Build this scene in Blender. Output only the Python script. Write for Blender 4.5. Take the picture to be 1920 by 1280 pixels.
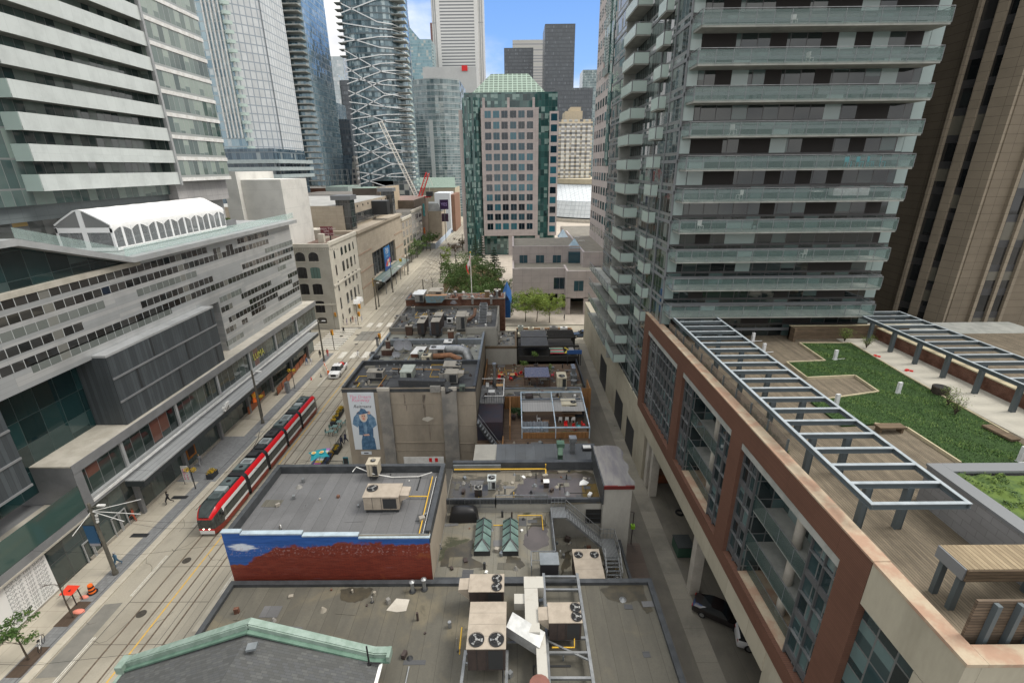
import bpy, bmesh, math, random
import numpy as np
from math import radians as R, sin, cos, pi
from mathutils import Vector, Matrix
for o in list(bpy.data.objects): bpy.data.objects.remove(o)
SC = bpy.context.scene
C = SC.collection
rnd = random.Random(7)
# -- camera
CAMH = 38.0
FPX = 884.0                                   # focal length in photograph pixels (1920 wide)
def _cam():
 vy = np.array([1.5, 327., -FPX]); vz = -np.array([25., -2389., -FPX])
 Y = vy/np.linalg.norm(vy); Z = vz-vz.dot(Y)*Y; Z /= np.linalg.norm(Z); X = np.cross(Y, Z)
 return np.array([X, Y, Z])
CM = _cam()
cd = bpy.data.cameras.new('camera'); cam = bpy.data.objects.new('camera', cd); C.objects.link(cam)
cd.sensor_width = 36; cd.lens = 36*FPX/1920; cd.clip_start = .5; cd.clip_end = 9000
m4 = Matrix([[*CM[0], 0], [*CM[1], 0], [*CM[2], CAMH], [0, 0, 0, 1]])
cam.matrix_world = m4
SC.camera = cam
def P(px, py, x=None, y=None, z=None):        # photograph point -> point on a known plane
 d = CM @ np.array([px-960., 640.-py, -FPX])
 t = (z-CAMH)/d[2] if z is not None else (y/d[1] if y is not None else x/d[0])
 return Vector((d[0]*t, d[1]*t, CAMH+d[2]*t))
# -- sky, sun, exposure
SUN_EL, SUN_AZ = 57, 84                      # azimuth clockwise from +Y
w = bpy.data.worlds.new('World'); SC.world = w; w.use_nodes = True
def nd(nt, t, ins=None, **at):
 n = nt.nodes.new(t)
 for k, v in at.items(): setattr(n, k, v)
 for k, v in (ins or {}).items():
  s = n.inputs[k]
  if hasattr(v, 'is_linked') or isinstance(v, bpy.types.NodeSocket): nt.links.new(v, s)
  else: s.default_value = v
 return n
def ma(nt, op, a, b=0.0, c=None):
 n = nt.nodes.new('ShaderNodeMath'); n.operation = op
 for i, v in enumerate((a, b) if c is None else (a, b, c)):
  if isinstance(v, bpy.types.NodeSocket): nt.links.new(v, n.inputs[i])
  else: n.inputs[i].default_value = v
 return n.outputs[0]
def mix(nt, f, a, b, mode='MIX'):
 n = nt.nodes.new('ShaderNodeMix'); n.data_type = 'RGBA'; n.blend_type = mode
 for i, v in ((0, f), (6, a), (7, b)):
  if isinstance(v, bpy.types.NodeSocket): nt.links.new(v, n.inputs[i])
  else: n.inputs[i].default_value = (*v, 1) if isinstance(v, tuple) and len(v) == 3 else v
 return n.outputs[2]
def ramp(nt, f, a, b):                        # smooth 0..1 between a and b
 n = nd(nt, 'ShaderNodeMapRange', {0: f, 1: a, 2: b}, interpolation_type='SMOOTHSTEP'); return n.outputs[0]
def sky():
 nt = w.node_tree; bg = nt.nodes['Background']; bg.inputs['Strength'].default_value = .1
 st = nd(nt, 'ShaderNodeTexSky', sky_type='NISHITA', sun_disc=False, sun_elevation=R(SUN_EL), sun_rotation=R(SUN_AZ),
   altitude=100, air_density=1.0, dust_density=.6, ozone_density=3.0)
 tc = nd(nt, 'ShaderNodeTexCoord')
 mp = nd(nt, 'ShaderNodeMapping', {0: tc.outputs['Generated'], 3: (1, 1, 2.0)})
 n1 = nd(nt, 'ShaderNodeTexNoise', {'Vector': mp.outputs[0], 'Scale': 2.2, 'Detail': 9, 'Roughness': .58})
 n2 = nd(nt, 'ShaderNodeTexNoise', {'Vector': mp.outputs[0], 'Scale': 6, 'Detail': 5, 'Roughness': .5})
 d0 = Vector((.13, .9, .42)).normalized()
 dp = nd(nt, 'ShaderNodeVectorMath', {0: tc.outputs['Generated'], 1: tuple(d0)}, operation='DOT_PRODUCT').outputs['Value']
 gap = ramp(nt, ma(nt, 'ADD', dp, ma(nt, 'MULTIPLY', ma(nt, 'SUBTRACT', n1.outputs[0], .5), .16)), .915, .965)
 cl = ma(nt, 'SUBTRACT', 1.0, gap)
 puff = ma(nt, 'MULTIPLY', ramp(nt, n1.outputs[0], .60, .72), .85)
 cl = ma(nt, 'MAXIMUM', cl, puff)
 cc = mix(nt, ramp(nt, n2.outputs[0], .35, .65), (7.3, 7.4, 7.6), (10.9, 10.7, 10.2))
 el = nd(nt, 'ShaderNodeSeparateXYZ', {0: tc.outputs['Generated']}).outputs[2]
 cc = mix(nt, 1.0, cc, nd(nt, 'ShaderNodeCombineColor', {0: ma(nt, 'ADD', .72, ma(nt, 'MULTIPLY', el, .75)), 1: ma(nt, 'ADD', .72, ma(nt, 'MULTIPLY', el, .75)), 2: ma(nt, 'ADD', .73, ma(nt, 'MULTIPLY', el, .75))}).outputs[0], 'MULTIPLY')
 blue = mix(nt, .85, st.outputs[0], mix(nt, ramp(nt, el, .02, .5), (2.6, 4.6, 8.2), (.75, 2.3, 6.6)))
 nt.links.new(mix(nt, cl, blue, cc), bg.inputs['Color'])
sky()
sl = bpy.data.lights.new('sun', 'SUN'); sl.energy = 2.0; sl.angle = R(20); sl.color = (1, .95, .87)
so = bpy.data.objects.new('sun', sl); C.objects.link(so)
az = R(SUN_AZ); sd = Vector((sin(az)*cos(R(SUN_EL)), cos(az)*cos(R(SUN_EL)), sin(R(SUN_EL))))
so.rotation_euler = sd.to_track_quat('Z', 'Y').to_euler(); so.location = (60, -20, 200)
SC.view_settings.view_transform = 'Standard'; SC.view_settings.look = 'None'; SC.view_settings.gamma = 1
SC.view_settings.exposure = .5
SC.render.engine = 'CYCLES'
SC.cycles.max_bounces = 5; SC.cycles.transparent_max_bounces = 6
# -- materials
MC = {}
def mk(name):
 m = bpy.data.materials.new(name); m.use_nodes = True; nt = m.node_tree
 return m, nt, nt.nodes['Principled BSDF']
def uv_xy(nt):
 s = nd(nt, 'ShaderNodeSeparateXYZ', {0: nd(nt, 'ShaderNodeUVMap').outputs[0]}); return s.outputs[0], s.outputs[1]
def fin(nt, b, col, rough, metal=0, spec=.4, bump=None, bs=.3, bd=.02):
 for k, v in (('Base Color', col), ('Roughness', rough)):
  if isinstance(v, bpy.types.NodeSocket): nt.links.new(v, b.inputs[k])
  else: b.inputs[k].default_value = (*v, 1) if isinstance(v, tuple) else v
 b.inputs['Metallic'].default_value = metal; b.inputs['Specular IOR Level'].default_value = spec
 if bump is not None:
  bn = nd(nt, 'ShaderNodeBump', {'Height': bump, 'Strength': bs, 'Distance': bd}); nt.links.new(bn.outputs[0], b.inputs['Normal'])
def surf(name, c, c2=None, rough=.8, sc=1.0, metal=0, spec=.3, st=(1, 1, 1), lo=.35, hi=.65, bump=0, det=8, fine=.12):
 if name in MC: return MC[name]
 m, nt, b = mk(name)
 tc = nd(nt, 'ShaderNodeTexCoord'); mp = nd(nt, 'ShaderNodeMapping', {0: tc.outputs['Object'], 3: st})
 n = nd(nt, 'ShaderNodeTexNoise', {'Vector': mp.outputs[0], 'Scale': sc, 'Detail': det, 'Roughness': .62})
 if c2 is None: c2 = tuple(x*.8 for x in c)
 col = mix(nt, ramp(nt, n.outputs[0], lo, hi), c, c2)
 if fine:
  n2 = nd(nt, 'ShaderNodeTexNoise', {'Vector': mp.outputs[0], 'Scale': sc*14, 'Detail': 3})
  col = mix(nt, ma(nt, 'MULTIPLY', ma(nt, 'SUBTRACT', n2.outputs[0], .3), fine*3), col, tuple(x*.45 for x in c))
 fin(nt, b, col, rough, metal, spec, n.outputs[0] if bump else None, bump, .05)
 MC[name] = m; return m
def flat(name, c, rough=.6, metal=0, spec=.4, emit=0):
 if name in MC: return MC[name]
 m, nt, b = mk(name); fin(nt, b, c, rough, metal, spec)
 if emit: b.inputs['Emission Color'].default_value = (*c, 1); b.inputs['Emission Strength'].default_value = emit
 MC[name] = m; return m
def panel(name, c, line, pw, ph, lw=.02, var=.1, rough=.6, spec=.4, metal=0, shift=0, v0=0, streak=0, c2=None, prob=.3):
 """cladding panels pw x ph metres with joints, each panel a little different"""
 if name in MC: return MC[name]
 m, nt, b = mk(name); u, v = uv_xy(nt)
 vv = ma(nt, 'DIVIDE', ma(nt, 'SUBTRACT', v, v0), ph); row = ma(nt, 'FLOOR', vv)
 uu = ma(nt, 'ADD', ma(nt, 'DIVIDE', u, pw), ma(nt, 'MULTIPLY', row, shift)); cl = ma(nt, 'FLOOR', uu)
 fu, fv = ma(nt, 'SUBTRACT', uu, cl), ma(nt, 'SUBTRACT', vv, row)
 wn = nd(nt, 'ShaderNodeTexWhiteNoise', {'Vector': nd(nt, 'ShaderNodeCombineXYZ', {0: cl, 1: row}).outputs[0]}, noise_dimensions='2D')
 r = wn.outputs[0]
 col = mix(nt, ma(nt, 'MULTIPLY', r, var*2.5), c, tuple(x*.6 for x in c))
 if c2: col = mix(nt, ma(nt, 'LESS_THAN', r, prob), col, c2)
 tc = nd(nt, 'ShaderNodeTexCoord')
 n = nd(nt, 'ShaderNodeTexNoise', {'Vector': tc.outputs['Object'], 'Scale': .35, 'Detail': 9, 'Roughness': .65})
 col = mix(nt, ma(nt, 'MULTIPLY', ramp(nt, n.outputs[0], .4, .75), .45), col, tuple(x*.6 for x in c))
 if streak:
  mp = nd(nt, 'ShaderNodeMapping', {0: tc.outputs['Object'], 3: (2.2, 2.2, .12)})
  n3 = nd(nt, 'ShaderNodeTexNoise', {'Vector': mp.outputs[0], 'Scale': 1.6, 'Detail': 6, 'Roughness': .6})
  col = mix(nt, ma(nt, 'MULTIPLY', ramp(nt, n3.outputs[0], .5, .75), streak), col, tuple(x*.3 for x in c))
 ln = ma(nt, 'MAXIMUM', ma(nt, 'LESS_THAN', fu, lw/pw), ma(nt, 'LESS_THAN', fv, lw/ph))
 col = mix(nt, ln, col, line)
 fin(nt, b, col, rough, metal, spec, ma(nt, 'SUBTRACT', 1.0, ln), .25, .02)
 MC[name] = m; return m
def brick(name, c1, c2, mortar, rough=.85, sc=1.0):
 if name in MC: return MC[name]
 m, nt, b = mk(name)
 t = nd(nt, 'ShaderNodeTexBrick', {'Vector': nd(nt, 'ShaderNodeUVMap').outputs[0], 'Color1': (*c1, 1), 'Color2': (*c2, 1), 'Mortar': (*mortar, 1), 'Scale': 1.0,
  'Mortar Size': .012*sc, 'Brick Width': .24*sc, 'Row Height': .085*sc})
 tc = nd(nt, 'ShaderNodeTexCoord')
 n = nd(nt, 'ShaderNodeTexNoise', {'Vector': tc.outputs['Object'], 'Scale': .9, 'Detail': 9, 'Roughness': .7})
 col = mix(nt, ma(nt, 'MULTIPLY', ramp(nt, n.outputs[0], .35, .7), .75), t.outputs[0], tuple(x*.4 for x in c2))
 fin(nt, b, col, rough, 0, .2, t.outputs[1], -.3, .02)
 MC[name] = m; return m
def glaz(name, pw, ph, c1, c2, mull=.06, mc=(.25, .27, .28), hm=.06, lit=(.5, .5, .45), prob=.12, v0=0, u0=0, rough=.04, metal=0.0, spec=.9, tilt=.02, mv=1, mrough=.4):
 """curtain wall: panes pw x ph with mullions; panes differ a little in tint, tilt and blinds"""
 if name in MC: return MC[name]
 m, nt, b = mk(name); u, v = uv_xy(nt)
 uu = ma(nt, 'DIVIDE', ma(nt, 'SUBTRACT', u, u0), pw); vv = ma(nt, 'DIVIDE', ma(nt, 'SUBTRACT', v, v0), ph)
 cu, cv = ma(nt, 'FLOOR', uu), ma(nt, 'FLOOR', vv); fu, fv = ma(nt, 'SUBTRACT', uu, cu), ma(nt, 'SUBTRACT', vv, cv)
 wn = nd(nt, 'ShaderNodeTexWhiteNoise', {'Vector': nd(nt, 'ShaderNodeCombineXYZ', {0: cu, 1: cv}).outputs[0]}, noise_dimensions='2D')
 r = wn.outputs[0]
 wn2 = nd(nt, 'ShaderNodeTexWhiteNoise', {'Vector': nd(nt, 'ShaderNodeCombineXYZ', {0: cv, 1: cu}).outputs[0]}, noise_dimensions='2D')
 col = mix(nt, r, c1, c2)
 bl = ma(nt, 'MULTIPLY', ma(nt, 'LESS_THAN', wn2.outputs[0], prob), ma(nt, 'GREATER_THAN', fv, ma(nt, 'MULTIPLY', r, .7)))
 col = mix(nt, ma(nt, 'MULTIPLY', bl, .75), col, lit)
 ln = ma(nt, 'LESS_THAN', fu, mull/pw)
 if hm: ln = ma(nt, 'MAXIMUM', ln, ma(nt, 'LESS_THAN', fv, hm/ph))
 col = mix(nt, ln, col, mc)
 rg = ma(nt, 'ADD', ma(nt, 'MULTIPLY', ln, mrough), ma(nt, 'ADD', rough, ma(nt, 'MULTIPLY', bl, .1)))
 fin(nt, b, col, rg, metal, spec)
 if tilt:
  g = nd(nt, 'ShaderNodeNewGeometry')
  off = nd(nt, 'ShaderNodeVectorMath', {0: wn.outputs[1], 1: (.5, .5, .5)}, operation='SUBTRACT')
  sc_ = nd(nt, 'ShaderNodeVectorMath', {0: off.outputs[0], 'Scale': tilt}, operation='SCALE')
  ad = nd(nt, 'ShaderNodeVectorMath', {0: g.outputs['Normal'], 1: sc_.outputs[0]})
  nm = nd(nt, 'ShaderNodeVectorMath', {0: ad.outputs[0]}, operation='NORMALIZE'); nt.links.new(nm.outputs[0], b.inputs['Normal'])
 MC[name] = m; return m
def clear(name, c=(.55, .75, .72), alpha=.35, rough=.05):
 if name in MC: return MC[name]
 m, nt, b = mk(name); fin(nt, b, c, rough, 0, .8); b.inputs['Alpha'].default_value = alpha
 MC[name] = m; return m
def membrane(name, c, c2, strip=1.0, axis=0, stain=(.03, .03, .025), pud=.0, moss=None, sc=.22, lo=.5, hi=.62, streak=.5):
 """roofing sheets laid in strips with seams, dirt and puddles"""
 if name in MC: return MC[name]
 m, nt, b = mk(name); uv = uv_xy(nt); u = uv[axis]
 uu = ma(nt, 'DIVIDE', u, strip); cl = ma(nt, 'FLOOR', uu); fu = ma(nt, 'SUBTRACT', uu, cl)
 wn = nd(nt, 'ShaderNodeTexWhiteNoise', {'W': cl}, noise_dimensions='1D')
 tc = nd(nt, 'ShaderNodeTexCoord')
 n = nd(nt, 'ShaderNodeTexNoise', {'Vector': tc.outputs['Object'], 'Scale': sc, 'Detail': 10, 'Roughness': .62, 'Distortion': .4})
 st = (2, .4, 1) if axis == 0 else (.4, 2, 1)
 n2 = nd(nt, 'ShaderNodeTexNoise', {'Vector': nd(nt, 'ShaderNodeMapping', {0: tc.outputs['Object'], 3: st}).outputs[0], 'Scale': .7, 'Detail': 7, 'Roughness': .6})
 n3 = nd(nt, 'ShaderNodeTexNoise', {'Vector': tc.outputs['Object'], 'Scale': 9, 'Detail': 4})
 col = mix(nt, ma(nt, 'ADD', ma(nt, 'MULTIPLY', ramp(nt, n2.outputs[0], .3, .7), .45), ma(nt, 'MULTIPLY', ramp(nt, n.outputs[0], .3, .7), .55)), c, c2)
 col = mix(nt, ma(nt, 'MULTIPLY', wn.outputs[0], .5), col, tuple(x*.6 for x in c))
 col = mix(nt, ma(nt, 'MULTIPLY', ramp(nt, n3.outputs[0], .4, .8), .4), col, tuple(x*.55 for x in c))
 if moss: col = mix(nt, ma(nt, 'MULTIPLY', ramp(nt, n.outputs[0], .46, .66), .6), col, moss)
 seam = ma(nt, 'LESS_THAN', fu, .03/strip)
 col = mix(nt, ma(nt, 'MULTIPLY', seam, .7), col, tuple(x*.35 for x in c))
 rg = .75
 if pud:
  pm = ramp(nt, n.outputs[0], lo, hi)
  pm2 = ramp(nt, n.outputs[0], hi+.02, hi+.05)
  col = mix(nt, ma(nt, 'MULTIPLY', pm, pud), col, stain)
  rg = ma(nt, 'SUBTRACT', .75, ma(nt, 'MULTIPLY', pm2, .62))
 fin(nt, b, col, rg, 0, .35, n3.outputs[0], .15, .02)
 MC[name] = m; return m
def planks(name, c, c2, pw=.14, axis=0, rough=.8, gap=.014):
 if name in MC: return MC[name]
 m, nt, b = mk(name); uv = uv_xy(nt); u, v = uv[axis], uv[1-axis]
 uu = ma(nt, 'DIVIDE', u, pw); cl = ma(nt, 'FLOOR', uu); fu = ma(nt, 'SUBTRACT', uu, cl)
 wn = nd(nt, 'ShaderNodeTexWhiteNoise', {'W': cl}, noise_dimensions='1D')
 tc = nd(nt, 'ShaderNodeTexCoord')
 n = nd(nt, 'ShaderNodeTexNoise', {'Vector': nd(nt, 'ShaderNodeCombineXYZ', {0: ma(nt, 'MULTIPLY', u, 8), 1: ma(nt, 'MULTIPLY', v, .7), 2: cl}).outputs[0], 'Scale': 1, 'Detail': 6, 'Roughness': .7})
 n2 = nd(nt, 'ShaderNodeTexNoise', {'Vector': tc.outputs['Object'], 'Scale': .5, 'Detail': 8, 'Roughness': .65})
 col = mix(nt, ramp(nt, n.outputs[0], .35, .7), c, c2)
 col = mix(nt, ma(nt, 'MULTIPLY', wn.outputs[0], .45), col, tuple(x*.5 for x in c2))
 col = mix(nt, ma(nt, 'MULTIPLY', ramp(nt, n2.outputs[0], .45, .7), .6), col, tuple(x*.45 for x in c))
 gp = ma(nt, 'LESS_THAN', fu, gap/pw)
 col = mix(nt, gp, col, (.012, .01, .008))
 fin(nt, b, col, rough, 0, .25, ma(nt, 'SUBTRACT', 1.0, gp), .4, .01)
 MC[name] = m; return m
# -- mesh building
class MB:
 def __init__(s): s.v = []; s.f = []; s.mi = []; s.mats = []
 def mat(s, m):
  if m not in s.mats: s.mats.append(m)
  return s.mats.index(m)
 def face(s, pts, m):
  i = len(s.v); s.v += [tuple(p) for p in pts]; s.f.append(tuple(range(i, i+len(pts)))); s.mi.append(s.mat(m)); return s
 def mesh(s, vs, fs, m):
  i = len(s.v); s.v += [tuple(p) for p in vs]; k = s.mat(m)
  for f in fs: s.f.append(tuple(i+a for a in f)); s.mi.append(k)
  return s
 def box(s, x0, x1, y0, y1, z0, z1, m, top=None, skip=''):
  if x0 > x1: x0, x1 = x1, x0
  if y0 > y1: y0, y1 = y1, y0
  if z0 > z1: z0, z1 = z1, z0
  F = {'b': ((x0,y1,z0),(x1,y1,z0),(x1,y0,z0),(x0,y0,z0)), 't': ((x0,y0,z1),(x1,y0,z1),(x1,y1,z1),(x0,y1,z1)),
             'f': ((x0,y0,z0),(x1,y0,z0),(x1,y0,z1),(x0,y0,z1)), 'k': ((x1,y1,z0),(x0,y1,z0),(x0,y1,z1),(x1,y1,z1)),
             'l': ((x0,y1,z0),(x0,y0,z0),(x0,y0,z1),(x0,y1,z1)), 'r': ((x1,y0,z0),(x1,y1,z0),(x1,y1,z1),(x1,y0,z1))}
  i = len(s.v); vs = [(x0,y0,z0),(x1,y0,z0),(x1,y1,z0),(x0,y1,z0),(x0,y0,z1),(x1,y0,z1),(x1,y1,z1),(x0,y1,z1)]
  s.v += vs; ix = {'b': (3,2,1,0), 't': (4,5,6,7), 'f': (0,1,5,4), 'k': (2,3,7,6), 'l': (3,0,4,7), 'r': (1,2,6,5)}
  k = s.mat(m); kt = s.mat(top) if top else k
  for q in ix:
   if q in skip: continue
   s.f.append(tuple(i+a for a in ix[q])); s.mi.append(kt if q == 't' else k)
  return s
 def obox(s, c, dx, dy, dz, rz, m, top=None):       # box turned about z, c = base centre
  ca, sa = cos(rz), sin(rz); t = MB(); t.box(-dx/2, dx/2, -dy/2, dy/2, 0, dz, m, top)
  t.v = [(c[0]+x*ca-y*sa, c[1]+x*sa+y*ca, c[2]+z) for x, y, z in t.v]; return s.add(t)
 def add(s, t, M=None):
  i = len(s.v); s.v += [tuple(M @ Vector(p)) for p in t.v] if M else t.v
  mp = [s.mat(m) for m in t.mats]
  for f, k in zip(t.f, t.mi): s.f.append(tuple(i+a for a in f)); s.mi.append(mp[k])
  return s
 def prism(s, pts, z0, z1, m, top=None, bot=True):
  n = len(pts); i = len(s.v)
  s.v += [(p[0], p[1], z0) for p in pts]+[(p[0], p[1], z1) for p in pts]; k = s.mat(m); kt = s.mat(top) if top else k
  for a in range(n): s.f.append((i+a, i+(a+1) % n, i+n+(a+1) % n, i+n+a)); s.mi.append(k)
  s.f.append(tuple(i+n+a for a in range(n))); s.mi.append(kt)
  if bot: s.f.append(tuple(i+a for a in reversed(range(n)))); s.mi.append(k)
  return s
 def bar(s, a, b, w, h, m, up=(0, 0, 1)):           # square bar between two points
  a, b = Vector(a), Vector(b); d = (b-a).normalized(); up = Vector(up)
  if abs(d.dot(up)) > .98: up = Vector((0, 1, 0))
  x = d.cross(up).normalized()*w/2; y = x.cross(d).normalized()*h/2
  r = [a-x-y, a+x-y, a+x+y, a-x+y, b-x-y, b+x-y, b+x+y, b-x+y]
  return s.mesh(r, [(0,1,2,3),(7,6,5,4),(0,4,5,1),(1,5,6,2),(2,6,7,3),(3,7,4,0)], m)
 def tube(s, pts, rad, m, n=8, cap=True):
  pts = [Vector(p) for p in pts]; N = len(pts); rs = rad if isinstance(rad, (list, tuple)) else [rad]*N
  vs = []; ref = None
  for i, p in enumerate(pts):
   d = (pts[min(i+1, N-1)]-pts[max(i-1, 0)]).normalized()
   if ref is None: ref = Vector((0, 0, 1)) if abs(d.z) < .9 else Vector((1, 0, 0))
   x = d.cross(ref).normalized(); y = x.cross(d); ref = y if False else ref
   if x.length < .5: x = Vector((1, 0, 0)); y = d.cross(x)
   for k in range(n):
    t = 2*pi*k/n; vs.append(p+x*cos(t)*rs[i]+y*sin(t)*rs[i])
  fs = [(i*n+k, i*n+(k+1) % n, (i+1)*n+(k+1) % n, (i+1)*n+k) for i in range(N-1) for k in range(n)]
  if cap: fs += [tuple(reversed(range(n))), tuple((N-1)*n+k for k in range(n))]
  return s.mesh(vs, fs, m)
 def cyl(s, c, r, h, m, n=14, r2=None, top=None):
  r2 = r if r2 is None else r2; c = Vector(c)
  lo = [c+Vector((r*cos(2*pi*k/n), r*sin(2*pi*k/n), 0)) for k in range(n)]
  hi = [c+Vector((r2*cos(2*pi*k/n), r2*sin(2*pi*k/n), h)) for k in range(n)]
  s.mesh(lo+hi, [(k, (k+1) % n, n+(k+1) % n, n+k) for k in range(n)]+[tuple(reversed(range(n)))], m)
  return s.mesh(hi, [tuple(range(n))], top or m)
 def loft(s, rings, mats, close=True, caps=None):    # rings of equal length; mats[j] for strip j or a function (i, j)
  n = len(rings[0]); i0 = len(s.v)
  for r in rings: s.v += [tuple(p) for p in r]
  for i in range(len(rings)-1):
   for j in range(n if close else n-1):
    a, b = i0+i*n+j, i0+i*n+(j+1) % n
    s.f.append((a, b, b+n, a+n)); s.mi.append(s.mat(mats(i, j) if callable(mats) else mats))
  if caps:
   s.f.append(tuple(i0+k for k in reversed(range(n)))); s.mi.append(s.mat(caps))
   s.f.append(tuple(i0+(len(rings)-1)*n+k for k in range(n))); s.mi.append(s.mat(caps))
  return s
 def build(s, name, parent=None, loc=(0, 0, 0), rz=0, smooth=0, local=False):
  """one mesh object; world coordinates unless local; UV = metres on the face's own plane"""
  org = Vector((0, 0, 0))
  if parent is not None: org = ORG.get(parent.name, Vector((0, 0, 0)))
  elif not local: org = Vector(loc)
  me = bpy.data.meshes.new(name)
  V = np.array(s.v, dtype=float).reshape(-1, 3)
  if not local: V = V-np.array(org)
  me.from_pydata(V.tolist(), [], s.f)
  for m in s.mats: me.materials.append(m)
  me.polygons.foreach_set('material_index', s.mi)
  me.update(); uv = me.uv_layers.new(name='UVMap')
  nl = len(me.loops); li = np.empty(nl, dtype=np.int32); me.loops.foreach_get('vertex_index', li)
  npol = len(me.polygons); tot = np.empty(npol, dtype=np.int32); me.polygons.foreach_get('loop_total', tot)
  no = np.empty(npol*3); me.polygons.foreach_get('normal', no); no = np.repeat(no.reshape(-1, 3), tot, axis=0)
  co = V[li]+(0 if local else np.array(org))
  h = np.hypot(no[:, 0], no[:, 1]); hh = np.where(h < 1e-6, 1, h)
  uu = np.where(np.abs(no[:, 2]) > .75, co[:, 0], (-co[:, 0]*no[:, 1]+co[:, 1]*no[:, 0])/hh)
  vv = np.where(np.abs(no[:, 2]) > .75, co[:, 1], co[:, 2])
  uv.data.foreach_set('uv', np.stack([uu, vv], 1).ravel())
  if smooth:
   me.polygons.foreach_set('use_smooth', [True]*npol); me.set_sharp_from_angle(angle=R(smooth))
  o = bpy.data.objects.new(name, me); C.objects.link(o)
  if parent is not None: o.parent = parent; ORG[o.name] = org; o.location = Vector(loc) if local else (0, 0, 0)
  else: o.location = Vector(loc); ORG[o.name] = org
  if rz: o.rotation_euler.z = rz
  return o
ORG = {}
def tag(o, label, cat, group=None, kind=None):
 o['label'] = label; o['category'] = cat
 if group: o['group'] = group
 if kind: o['kind'] = kind
 return o
def thing(name, label, cat, loc=(0, 0, 0), rz=0, group=None):
 o = bpy.data.objects.new(name, None); o.empty_display_size = .5; C.objects.link(o); o.location = Vector(loc); o.rotation_euler.z = rz
 ORG[o.name] = Vector(loc); return tag(o, label, cat, group)
def struct(name, mb, **k):
 o = mb.build(name, **k); o['kind'] = 'structure'; return o
def dup(o, loc=None, rz=None, label=None, group=None, parent=None):
 c = o.copy(); C.objects.link(c)
 if parent is not None: c.parent = parent
 if loc is not None: c.location = Vector(loc)
 if rz is not None: c.rotation_euler.z = rz
 if label: c['label'] = label
 if group: c['group'] = group
 for ch in list(o.children): dup(ch, parent=c)
 return c
def text(body, name, size, M, mat, parent=None, ext=.01, ax='CENTER', sx=1.0, shear=0):
 cu = bpy.data.curves.new(name, 'FONT'); cu.body = body; cu.size = size; cu.extrude = ext; cu.align_x = ax; cu.align_y = 'CENTER'; cu.shear = shear
 f = bpy.data.objects.new(name, cu); C.objects.link(f); f.data.resolution_u = 3
 me = bpy.data.meshes.new_from_object(f.evaluated_get(bpy.context.evaluated_depsgraph_get())); bpy.data.objects.remove(f); bpy.data.curves.remove(cu)
 me.materials.clear(); me.materials.append(mat); o = bpy.data.objects.new(name, me); C.objects.link(o)
 if sx != 1: M = M @ Matrix.Diagonal((sx, 1, 1, 1))
 if parent is not None:
  o.parent = parent; M = Matrix.Translation(-ORG.get(parent.name, Vector())) @ M
 o.matrix_local = M; return o
def frame_m(loc, xd, yd):                               # text frame: x along xd, y along yd
 x, y = Vector(xd).normalized(), Vector(yd).normalized(); z = x.cross(y)
 m = Matrix((x, y, z)).transposed().to_4x4(); m.translation = Vector(loc); return m
CONC = surf('weathered concrete', (.36, .33, .28), (.24, .22, .19), .9, .5)
CONC2 = surf('pale concrete', (.50, .47, .41), (.40, .37, .32), .9, .6)
STEEL = surf('galvanised steel', (.30, .31, .315), (.2, .21, .215), .45, 1.5, .6, .5)
DARK = flat('dark metal', (.03, .032, .034), .5)
BLACK = flat('black rubber', (.012, .012, .013), .7)
GREYM = flat('grey painted metal', (.17, .18, .19), .5)
WHITE = surf('white paint', (.78, .78, .76), (.62, .61, .58), .55, 1.2)
BEIGEM = surf('beige sheet metal', (.385, .33, .265), (.31, .265, .21), .5, 1.3, 0, .4)
TANM = surf('tan sheet metal', (.36, .33, .275), (.27, .245, .2), .55, 1.1)
YEL = flat('yellow gas pipe paint', (.62, .38, .04), .5)
ORANGE = flat('orange plastic', (.85, .16, .02), .5)
RED = flat('red paint', (.62, .02, .02), .35)
DKGLASS = flat('dark window glass', (.02, .025, .03), .04, 0, .9)
# == SETTING
ASPH = membrane('street concrete', (.40, .365, .29), (.33, .305, .25), 3.3, 0, (.2, .18, .14), .4, None, .12)
WALK = panel('sidewalk concrete', (.46, .42, .34), (.27, .25, .2), 1.6, 1.6, .03, .08, .9, .2)
PAVER = panel('grey pavers', (.23, .235, .235), (.13, .13, .13), .3, .3, .02, .2, .85, .2)
ALLEYM = membrane('alley concrete', (.175, .16, .13), (.12, .112, .095), 2.6, 0, (.07, .065, .055), .6, None, .16, .45, .7)
ALLEYP = membrane('alley concrete strip', (.26, .24, .195), (.19, .18, .15), 3, 1, (.1, .095, .08), .4, None, .2)
REDAL = membrane('reddish worn asphalt', (.16, .12, .095), (.12, .1, .085), 2.2, 1, (.06, .055, .05), .5, None, .2)
LINEW = surf('road paint white', (.66, .64, .58), (.45, .42, .36), .7, 3)
LINEY = surf('road paint yellow', (.66, .40, .06), (.5, .33, .1), .7, 3)
RAILM = surf('tram rail', (.16, .12, .085), (.09, .07, .055), .5, 4)
KERBM = surf('kerb concrete', (.50, .46, .38), (.4, .37, .3), .9, .8)
GROUND = surf('city ground', (.20, .19, .17), (.15, .145, .135), .95, .05)
g = MB(); g.face([(-3000, -300, -.05), (3000, -300, -.05), (3000, 6000, -.05), (-3000, 6000, -.05)], GROUND); struct('ground', g)
g = MB(); g.box(-38.8, -25.9, -20, 118, -.3, 0, ASPH); g.box(-38.8, -25.9, 118, 900, -.3, 0, ASPH); struct('king_street_roadway', g)
g = MB(); g.face([(-150, 98, -.02), (-38.8, 98, -.02), (-38.8, 113, -.02), (-150, 113, -.02)], ASPH); g.face([(-25.9, 98, -.02), (-22, 98, -.02), (-22, 113, -.02), (-25.9, 113, -.02)], ASPH)
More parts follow.
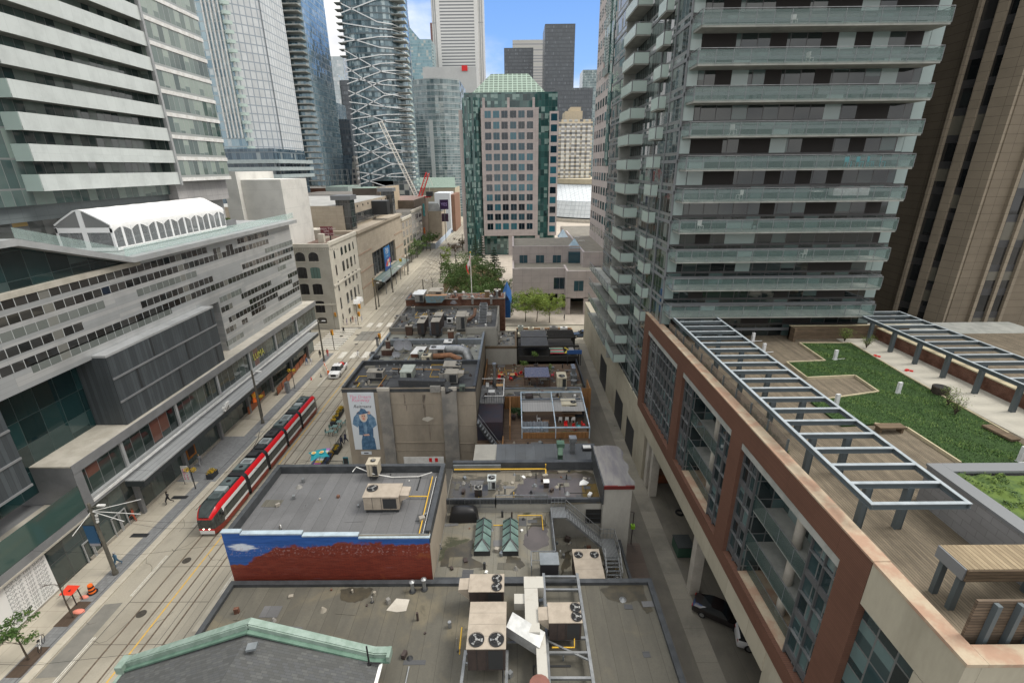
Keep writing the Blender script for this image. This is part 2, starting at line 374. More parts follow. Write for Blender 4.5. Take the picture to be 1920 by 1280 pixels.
g.face([(-25.9, 101, .002), (60, 101, .002), (60, 114, .002), (-25.9, 114, .002)], ASPH); struct('cross_street_roadway', g)
g = MB()
for a, b in ((-20, 97.5), (114, 900)):
 g.box(-44.6, -38.95, a, b, -.3, .13, WALK); g.box(-38.95, -38.7, a, b, -.3, .14, KERBM)
g.box(-75, -44.6, 114, 135, -.3, .13, WALK)
struct('left_sidewalk', g)
g = MB()
for a, b in ((-20, 97.5), (115, 900)):
 g.box(-25.75, -21.8, a, b, -.3, .13, WALK); g.box(-26.0, -25.75, a, b, -.3, .14, KERBM)
struct('right_sidewalk', g)
g = MB(); g.box(-41.1, -39.5, -20, 96, .12, .138, PAVER); struct('paver_strip', g)
g = MB(); g.face([(9.5, -10, .01), (40, -10, .01), (40, 101, .01), (9.5, 101, .01)], ALLEYM); struct('alley', g)
g = MB(); g.face([(14.6, 20, .02), (16.4, 20, .02), (16.4, 101, .02), (14.6, 101, .02)], ALLEYP); struct('alley_gutter_path', g)
g = MB(); g.face([(10.3, 15, .03), (13.2, 15, .03), (13.2, 40, .03), (10.3, 40, .03)], REDAL); struct('alley_edge_path', g)
PLAZA = panel('plaza paving', (.46, .41, .35), (.33, .3, .25), 2.2, 2.2, .05, .1, .9, .2)
g = MB(); g.box(-21.8, 60, 115, 420, -.3, .12, PLAZA); g.box(-26, 60, 114.4, 115, -.3, .13, KERBM); struct('plaza_pavement', g)
g = MB()
for xc in (-34.05, -31.05):
 for s in (-.75, .75):
  g.box(xc+s-.075, xc+s+.075, -20, 620, .001, .012, RAILM)
struct('tram_tracks', g)
JNT = flat('dark joint', (.12, .105, .085), .9)
g = MB()
for k in range(70):
 y = 12+k*4.2; g.box(-36.4, -28.9, y, y+.05, .001, .009, JNT)
for x in (-36.4, -28.9): g.box(x-.03, x+.03, -20, 400, .001, .009, JNT)
struct('road_slab_joint_lines', g)
g = MB(); g.box(-32.62, -32.48, -20, 88, .001, .014, LINEY); struct('road_centre_marking_line', g)
g = MB()
for x in (-36.75, -28.3):
 for k in range(7):
  y = 24.5+k*9.2
  if x > -30 and k > 3: continue
  g.box(x-.13, x-.05, y, y+5, .001, .014, LINEW); g.box(x+.05, x+.13, y, y+5, .001, .014, LINEW)
for k in range(12): g.box(-35.1, -34.9, 128+k*14, 132+k*14, .001, .016, LINEW)
struct('road_lane_marking_lines', g)
g = MB()
for k in range(11): g.box(-45.8, -39.6, 98.6+k*1.42, 99.25+k*1.42, .0, .016, LINEW)     # crossing on the left
for k in range(5):
 x = -38-k*-2.55; g.box(x, x+1.2, 93.4, 96.9, .001, .016, LINEW); g.box(x, x+1.2, 114.4, 117.6, .001, .016, LINEW)
struct('crosswalk_marking_lines', g)
g = MB()
for (x, y) in ((-35.6, 123.5), (-37.2, 140.5), (-35.8, 154)):
 g.mesh([(x-.1, y, .016), (x+.1, y, .016), (x+.1, y+1.8, .016), (x+.4, y+1.8, .016), (x, y+2.9, .016), (x-.4, y+1.8, .016), (x-.1, y+1.8, .016)], [(0, 1, 2, 3, 4, 5, 6)], LINEW)
g.box(15, 20, 104.9, 105.05, .0, .016, LINEW)
struct('road_arrow_marking', g)
g = MB(); g.box(-44, -41, 51, 62, .12, .139, PAVER); g.box(-41, -38.9, 51, 62, .12, .1395, PAVER); struct('driveway_pavers_path', g)
# == RIGHT: condominium tower
XT, XG = 15.9, 16.3
BALG = clear('green balcony glass', (.16, .25, .235), .24)
BALG2 = clear('frosted pale green balcony glass', (.43, .53, .49), .93, .2)
SLABM = surf('balcony slab concrete', (.36, .365, .34), (.27, .28, .26), .9, .8)
TWGL = glaz('tower window wall', 1.05, 2.95, (.012, .018, .02), (.05, .075, .075), .08, (.16, .17, .17), .30, (.2, .24, .23), .3, v0=.55, u0=.3, tilt=.03)
TWFR = glaz('tower balcony doors', 1.5, 2.95, (.005, .008, .009), (.03, .045, .044), .09, (.025, .025, .027), .25, (.09, .14, .135), .3, v0=.5, tilt=.02)
BRNP = flat('dark brown panel', (.016, .013, .012), .7)
t = thing('condo_tower', 'tall glass condominium tower with long balconies above the planted terrace', 'building', (27, 60, 0))
b = MB(); b.box(XG+.02, 39.5, 50.2, 86, 9, 110, TWFR, SLABM, skip='l'); b.build('front_wall', t)
b = MB(); b.mesh([(XG, 86, 9), (XG, 50.2, 9), (XG, 50.2, 110), (XG, 86, 110)], [(0, 1, 2, 3)], TWGL); b.build('side_window_wall', t)
b = MB()
for k in range(34):
 z = 9.1+2.95*k; b.box(XG-.06, XG+.1, 50.0, 86, z-.42, z-.12, GREYM); b.box(XG+.1, 39.6, 50.05, 50.18, z-.35, z-.05, GREYM)
for y in (50.1, 54.3, 58.6): b.box(XG-.1, XG+.05, y-.1, y+.1, 9, 110, GREYM)
b.build('spandrel_trim', t)
pal = flat('pale green glass panel', (.26, .33, .32), .12, 0, .8)
rr = random.Random(3)
for k in range(12):
 b = MB(); z = 21.3+2.95*k
 for i in range(14):
  x = XG+1.2+i*1.55
  q = rr.random()
  b.box(x, x+1.55, 50.13, 50.19, z+.05, z+2.35, BRNP if q < .34 else (pal if q < .44 else TWFR))
 b.box(XG+.1, XG+1.1, 50.08, 50.19, z+.05, z+2.4, pal); b.box(38.3, 39.4, 50.1, 50.19, z, z+2.3, pal); b.build('balcony_cladding', t)
def balcony(parent, x0, x1, y0, y1, ztop, glass, sides, posts=1.55, name='balcony'):
 """slab with glass guard on the given sides (f front, l left, r right)"""
 zs = ztop-1.12
 b = MB(); b.box(x0, x1, y0, y1, zs-.26, zs, SLABM); s = b.build(name, parent)
 b = MB(); h = MB(); e = .05
 def run(a, c):
  n = max(1, round((Vector(c)-Vector(a)).length/posts))
  for i in range(n):
   p, q = Vector(a).lerp(Vector(c), i/n), Vector(a).lerp(Vector(c), (i+1)/n); d = (q-p).normalized()*.02
   b.bar(p+d+Vector((0, 0, zs+.45)), q-d+Vector((0, 0, zs+.45)), .02, 1.14, glass)
   h.bar(p+Vector((0, 0, zs-.1)), p+Vector((0, 0, zs+1.05)), .05, .03, GREYM)
  h.bar(Vector(a)+Vector((0, 0, ztop)), Vector(c)+Vector((0, 0, ztop)), .06, .05, STEEL)
 if 'f' in sides: run((x0, y0-e, 0), (x1, y0-e, 0))
 if 'l' in sides: run((x0-e, y0, 0), (x0-e, y1, 0))
 if 'r' in sides: run((x1+e, y0, 0), (x1+e, y1, 0))
 b.build('glass_guard', s); h.build('handrail', s); return s
for k in range(14): balcony(t, 16.55, 38.1, 48, 50.15, 24.05+2.95*k, BALG, 'flr')
for k in range(1, 22):
 z = 21.1-4*2.95+2.95*k
 balcony(t, 14.5, 16.25, 64.0, 70.2, z, BALG2, 'fl', 6.2, 'side_balcony')
 if k > 3: balcony(t, 15.5, 16.25, 55.6, 58.4, z+.2, BALG2, 'fl', 2.8, 'small_balcony')
for k in range(4): balcony(t, 14.3, 16.25, 70.6, 88, 12.4+2.95*k, BALG, 'fl', 2.2, 'long_balcony')
b = MB()                                                       # fin walls between the balconies of the side
for k in range(22):
 z = 9.1+2.95*k; b.box(14.7, 16.25, 70.22, 70.4, z+.02, z+2.6, SLABM)
b.build('divider_trim', t)
# -- podium in terracotta and beige
TERRA = panel('terracotta cladding', (.15, .076, .052), (.085, .04, .03), 4.6, .12, .02, .12, .7, .25, shift=.0)
TERRA2 = surf('terracotta coping', (.36, .235, .165), (.42, .35, .255), .85, .7, lo=.4, hi=.6)
BASEM = panel('beige precast panels', (.42, .385, .30), (.25, .23, .18), 3.4, 3.4, .03, .1, .85, .25, streak=.12)
BASEM2 = surf('stained beige stucco', (.40, .37, .29), (.31, .285, .22), .9, .4, st=(1, 1, .25), lo=.45, hi=.75)
PWGL = glaz('podium windows', 1.1, 1.475, (.008, .014, .016), (.035, .065, .07), .09, (.12, .125, .125), .09, (.13, .2, .2), .25, v0=.2, tilt=.03)
PWALL = flat('podium spandrel', (.09, .092, .095), .5)
zt, zb = 21.35, 8.9
Yv = lambda a, b_: (P(*a, x=XT).y+P(*b_, x=XT).y)/2
y_l = Yv((1209, 592), (1196, 755))
bays = [(Yv((1207.8, 700), (1204, 744)), Yv((1268.7, 700), (1251.9, 829))), (Yv((1280, 703.7), (1262, 846)), Yv((1371.9, 805), (1349, 940))),
  (Yv((1389.7, 829), (1371.9, 940)), Yv((1575, 1040), (1509, 1276)))]
y_r = Yv((1639.7, 1042.8), (1561.9, 1280)); y_end = P(1818, 1232, x=XT).y
zbt, zbb = 19.75, 10.1
t = thing('terrace_podium', 'long podium with terracotta frame, recessed balconies and a garden terrace on top', 'building', (18, 35, 0))
b = MB()
b.box(XT, XT+.7, y_r, y_l, zbt, zt-.02, TERRA); b.box(XT, XT+.9, y_r, y_l, zb, zbb, TERRA)
ed = [y_l]+[v for q in bays for v in q]+[y_r]
for i in range(0, 8, 2): b.box(XT, XT+.9, ed[i+1], ed[i], zbb, zbt, TERRA)
b.build('terracotta_frame', t)
b = MB(); b.box(XT-.03, XT+.75, y_r-.05, y_l+.02, zt-.02, zt+.08, TERRA2)
b.box(XT-.02, XT+.75, y_end-.05, y_r-.06, zt-.1, zt+.05, TERRA2); b.box(XT+.76, 60, y_end-.05, y_end+.7, zt-.1, zt+.05, TERRA2); b.build('coping', t)
b = MB(); b.box(XT+.02, XT+.6, y_end, y_r-.02, 18.9, zt-.12, BASEM2); b.box(XT+.61, 60, y_end, y_end+.6, 18.9, zt-.12, BASEM2); b.box(XT+.05, 60, y_end+.1, y_l-.1, 19.2, 19.8, SLABM)
b.box(XT+.02, 60, y_end, y_end+1.2, 0, 18.85, BASEM2); b.box(XT+.02, XT+.6, y_end+1.2, y_end+1.5, 0, 18.85, BASEM2); b.build('parapet_wall', t)
b = MB(); b.box(XT+.35, 40, y_end+1.5, y_r-.02, 2, 18.85, PWGL, skip='tbk'); b.build('end_windows', t)
b = MB(); b.box(XT+.06, 60, 21.5, 50.6, 6.95, zb, BASEM); b.box(XT+.12, XT+1.2, y_end+1.4, 21.5, 0, zb-.02, BASEM2)
b.box(XT+.3, 45, 51.2, 104, 0, 9, BASEM); b.box(XT+.06, XT+1, 50.62, y_l, 6.95, zb, BASEM); b.box(26, 27, 21.5, 51, 0, 6.9, CONC)
b.box(XT+.2, 26, y_end+1.5, 21.5, 0, 7, CONC)
b.build('base_wall', t)
for (y, w_) in ((49.4, .9), (47.6, .7), (33.5, .8)): MB().box(XT+.4, XT+1.3, y, y+w_, 0, 6.94, CONC2).build('base_pillar', t)
for y0, y1, z1 in ((56, 60.2, 4.2), (63, 68, 4.6), (76, 82, 5.2)): MB().box(XT+.27, XT+.29, y0, y1, .02, z1, DARK).build('garage_opening', t)
for bi, (ya, yb) in enumerate(bays):
 yb, ya = min(ya, yb), max(ya, yb); L = ya-yb
 side = L if bi == 0 else L*.235
 def winbox(y0, y1):
  b = MB(); b.box(XT+.45, XT+2.6, y0+.02, y1-.02, zbb+.02, zbt-.02, PWGL); fr = b.build('window_bay', t)
  m = MB(); n = max(2, round((y1-y0)/1.1))
  for i in range(n+1):
   y = y0+.05+(y1-y0-.1)*i/n; m.box(XT+.3, XT+.46, y-.04, y+.04, zbb+.03, zbt-.03, PWALL)
  z = zbt-.45
  while z > zbb:
   m.box(XT+.33, XT+.455, y0+.03, y1-.03, z, z+.42, PWALL); m.box(XT+.28, XT+.44, y0+.03, y1-.03, z-1.25, z-1.18, STEEL); z -= 2.95
  m.build('window_frame', fr)
 if bi == 0: winbox(yb, ya)
 else:
  winbox(yb, yb+side); winbox(ya-side*.8, ya)
  y0, y1 = yb+side, ya-side*.8
  b = MB(); b.box(XT+2.6, XT+3.2, y0-.5, y1+.5, zbb-.4, zbt, TWFR)
  for y in (y0+(y1-y0)*.33, y0+(y1-y0)*.7): b.box(XT+2.5, XT+2.58, y, y+1.1, zbb, zbt-.1, pal)
  b.build('recessed_wall', t)
  b = MB(); b.cyl((XT+1.5, y0+(y1-y0)*.42, zbb-.3), .3, zbt-zbb+.3, CONC2, 18); b.build('round_pillar', t, smooth=40)
  for z in (14.0, 16.95):
   s = balcony(t, XT+.55, XT+2.58, y0-.3, y1+.05, z-.1, clear('dark green balcony glass', (.045, .085, .08), .45), 'l', 1.6, 'bay_balcony')
  m = MB(); m.box(XT+.3, XT+2.5, y0+.02, y1-.02, zbb-.02, zbb+.06, TERRA2); m.bar((XT+.9, y0, zbb+1.0), (XT+.9, y1, zbb+1.0), .05, .05, STEEL); m.bar((XT+.9, y0, zbb+.55), (XT+.9, y1, zbb+.55), .02, .8, clear('dark green balcony glass', (.045, .085, .08), .45)); m.build('sill_guard', t)
# -- terrace
DECK = planks('weathered deck boards', (.215, .178, .128), (.125, .105, .078), .15, 0)
ZD = 19.9
b = MB(); b.face([(XT+.7, y_end+.6, ZD), (60, y_end+.6, ZD), (60, 50.2, ZD), (XT+.7, 50.2, ZD)], DECK); b.build('terrace_deck', t)
b = MB(); b.box(XT+.45, XT+.72, y_end+.7, y_l, 19.75, zt-.05, BASEM2); b.build('parapet_inner_wall', t)
def pz(lst, z): return [tuple(P(a, c, z=z)[:2]) for a, c in lst]
LAWN = surf('lawn soil', (.035, .07, .018), (.02, .045, .012), .95, 2.5)
lawn_px = [(1499, 643), (1595, 643), (1700, 705), (1864, 797), (1890, 812), (1925, 838), (1925, 868), (1801, 867), (1701, 802), (1640, 794), (1579, 797), (1520, 752), (1647, 734), (1603, 704), (1513, 708), (1475, 679), (1547, 676)]
lw = pz(lawn_px, 20.05)
b = MB(); b.prism(lw, ZD+.005, 20.04, LAWN); lo_ = b.build('lawn'); lo_['kind'] = 'structure'
CURB = surf('cream stone edging', (.50, .44, .30), (.4, .35, .24), .85, 1)
b = MB()
for i in (0, 1, 2, 3, 7, 8, 11, 12, 13, 14, 15, 16):
 a, c = lw[i], lw[(i+1) % len(lw)]; b.bar((*a, 20.0), (*c, 20.0), .12, .26, CURB)
o = b.build('lawn_edging_kerb'); o['kind'] = 'structure'
def inside(p, poly):
 r = False; j = len(poly)-1
 for i in range(len(poly)):
  if (poly[i][1] > p[1]) != (poly[j][1] > p[1]) and p[0] < (poly[j][0]-poly[i][0])*(p[1]-poly[i][1])/(poly[j][1]-poly[i][1])+poly[i][0]: r = not r
  j = i
 return r
GR = [surf('grass blade %s' % n, c, c2, .6, .6, spec=.3, fine=0) for n, c, c2 in (('green', (.065, .14, .03), (.045, .10, .022)), ('light green', (.16, .23, .06), (.10, .17, .04)), ('dark green', (.032, .075, .018), (.022, .052, .013)))]
b = MB(); xs = [p[0] for p in lw]; ys = [p[1] for p in lw]; rr = random.Random(5); n = 0
ph = [(rr.uniform(0, 6), rr.uniform(.3, 1.2), rr.uniform(.3, 1.2)) for _ in range(5)]
while n < 22000:
 p = (rr.uniform(min(xs), max(xs)), rr.uniform(min(ys), max(ys)))
 if not inside(p, lw): continue
 n += 1; a = rr.uniform(0, 2*pi); f = sum(sin(p[0]*u*1.7+p[1]*v*1.9+q) for q, u, v in ph)/5; h = rr.uniform(.05, .13)*(1+.7*f); lean = rr.uniform(.2, 1.1)*h
 x, y = p; dx, dy = cos(a)*.028, sin(a)*.028
 b.face([(x-dx, y-dy, 20.03), (x+dx, y+dy, 20.03), (x-dy/.028*lean, y+dx/.028*lean, 20.03+h)], GR[0 if rr.random() < .6 else (1 if f > 0 else 2)])
o = b.build('grass'); tag(o, 'dark green grass on the roof terrace lawn', 'grass', kind='stuff')
wk = P(1700, 660, z=ZD); x_b = P(1800, 705, z=ZD).x
xw0 = P(1655, 642, z=ZD).x
b = MB(); b.box(xw0-4.2, xw0-.02, 21, 49.5, ZD+.004, ZD+.03, panel('terrace walkway slabs', (.46, .44, .38), (.34, .32, .28), 2.4, 2.4, .03, .06, .9, .2)); struct('terrace_walkway_path', b)
BRK = brick('red brown brick', (.20, .085, .055), (.15, .06, .04), (.2, .15, .12))
b = MB(); b.box(xw0, xw0+.5, 18, 49.8, ZD, 21.05, BRK); b.box(xw0-.05, xw0+.55, 18, 49.8, 21.06, 21.16, CURB); tag(b.build('brick_wall', loc=(xw0, 35, ZD)), 'low brick wall with pale cap behind the farther pergola', 'wall')
PERG = flat('blue grey pergola steel', (.085, .105, .115), .5)
PERGT = surf('pale pergola flange paint', (.36, .40, .43), (.28, .32, .345), .5, 2)  # paler tone on the top flanges of the beams only
def pergola(label, x0, x1, y0, n, dy, cols, colx, skipcols=()):
 t = thing('pergola', label, 'pergola', ((x0+x1)/2, y0+n*dy/2, ZD), group='steel pergolas on the terrace'); z = 22.82; L = (n-1)*dy
 def ibeam(name, a, c):
  b = MB(); a, c = Vector(a), Vector(c); b.bar(a-Vector((0, 0, .03)), c-Vector((0, 0, .03)), .2, .035, PERGT); b.bar(a-Vector((0, 0, .17)), c-Vector((0, 0, .17)), .07, .24, PERG); b.bar(a-Vector((0, 0, .31)), c-Vector((0, 0, .31)), .2, .035, PERG); b.build(name, t)
 for x in (x0, x1): ibeam('rail', (x, y0-.1, z), (x, y0+L+.1, z))
 for i in range(n): ibeam('cross_beam', (x0+.1, y0+i*dy, z-.004), (x1-.1, y0+i*dy, z-.004))
 for i in cols:
  for x in colx:
   b = MB(); b.box(x-.15, x+.15, y0+i*dy-.11, y0+i*dy+.11, ZD+.02, z-.33, PERG); b.box(x-.17, x-.15, y0+i*dy-.14, y0+i*dy+.14, ZD, z-.33, PERG); b.box(x+.15, x+.17, y0+i*dy-.14, y0+i*dy+.14, ZD, z-.33, PERG); b.build('column', t)
pergola('grey steel ladder pergola along the terracotta parapet', 17.0, 21.6, 18.45, 21, 1.565, range(1, 21, 3), (18.0, 20.1))
pergola('grey steel ladder pergola beside the brick wall', 37.1, 42.1, 22.9, 18, 1.565, range(2, 18, 2), (38.3,))
b = MB(); h = MB(); y = 25.2
SMOKE = clear('smoky screen glass', (.17, .15, .13), .6)
while y < 48:
 b.box(XT+.95, XT+.97, y+.05, y+2.3, 20.3, 22.1, SMOKE); h.box(XT+.9, XT+1.02, y-.04, y+.04, ZD, 22.1, PERG); y += 2.36
t = thing('glass_screen', 'smoky glass wind screen with thin posts behind the terracotta parapet', 'screen', (XT+.96, 36, ZD)); b.build('glazing', t); h.build('frame', t)
LEAF = [surf('leaf %s' % n, c, c2, .6, .8, spec=.3, fine=0) for n, c, c2 in (('mid green', (.07, .125, .03), (.045, .09, .02)), ('pale green', (.16, .23, .05), (.11, .17, .035)), ('deep green', (.03, .062, .022), (.02, .045, .016)))]
BARK = surf('bark', (.10, .08, .06), (.055, .045, .035), .95, 3, st=(1, 1, .3))
def leaves(b, c, r, n, sz, mats, rg, flatz=.75):
 for _ in range(n):
  while True:
   v = Vector((rg.uniform(-1, 1), rg.uniform(-1, 1), rg.uniform(-1, 1)))
   if v.length < 1: break
  p = Vector(c)+Vector((v.x*r, v.y*r, v.z*r*flatz)); d = Vector((rg.gauss(0, 1), rg.gauss(0, 1), rg.gauss(0, .7))).normalized(); e = d.cross(Vector((rg.gauss(0, 1), rg.gauss(0, 1), rg.gauss(0, 1)))).normalized()
  s = sz*rg.uniform(.6, 1.3); b.face([p-d*s, p-e*s*.45, p+d*s, p+e*s*.45], rg.choice(mats))
b = MB(); rr = random.Random(8); y = 26
while y < 44:
 leaves(b, (XT+1.25, y, ZD+.55+rr.uniform(0, .9)), rr.uniform(.3, .6), 60, .1, LEAF[:1]+LEAF[2:], rr); y += rr.uniform(.5, 1.1)
tag(b.build('climbing_plant_foliage', loc=(XT+1.25, 35, ZD)), 'scraggy green climbers behind the smoky glass screen', 'plant')
WOODD = planks('dark timber', (.20, .145, .095), (.10, .075, .05), .16, 1)
b = MB(); c0 = P(1478, 636, z=ZD)
b.box(c0.x, c0.x+13, c0.y, c0.y+.25, ZD, 21.4, WOODD); b.box(c0.x, c0.x+.25, c0.y+.26, 48, ZD, 21.4, WOODD); b.box(c0.x-.05, c0.x+13.05, c0.y-.05, c0.y+.3, 21.41, 21.47, CURB)
tag(b.build('timber_wall', loc=(c0.x, c0.y, ZD)), 'dark timber screen wall below the lowest tower balcony', 'wall')
b = MB(); q = [P(*a, z=20.42) for a in ((1640, 793), (1694, 793), (1702, 802), (1651, 802))]
bx0, bx1, by0, by1 = q[3].x, q[2].x, q[3].y, q[0].y
t = thing('bench', 'low wooden bench at the edge of the lawn', 'bench', ((bx0+bx1)/2, by0, ZD))
MB().box(bx0, bx1, by0, by1, 20.3, 20.42, WOODD).build('seat', t)
MB().box(bx0+.1, bx0+.25, by0+.1, by1-.1, ZD, 20.3, WOODD).build('leg', t); MB().box(bx1-.25, bx1-.1, by0+.1, by1-.1, ZD, 20.3, WOODD).build('leg', t)
a_, c_ = P(1849, 797, z=20.2), P(1905, 825, z=20.2)
b = MB(); b.bar((a_.x, a_.y, 20.2), (c_.x, c_.y, 20.2), .7, .14, WOODD); t = thing('bench', 'long plank bench between lawn and walkway', 'bench', (a_.x, a_.y, ZD)); b.build('seat', t)
for q in (a_.lerp(c_, .15), a_.lerp(c_, .85)): MB().box(q.x-.1, q.x+.1, q.y-.1, q.y+.1, ZD, 20.12, WOODD).build('leg', t)
WH = surf('white enamel', (.66, .67, .68), (.55, .56, .57), .5, 2)
for (px, py, h, lab) in ((1411, 640, 1.0, 'white box light on the deck nearest the timber wall'), (1431, 661, 1.0, 'white box light on the deck beside the first lawn corner'), (1565, 674, 1.0, 'white box light on the upper lawn by the small shrub'),
  (1683, 737, 1.0, 'white box light in the middle of the lawn'), (1567, 760, 1.0, 'white box light on the lawn close to the pergola rail'), (1911, 865, 1.1, 'white box light at the lawn corner next to the green roof')):
 p = P(px, py, z=20.02); t = thing('bollard_light', lab, 'light', p, rz=.15, group='white box lights on the terrace')
 MB().box(-.15, .15, -.1, .1, .04, h, WH).build('housing', t, local=True); MB().box(-.2, .2, -.15, .15, 0, .04, WH).build('base', t, local=True)
 if py < 700: MB().box(.25, 1.1, -.05, .02, 0, .05, WH).build('cable_cover', t, local=True)
def shrub(px, py, h, r, lab, seed, dens=500, mats=None, z=20.02):
 rg = random.Random(seed); p = P(px, py, z=z); t = thing('shrub', lab, 'shrub', p, group='thin shrubs on the terrace'); b = MB(); f = MB()
 for i in range(22):
  a = rg.uniform(0, 2*pi); q = Vector((0, 0, 0)); d = Vector((cos(a)*rg.uniform(.1, .5), sin(a)*rg.uniform(.1, .5), 1)).normalized(); pts = [q.copy()]
  for j in range(4):
   q = q+d*h/4*rg.uniform(.7, 1.1); pts.append(q.copy()); d = (d+Vector((rg.gauss(0, .3), rg.gauss(0, .3), 0))).normalized()
  b.tube(pts, [.025, .02, .015, .01, .005], BARK, 4, False)
  for k in (2, 3, 4): leaves(f, pts[k], r*.3, dens//70, .05, mats or [LEAF[1]], rg)
 b.build('stem', t, local=True); f.build('foliage', t, local=True)
shrub(1583, 640, 1.6, .9, 'rounded yellow green shrub at the far end of the lawn', 1, 900)
shrub(1624, 652, 1.5, .8, 'thin young shrub next to the first pergola column', 2)
shrub(1775, 760, 1.7, 1.0, 'bare twiggy shrub beside the dark stump planter', 3, 350)
shrub(1790, 777, 1.6, 1.2, 'spreading bare shrub leaning over the lawn edge', 4, 350)
b = MB(); p = P(1760, 740, z=ZD); b.cyl((p.x, p.y, ZD), .55, .75, surf('dark wicker', (.06, .05, .04), (.03, .025, .02), .9, 5), 14, .6); b.cyl((p.x, p.y, ZD+.75), .5, .03, BLACK, 14); tag(b.build('planter', loc=p), 'dark round planter among the twiggy shrubs', 'planter')
for px, py, lab in ((1640, 668, 'small red object on the walkway edge by the thin shrub'), (1700, 695, 'red ribbon bundle on the walkway edge in mid terrace')):
 p = P(px, py, z=ZD+.03); b = MB(); b.obox((p.x, p.y, p.z), .35, .2, .16, .4, RED); b.obox((p.x+.3, p.y-.15, p.z), .25, .16, .12, -.5, RED); tag(b.build('red_toy', loc=p), lab, 'toy')
CMU = panel('grey block wall', (.25, .25, .255), (.15, .15, .15), .8, .4, .02, .1, .85, .25, shift=.5)
zk = 22.3; xk = P(1754, 880, z=zk).x+.05; yk1 = P(1742, 869, z=zk).y; yk0 = y_end+1.4
t = thing('green_roof_block', 'grey block plant room with metal coping and a green roof', 'building', (xk+4, yk0+3, ZD))
MB().box(xk, 48, yk0+2.6, yk1, ZD, zk-.5, CMU).build('block_wall', t)
b = MB(); b.box(xk, xk+.2, yk0+2.6, yk1, zk-.5, zk-.14, CMU); b.box(xk-.06, xk+.75, yk0+2.5, yk1+.05, zk-.14, zk, GREYM); b.box(xk+.76, 48, yk1-.7, yk1+.05, zk-.14, zk, GREYM); b.build('coping', t)
SED = surf('sedum', (.10, .15, .035), (.055, .095, .03), .95, 1.6, lo=.4, hi=.6, bump=1)
b = MB(); rr = random.Random(11)
X0, X1, Y0, Y1 = xk+.78, 46, yk0+2.7, yk1-.75; nx, ny = 90, 30
vs = []; hm = [(rr.uniform(X0, X0+8), rr.uniform(Y0, Y1), rr.uniform(.2, .55)) for _ in range(60)]
for j in range(ny+1):
 for i in range(nx+1):
  x, y = X0+(X1-X0)*i/nx, Y0+(Y1-Y0)*j/ny
  hz = max([0]+[.22*(1-((x-a)**2+(y-c)**2)/r**2) for a, c, r in hm]); vs.append((x, y, zk-.3+hz+rr.uniform(0, .03)))
b.mesh(vs, [(j*(nx+1)+i, j*(nx+1)+i+1, (j+1)*(nx+1)+i+1, (j+1)*(nx+1)+i) for j in range(ny) for i in range(nx)], SED)
for a, c, r in hm: leaves(b, (a, c, zk-.2), r, 160, .06, LEAF, rr, .4)
b.build('roof_planting_foliage', t)
t = thing('timber_shelter', 'small timber roofed shelter on grey posts at the terrace corner', 'shelter', (18.5, 14.5, ZD))
q = [P(*a, z=22.35) for a in ((1766, 1021), (1811, 1067), (1920, 1063), (1920, 1016))]
x0, x1, y0, y1 = (q[0].x+q[1].x)/2, (q[0].x+q[1].x)/2+4.5, q[1].y, q[0].y
MB().box(x0, x1, y0, y1, 22.2, 22.35, planks('pale roof boards', (.33, .265, .17), (.20, .15, .095), .2, 0)).build('roof', t)
b = MB(); b.box(x0, x1, y0-.07, y0-.005, 21.75, 22.33, WOODD); b.box(x0-.07, x0-.005, y0, y1, 21.75, 22.33, GREYM); b.build('fascia', t)
for x, y in ((x0+.2, y0+.25), (x0+.2, y1-.25), (x1-.2, y0+.25), (x1-.2, y1-.25)): MB().box(x-.13, x+.13, y-.1, y+.1, ZD, 22.2, PERG).build('post', t)
xf = P(1835, 1127, y=12.75).x; zf = P(1835, 1127, y=12.75).z
t = thing('timber_fence', 'dark horizontal board fence with steel posts at the near terrace corner', 'fence', (xf, 12.75, ZD))
MB().box(xf, xf+6, 12.75, 12.85, ZD, zf, planks('fence boards', (.19, .14, .10), (.09, .07, .05), .14, 1)).build('board_panel', t)
for k in range(4): MB().box(xf+.55+k*.85, xf+.72+k*.85, 12.55, 12.74, ZD, zf-.05, PERG).build('post', t)
# -- brown ribbed hotel tower on the far right
HOT = panel('brown stone panels', (.21, .175, .13), (.05, .04, .03), 4.2, 1.0, .03, .1, .8, .3)  # shade and vignetting are put into the dark base colour of the stone
HOT2 = panel('pale brown stone ribs', (.29, .245, .185), (.09, .07, .05), 3.5, 1.0, .03, .12, .8, .3)
HGL = glaz('hotel window strip', 3.2, 3.1, (.008, .009, .01), (.03, .03, .03), .12, (.03, .03, .032), .9, (.16, .15, .12), .3, tilt=.02)
t = thing('hotel_tower', 'brown ribbed stone tower with dark window strips at the far right', 'building', (65, 70, 0))
pl = [(55.5, 73), (55.5, 66), (57.6, 60), (100, 60), (100, 95), (55.5, 95)]
MB().prism(pl, 0, 120, HOT, bot=False).build('stone_wall', t)
def strip(a, c, f0, f1, m, d=.25, name='window_strip', z0=0):
 a, c = Vector((*a, 0)), Vector((*c, 0)); n = (c-a).normalized(); nn = Vector((n.y, -n.x, 0)); p, q = a+(c-a)*f0, a+(c-a)*f1
 b = MB(); b.prism([(p+nn*d)[:2], (q+nn*d)[:2], (q-nn*.3)[:2], (p-nn*.3)[:2]], z0, 119.5, m, bot=False); b.build(name, t)
MB().box(40.5, 60, 73, 95, 0, 119, HGL).build('recessed_wing', t); strip(pl[1], pl[2], 0, .05, HOT2, .7, 'stone_rib')
strip(pl[1], pl[2], .05, .30, HGL, .1); strip(pl[1], pl[2], .30, .46, HOT2, .5, 'stone_rib'); strip(pl[1], pl[2], .46, .62, HGL, .1); strip(pl[1], pl[2], .62, .98, HOT2, .5, 'stone_rib')
for f in (.078, .12, .30, .36): strip(pl[2], pl[3], f, f+.03, HGL, .1)
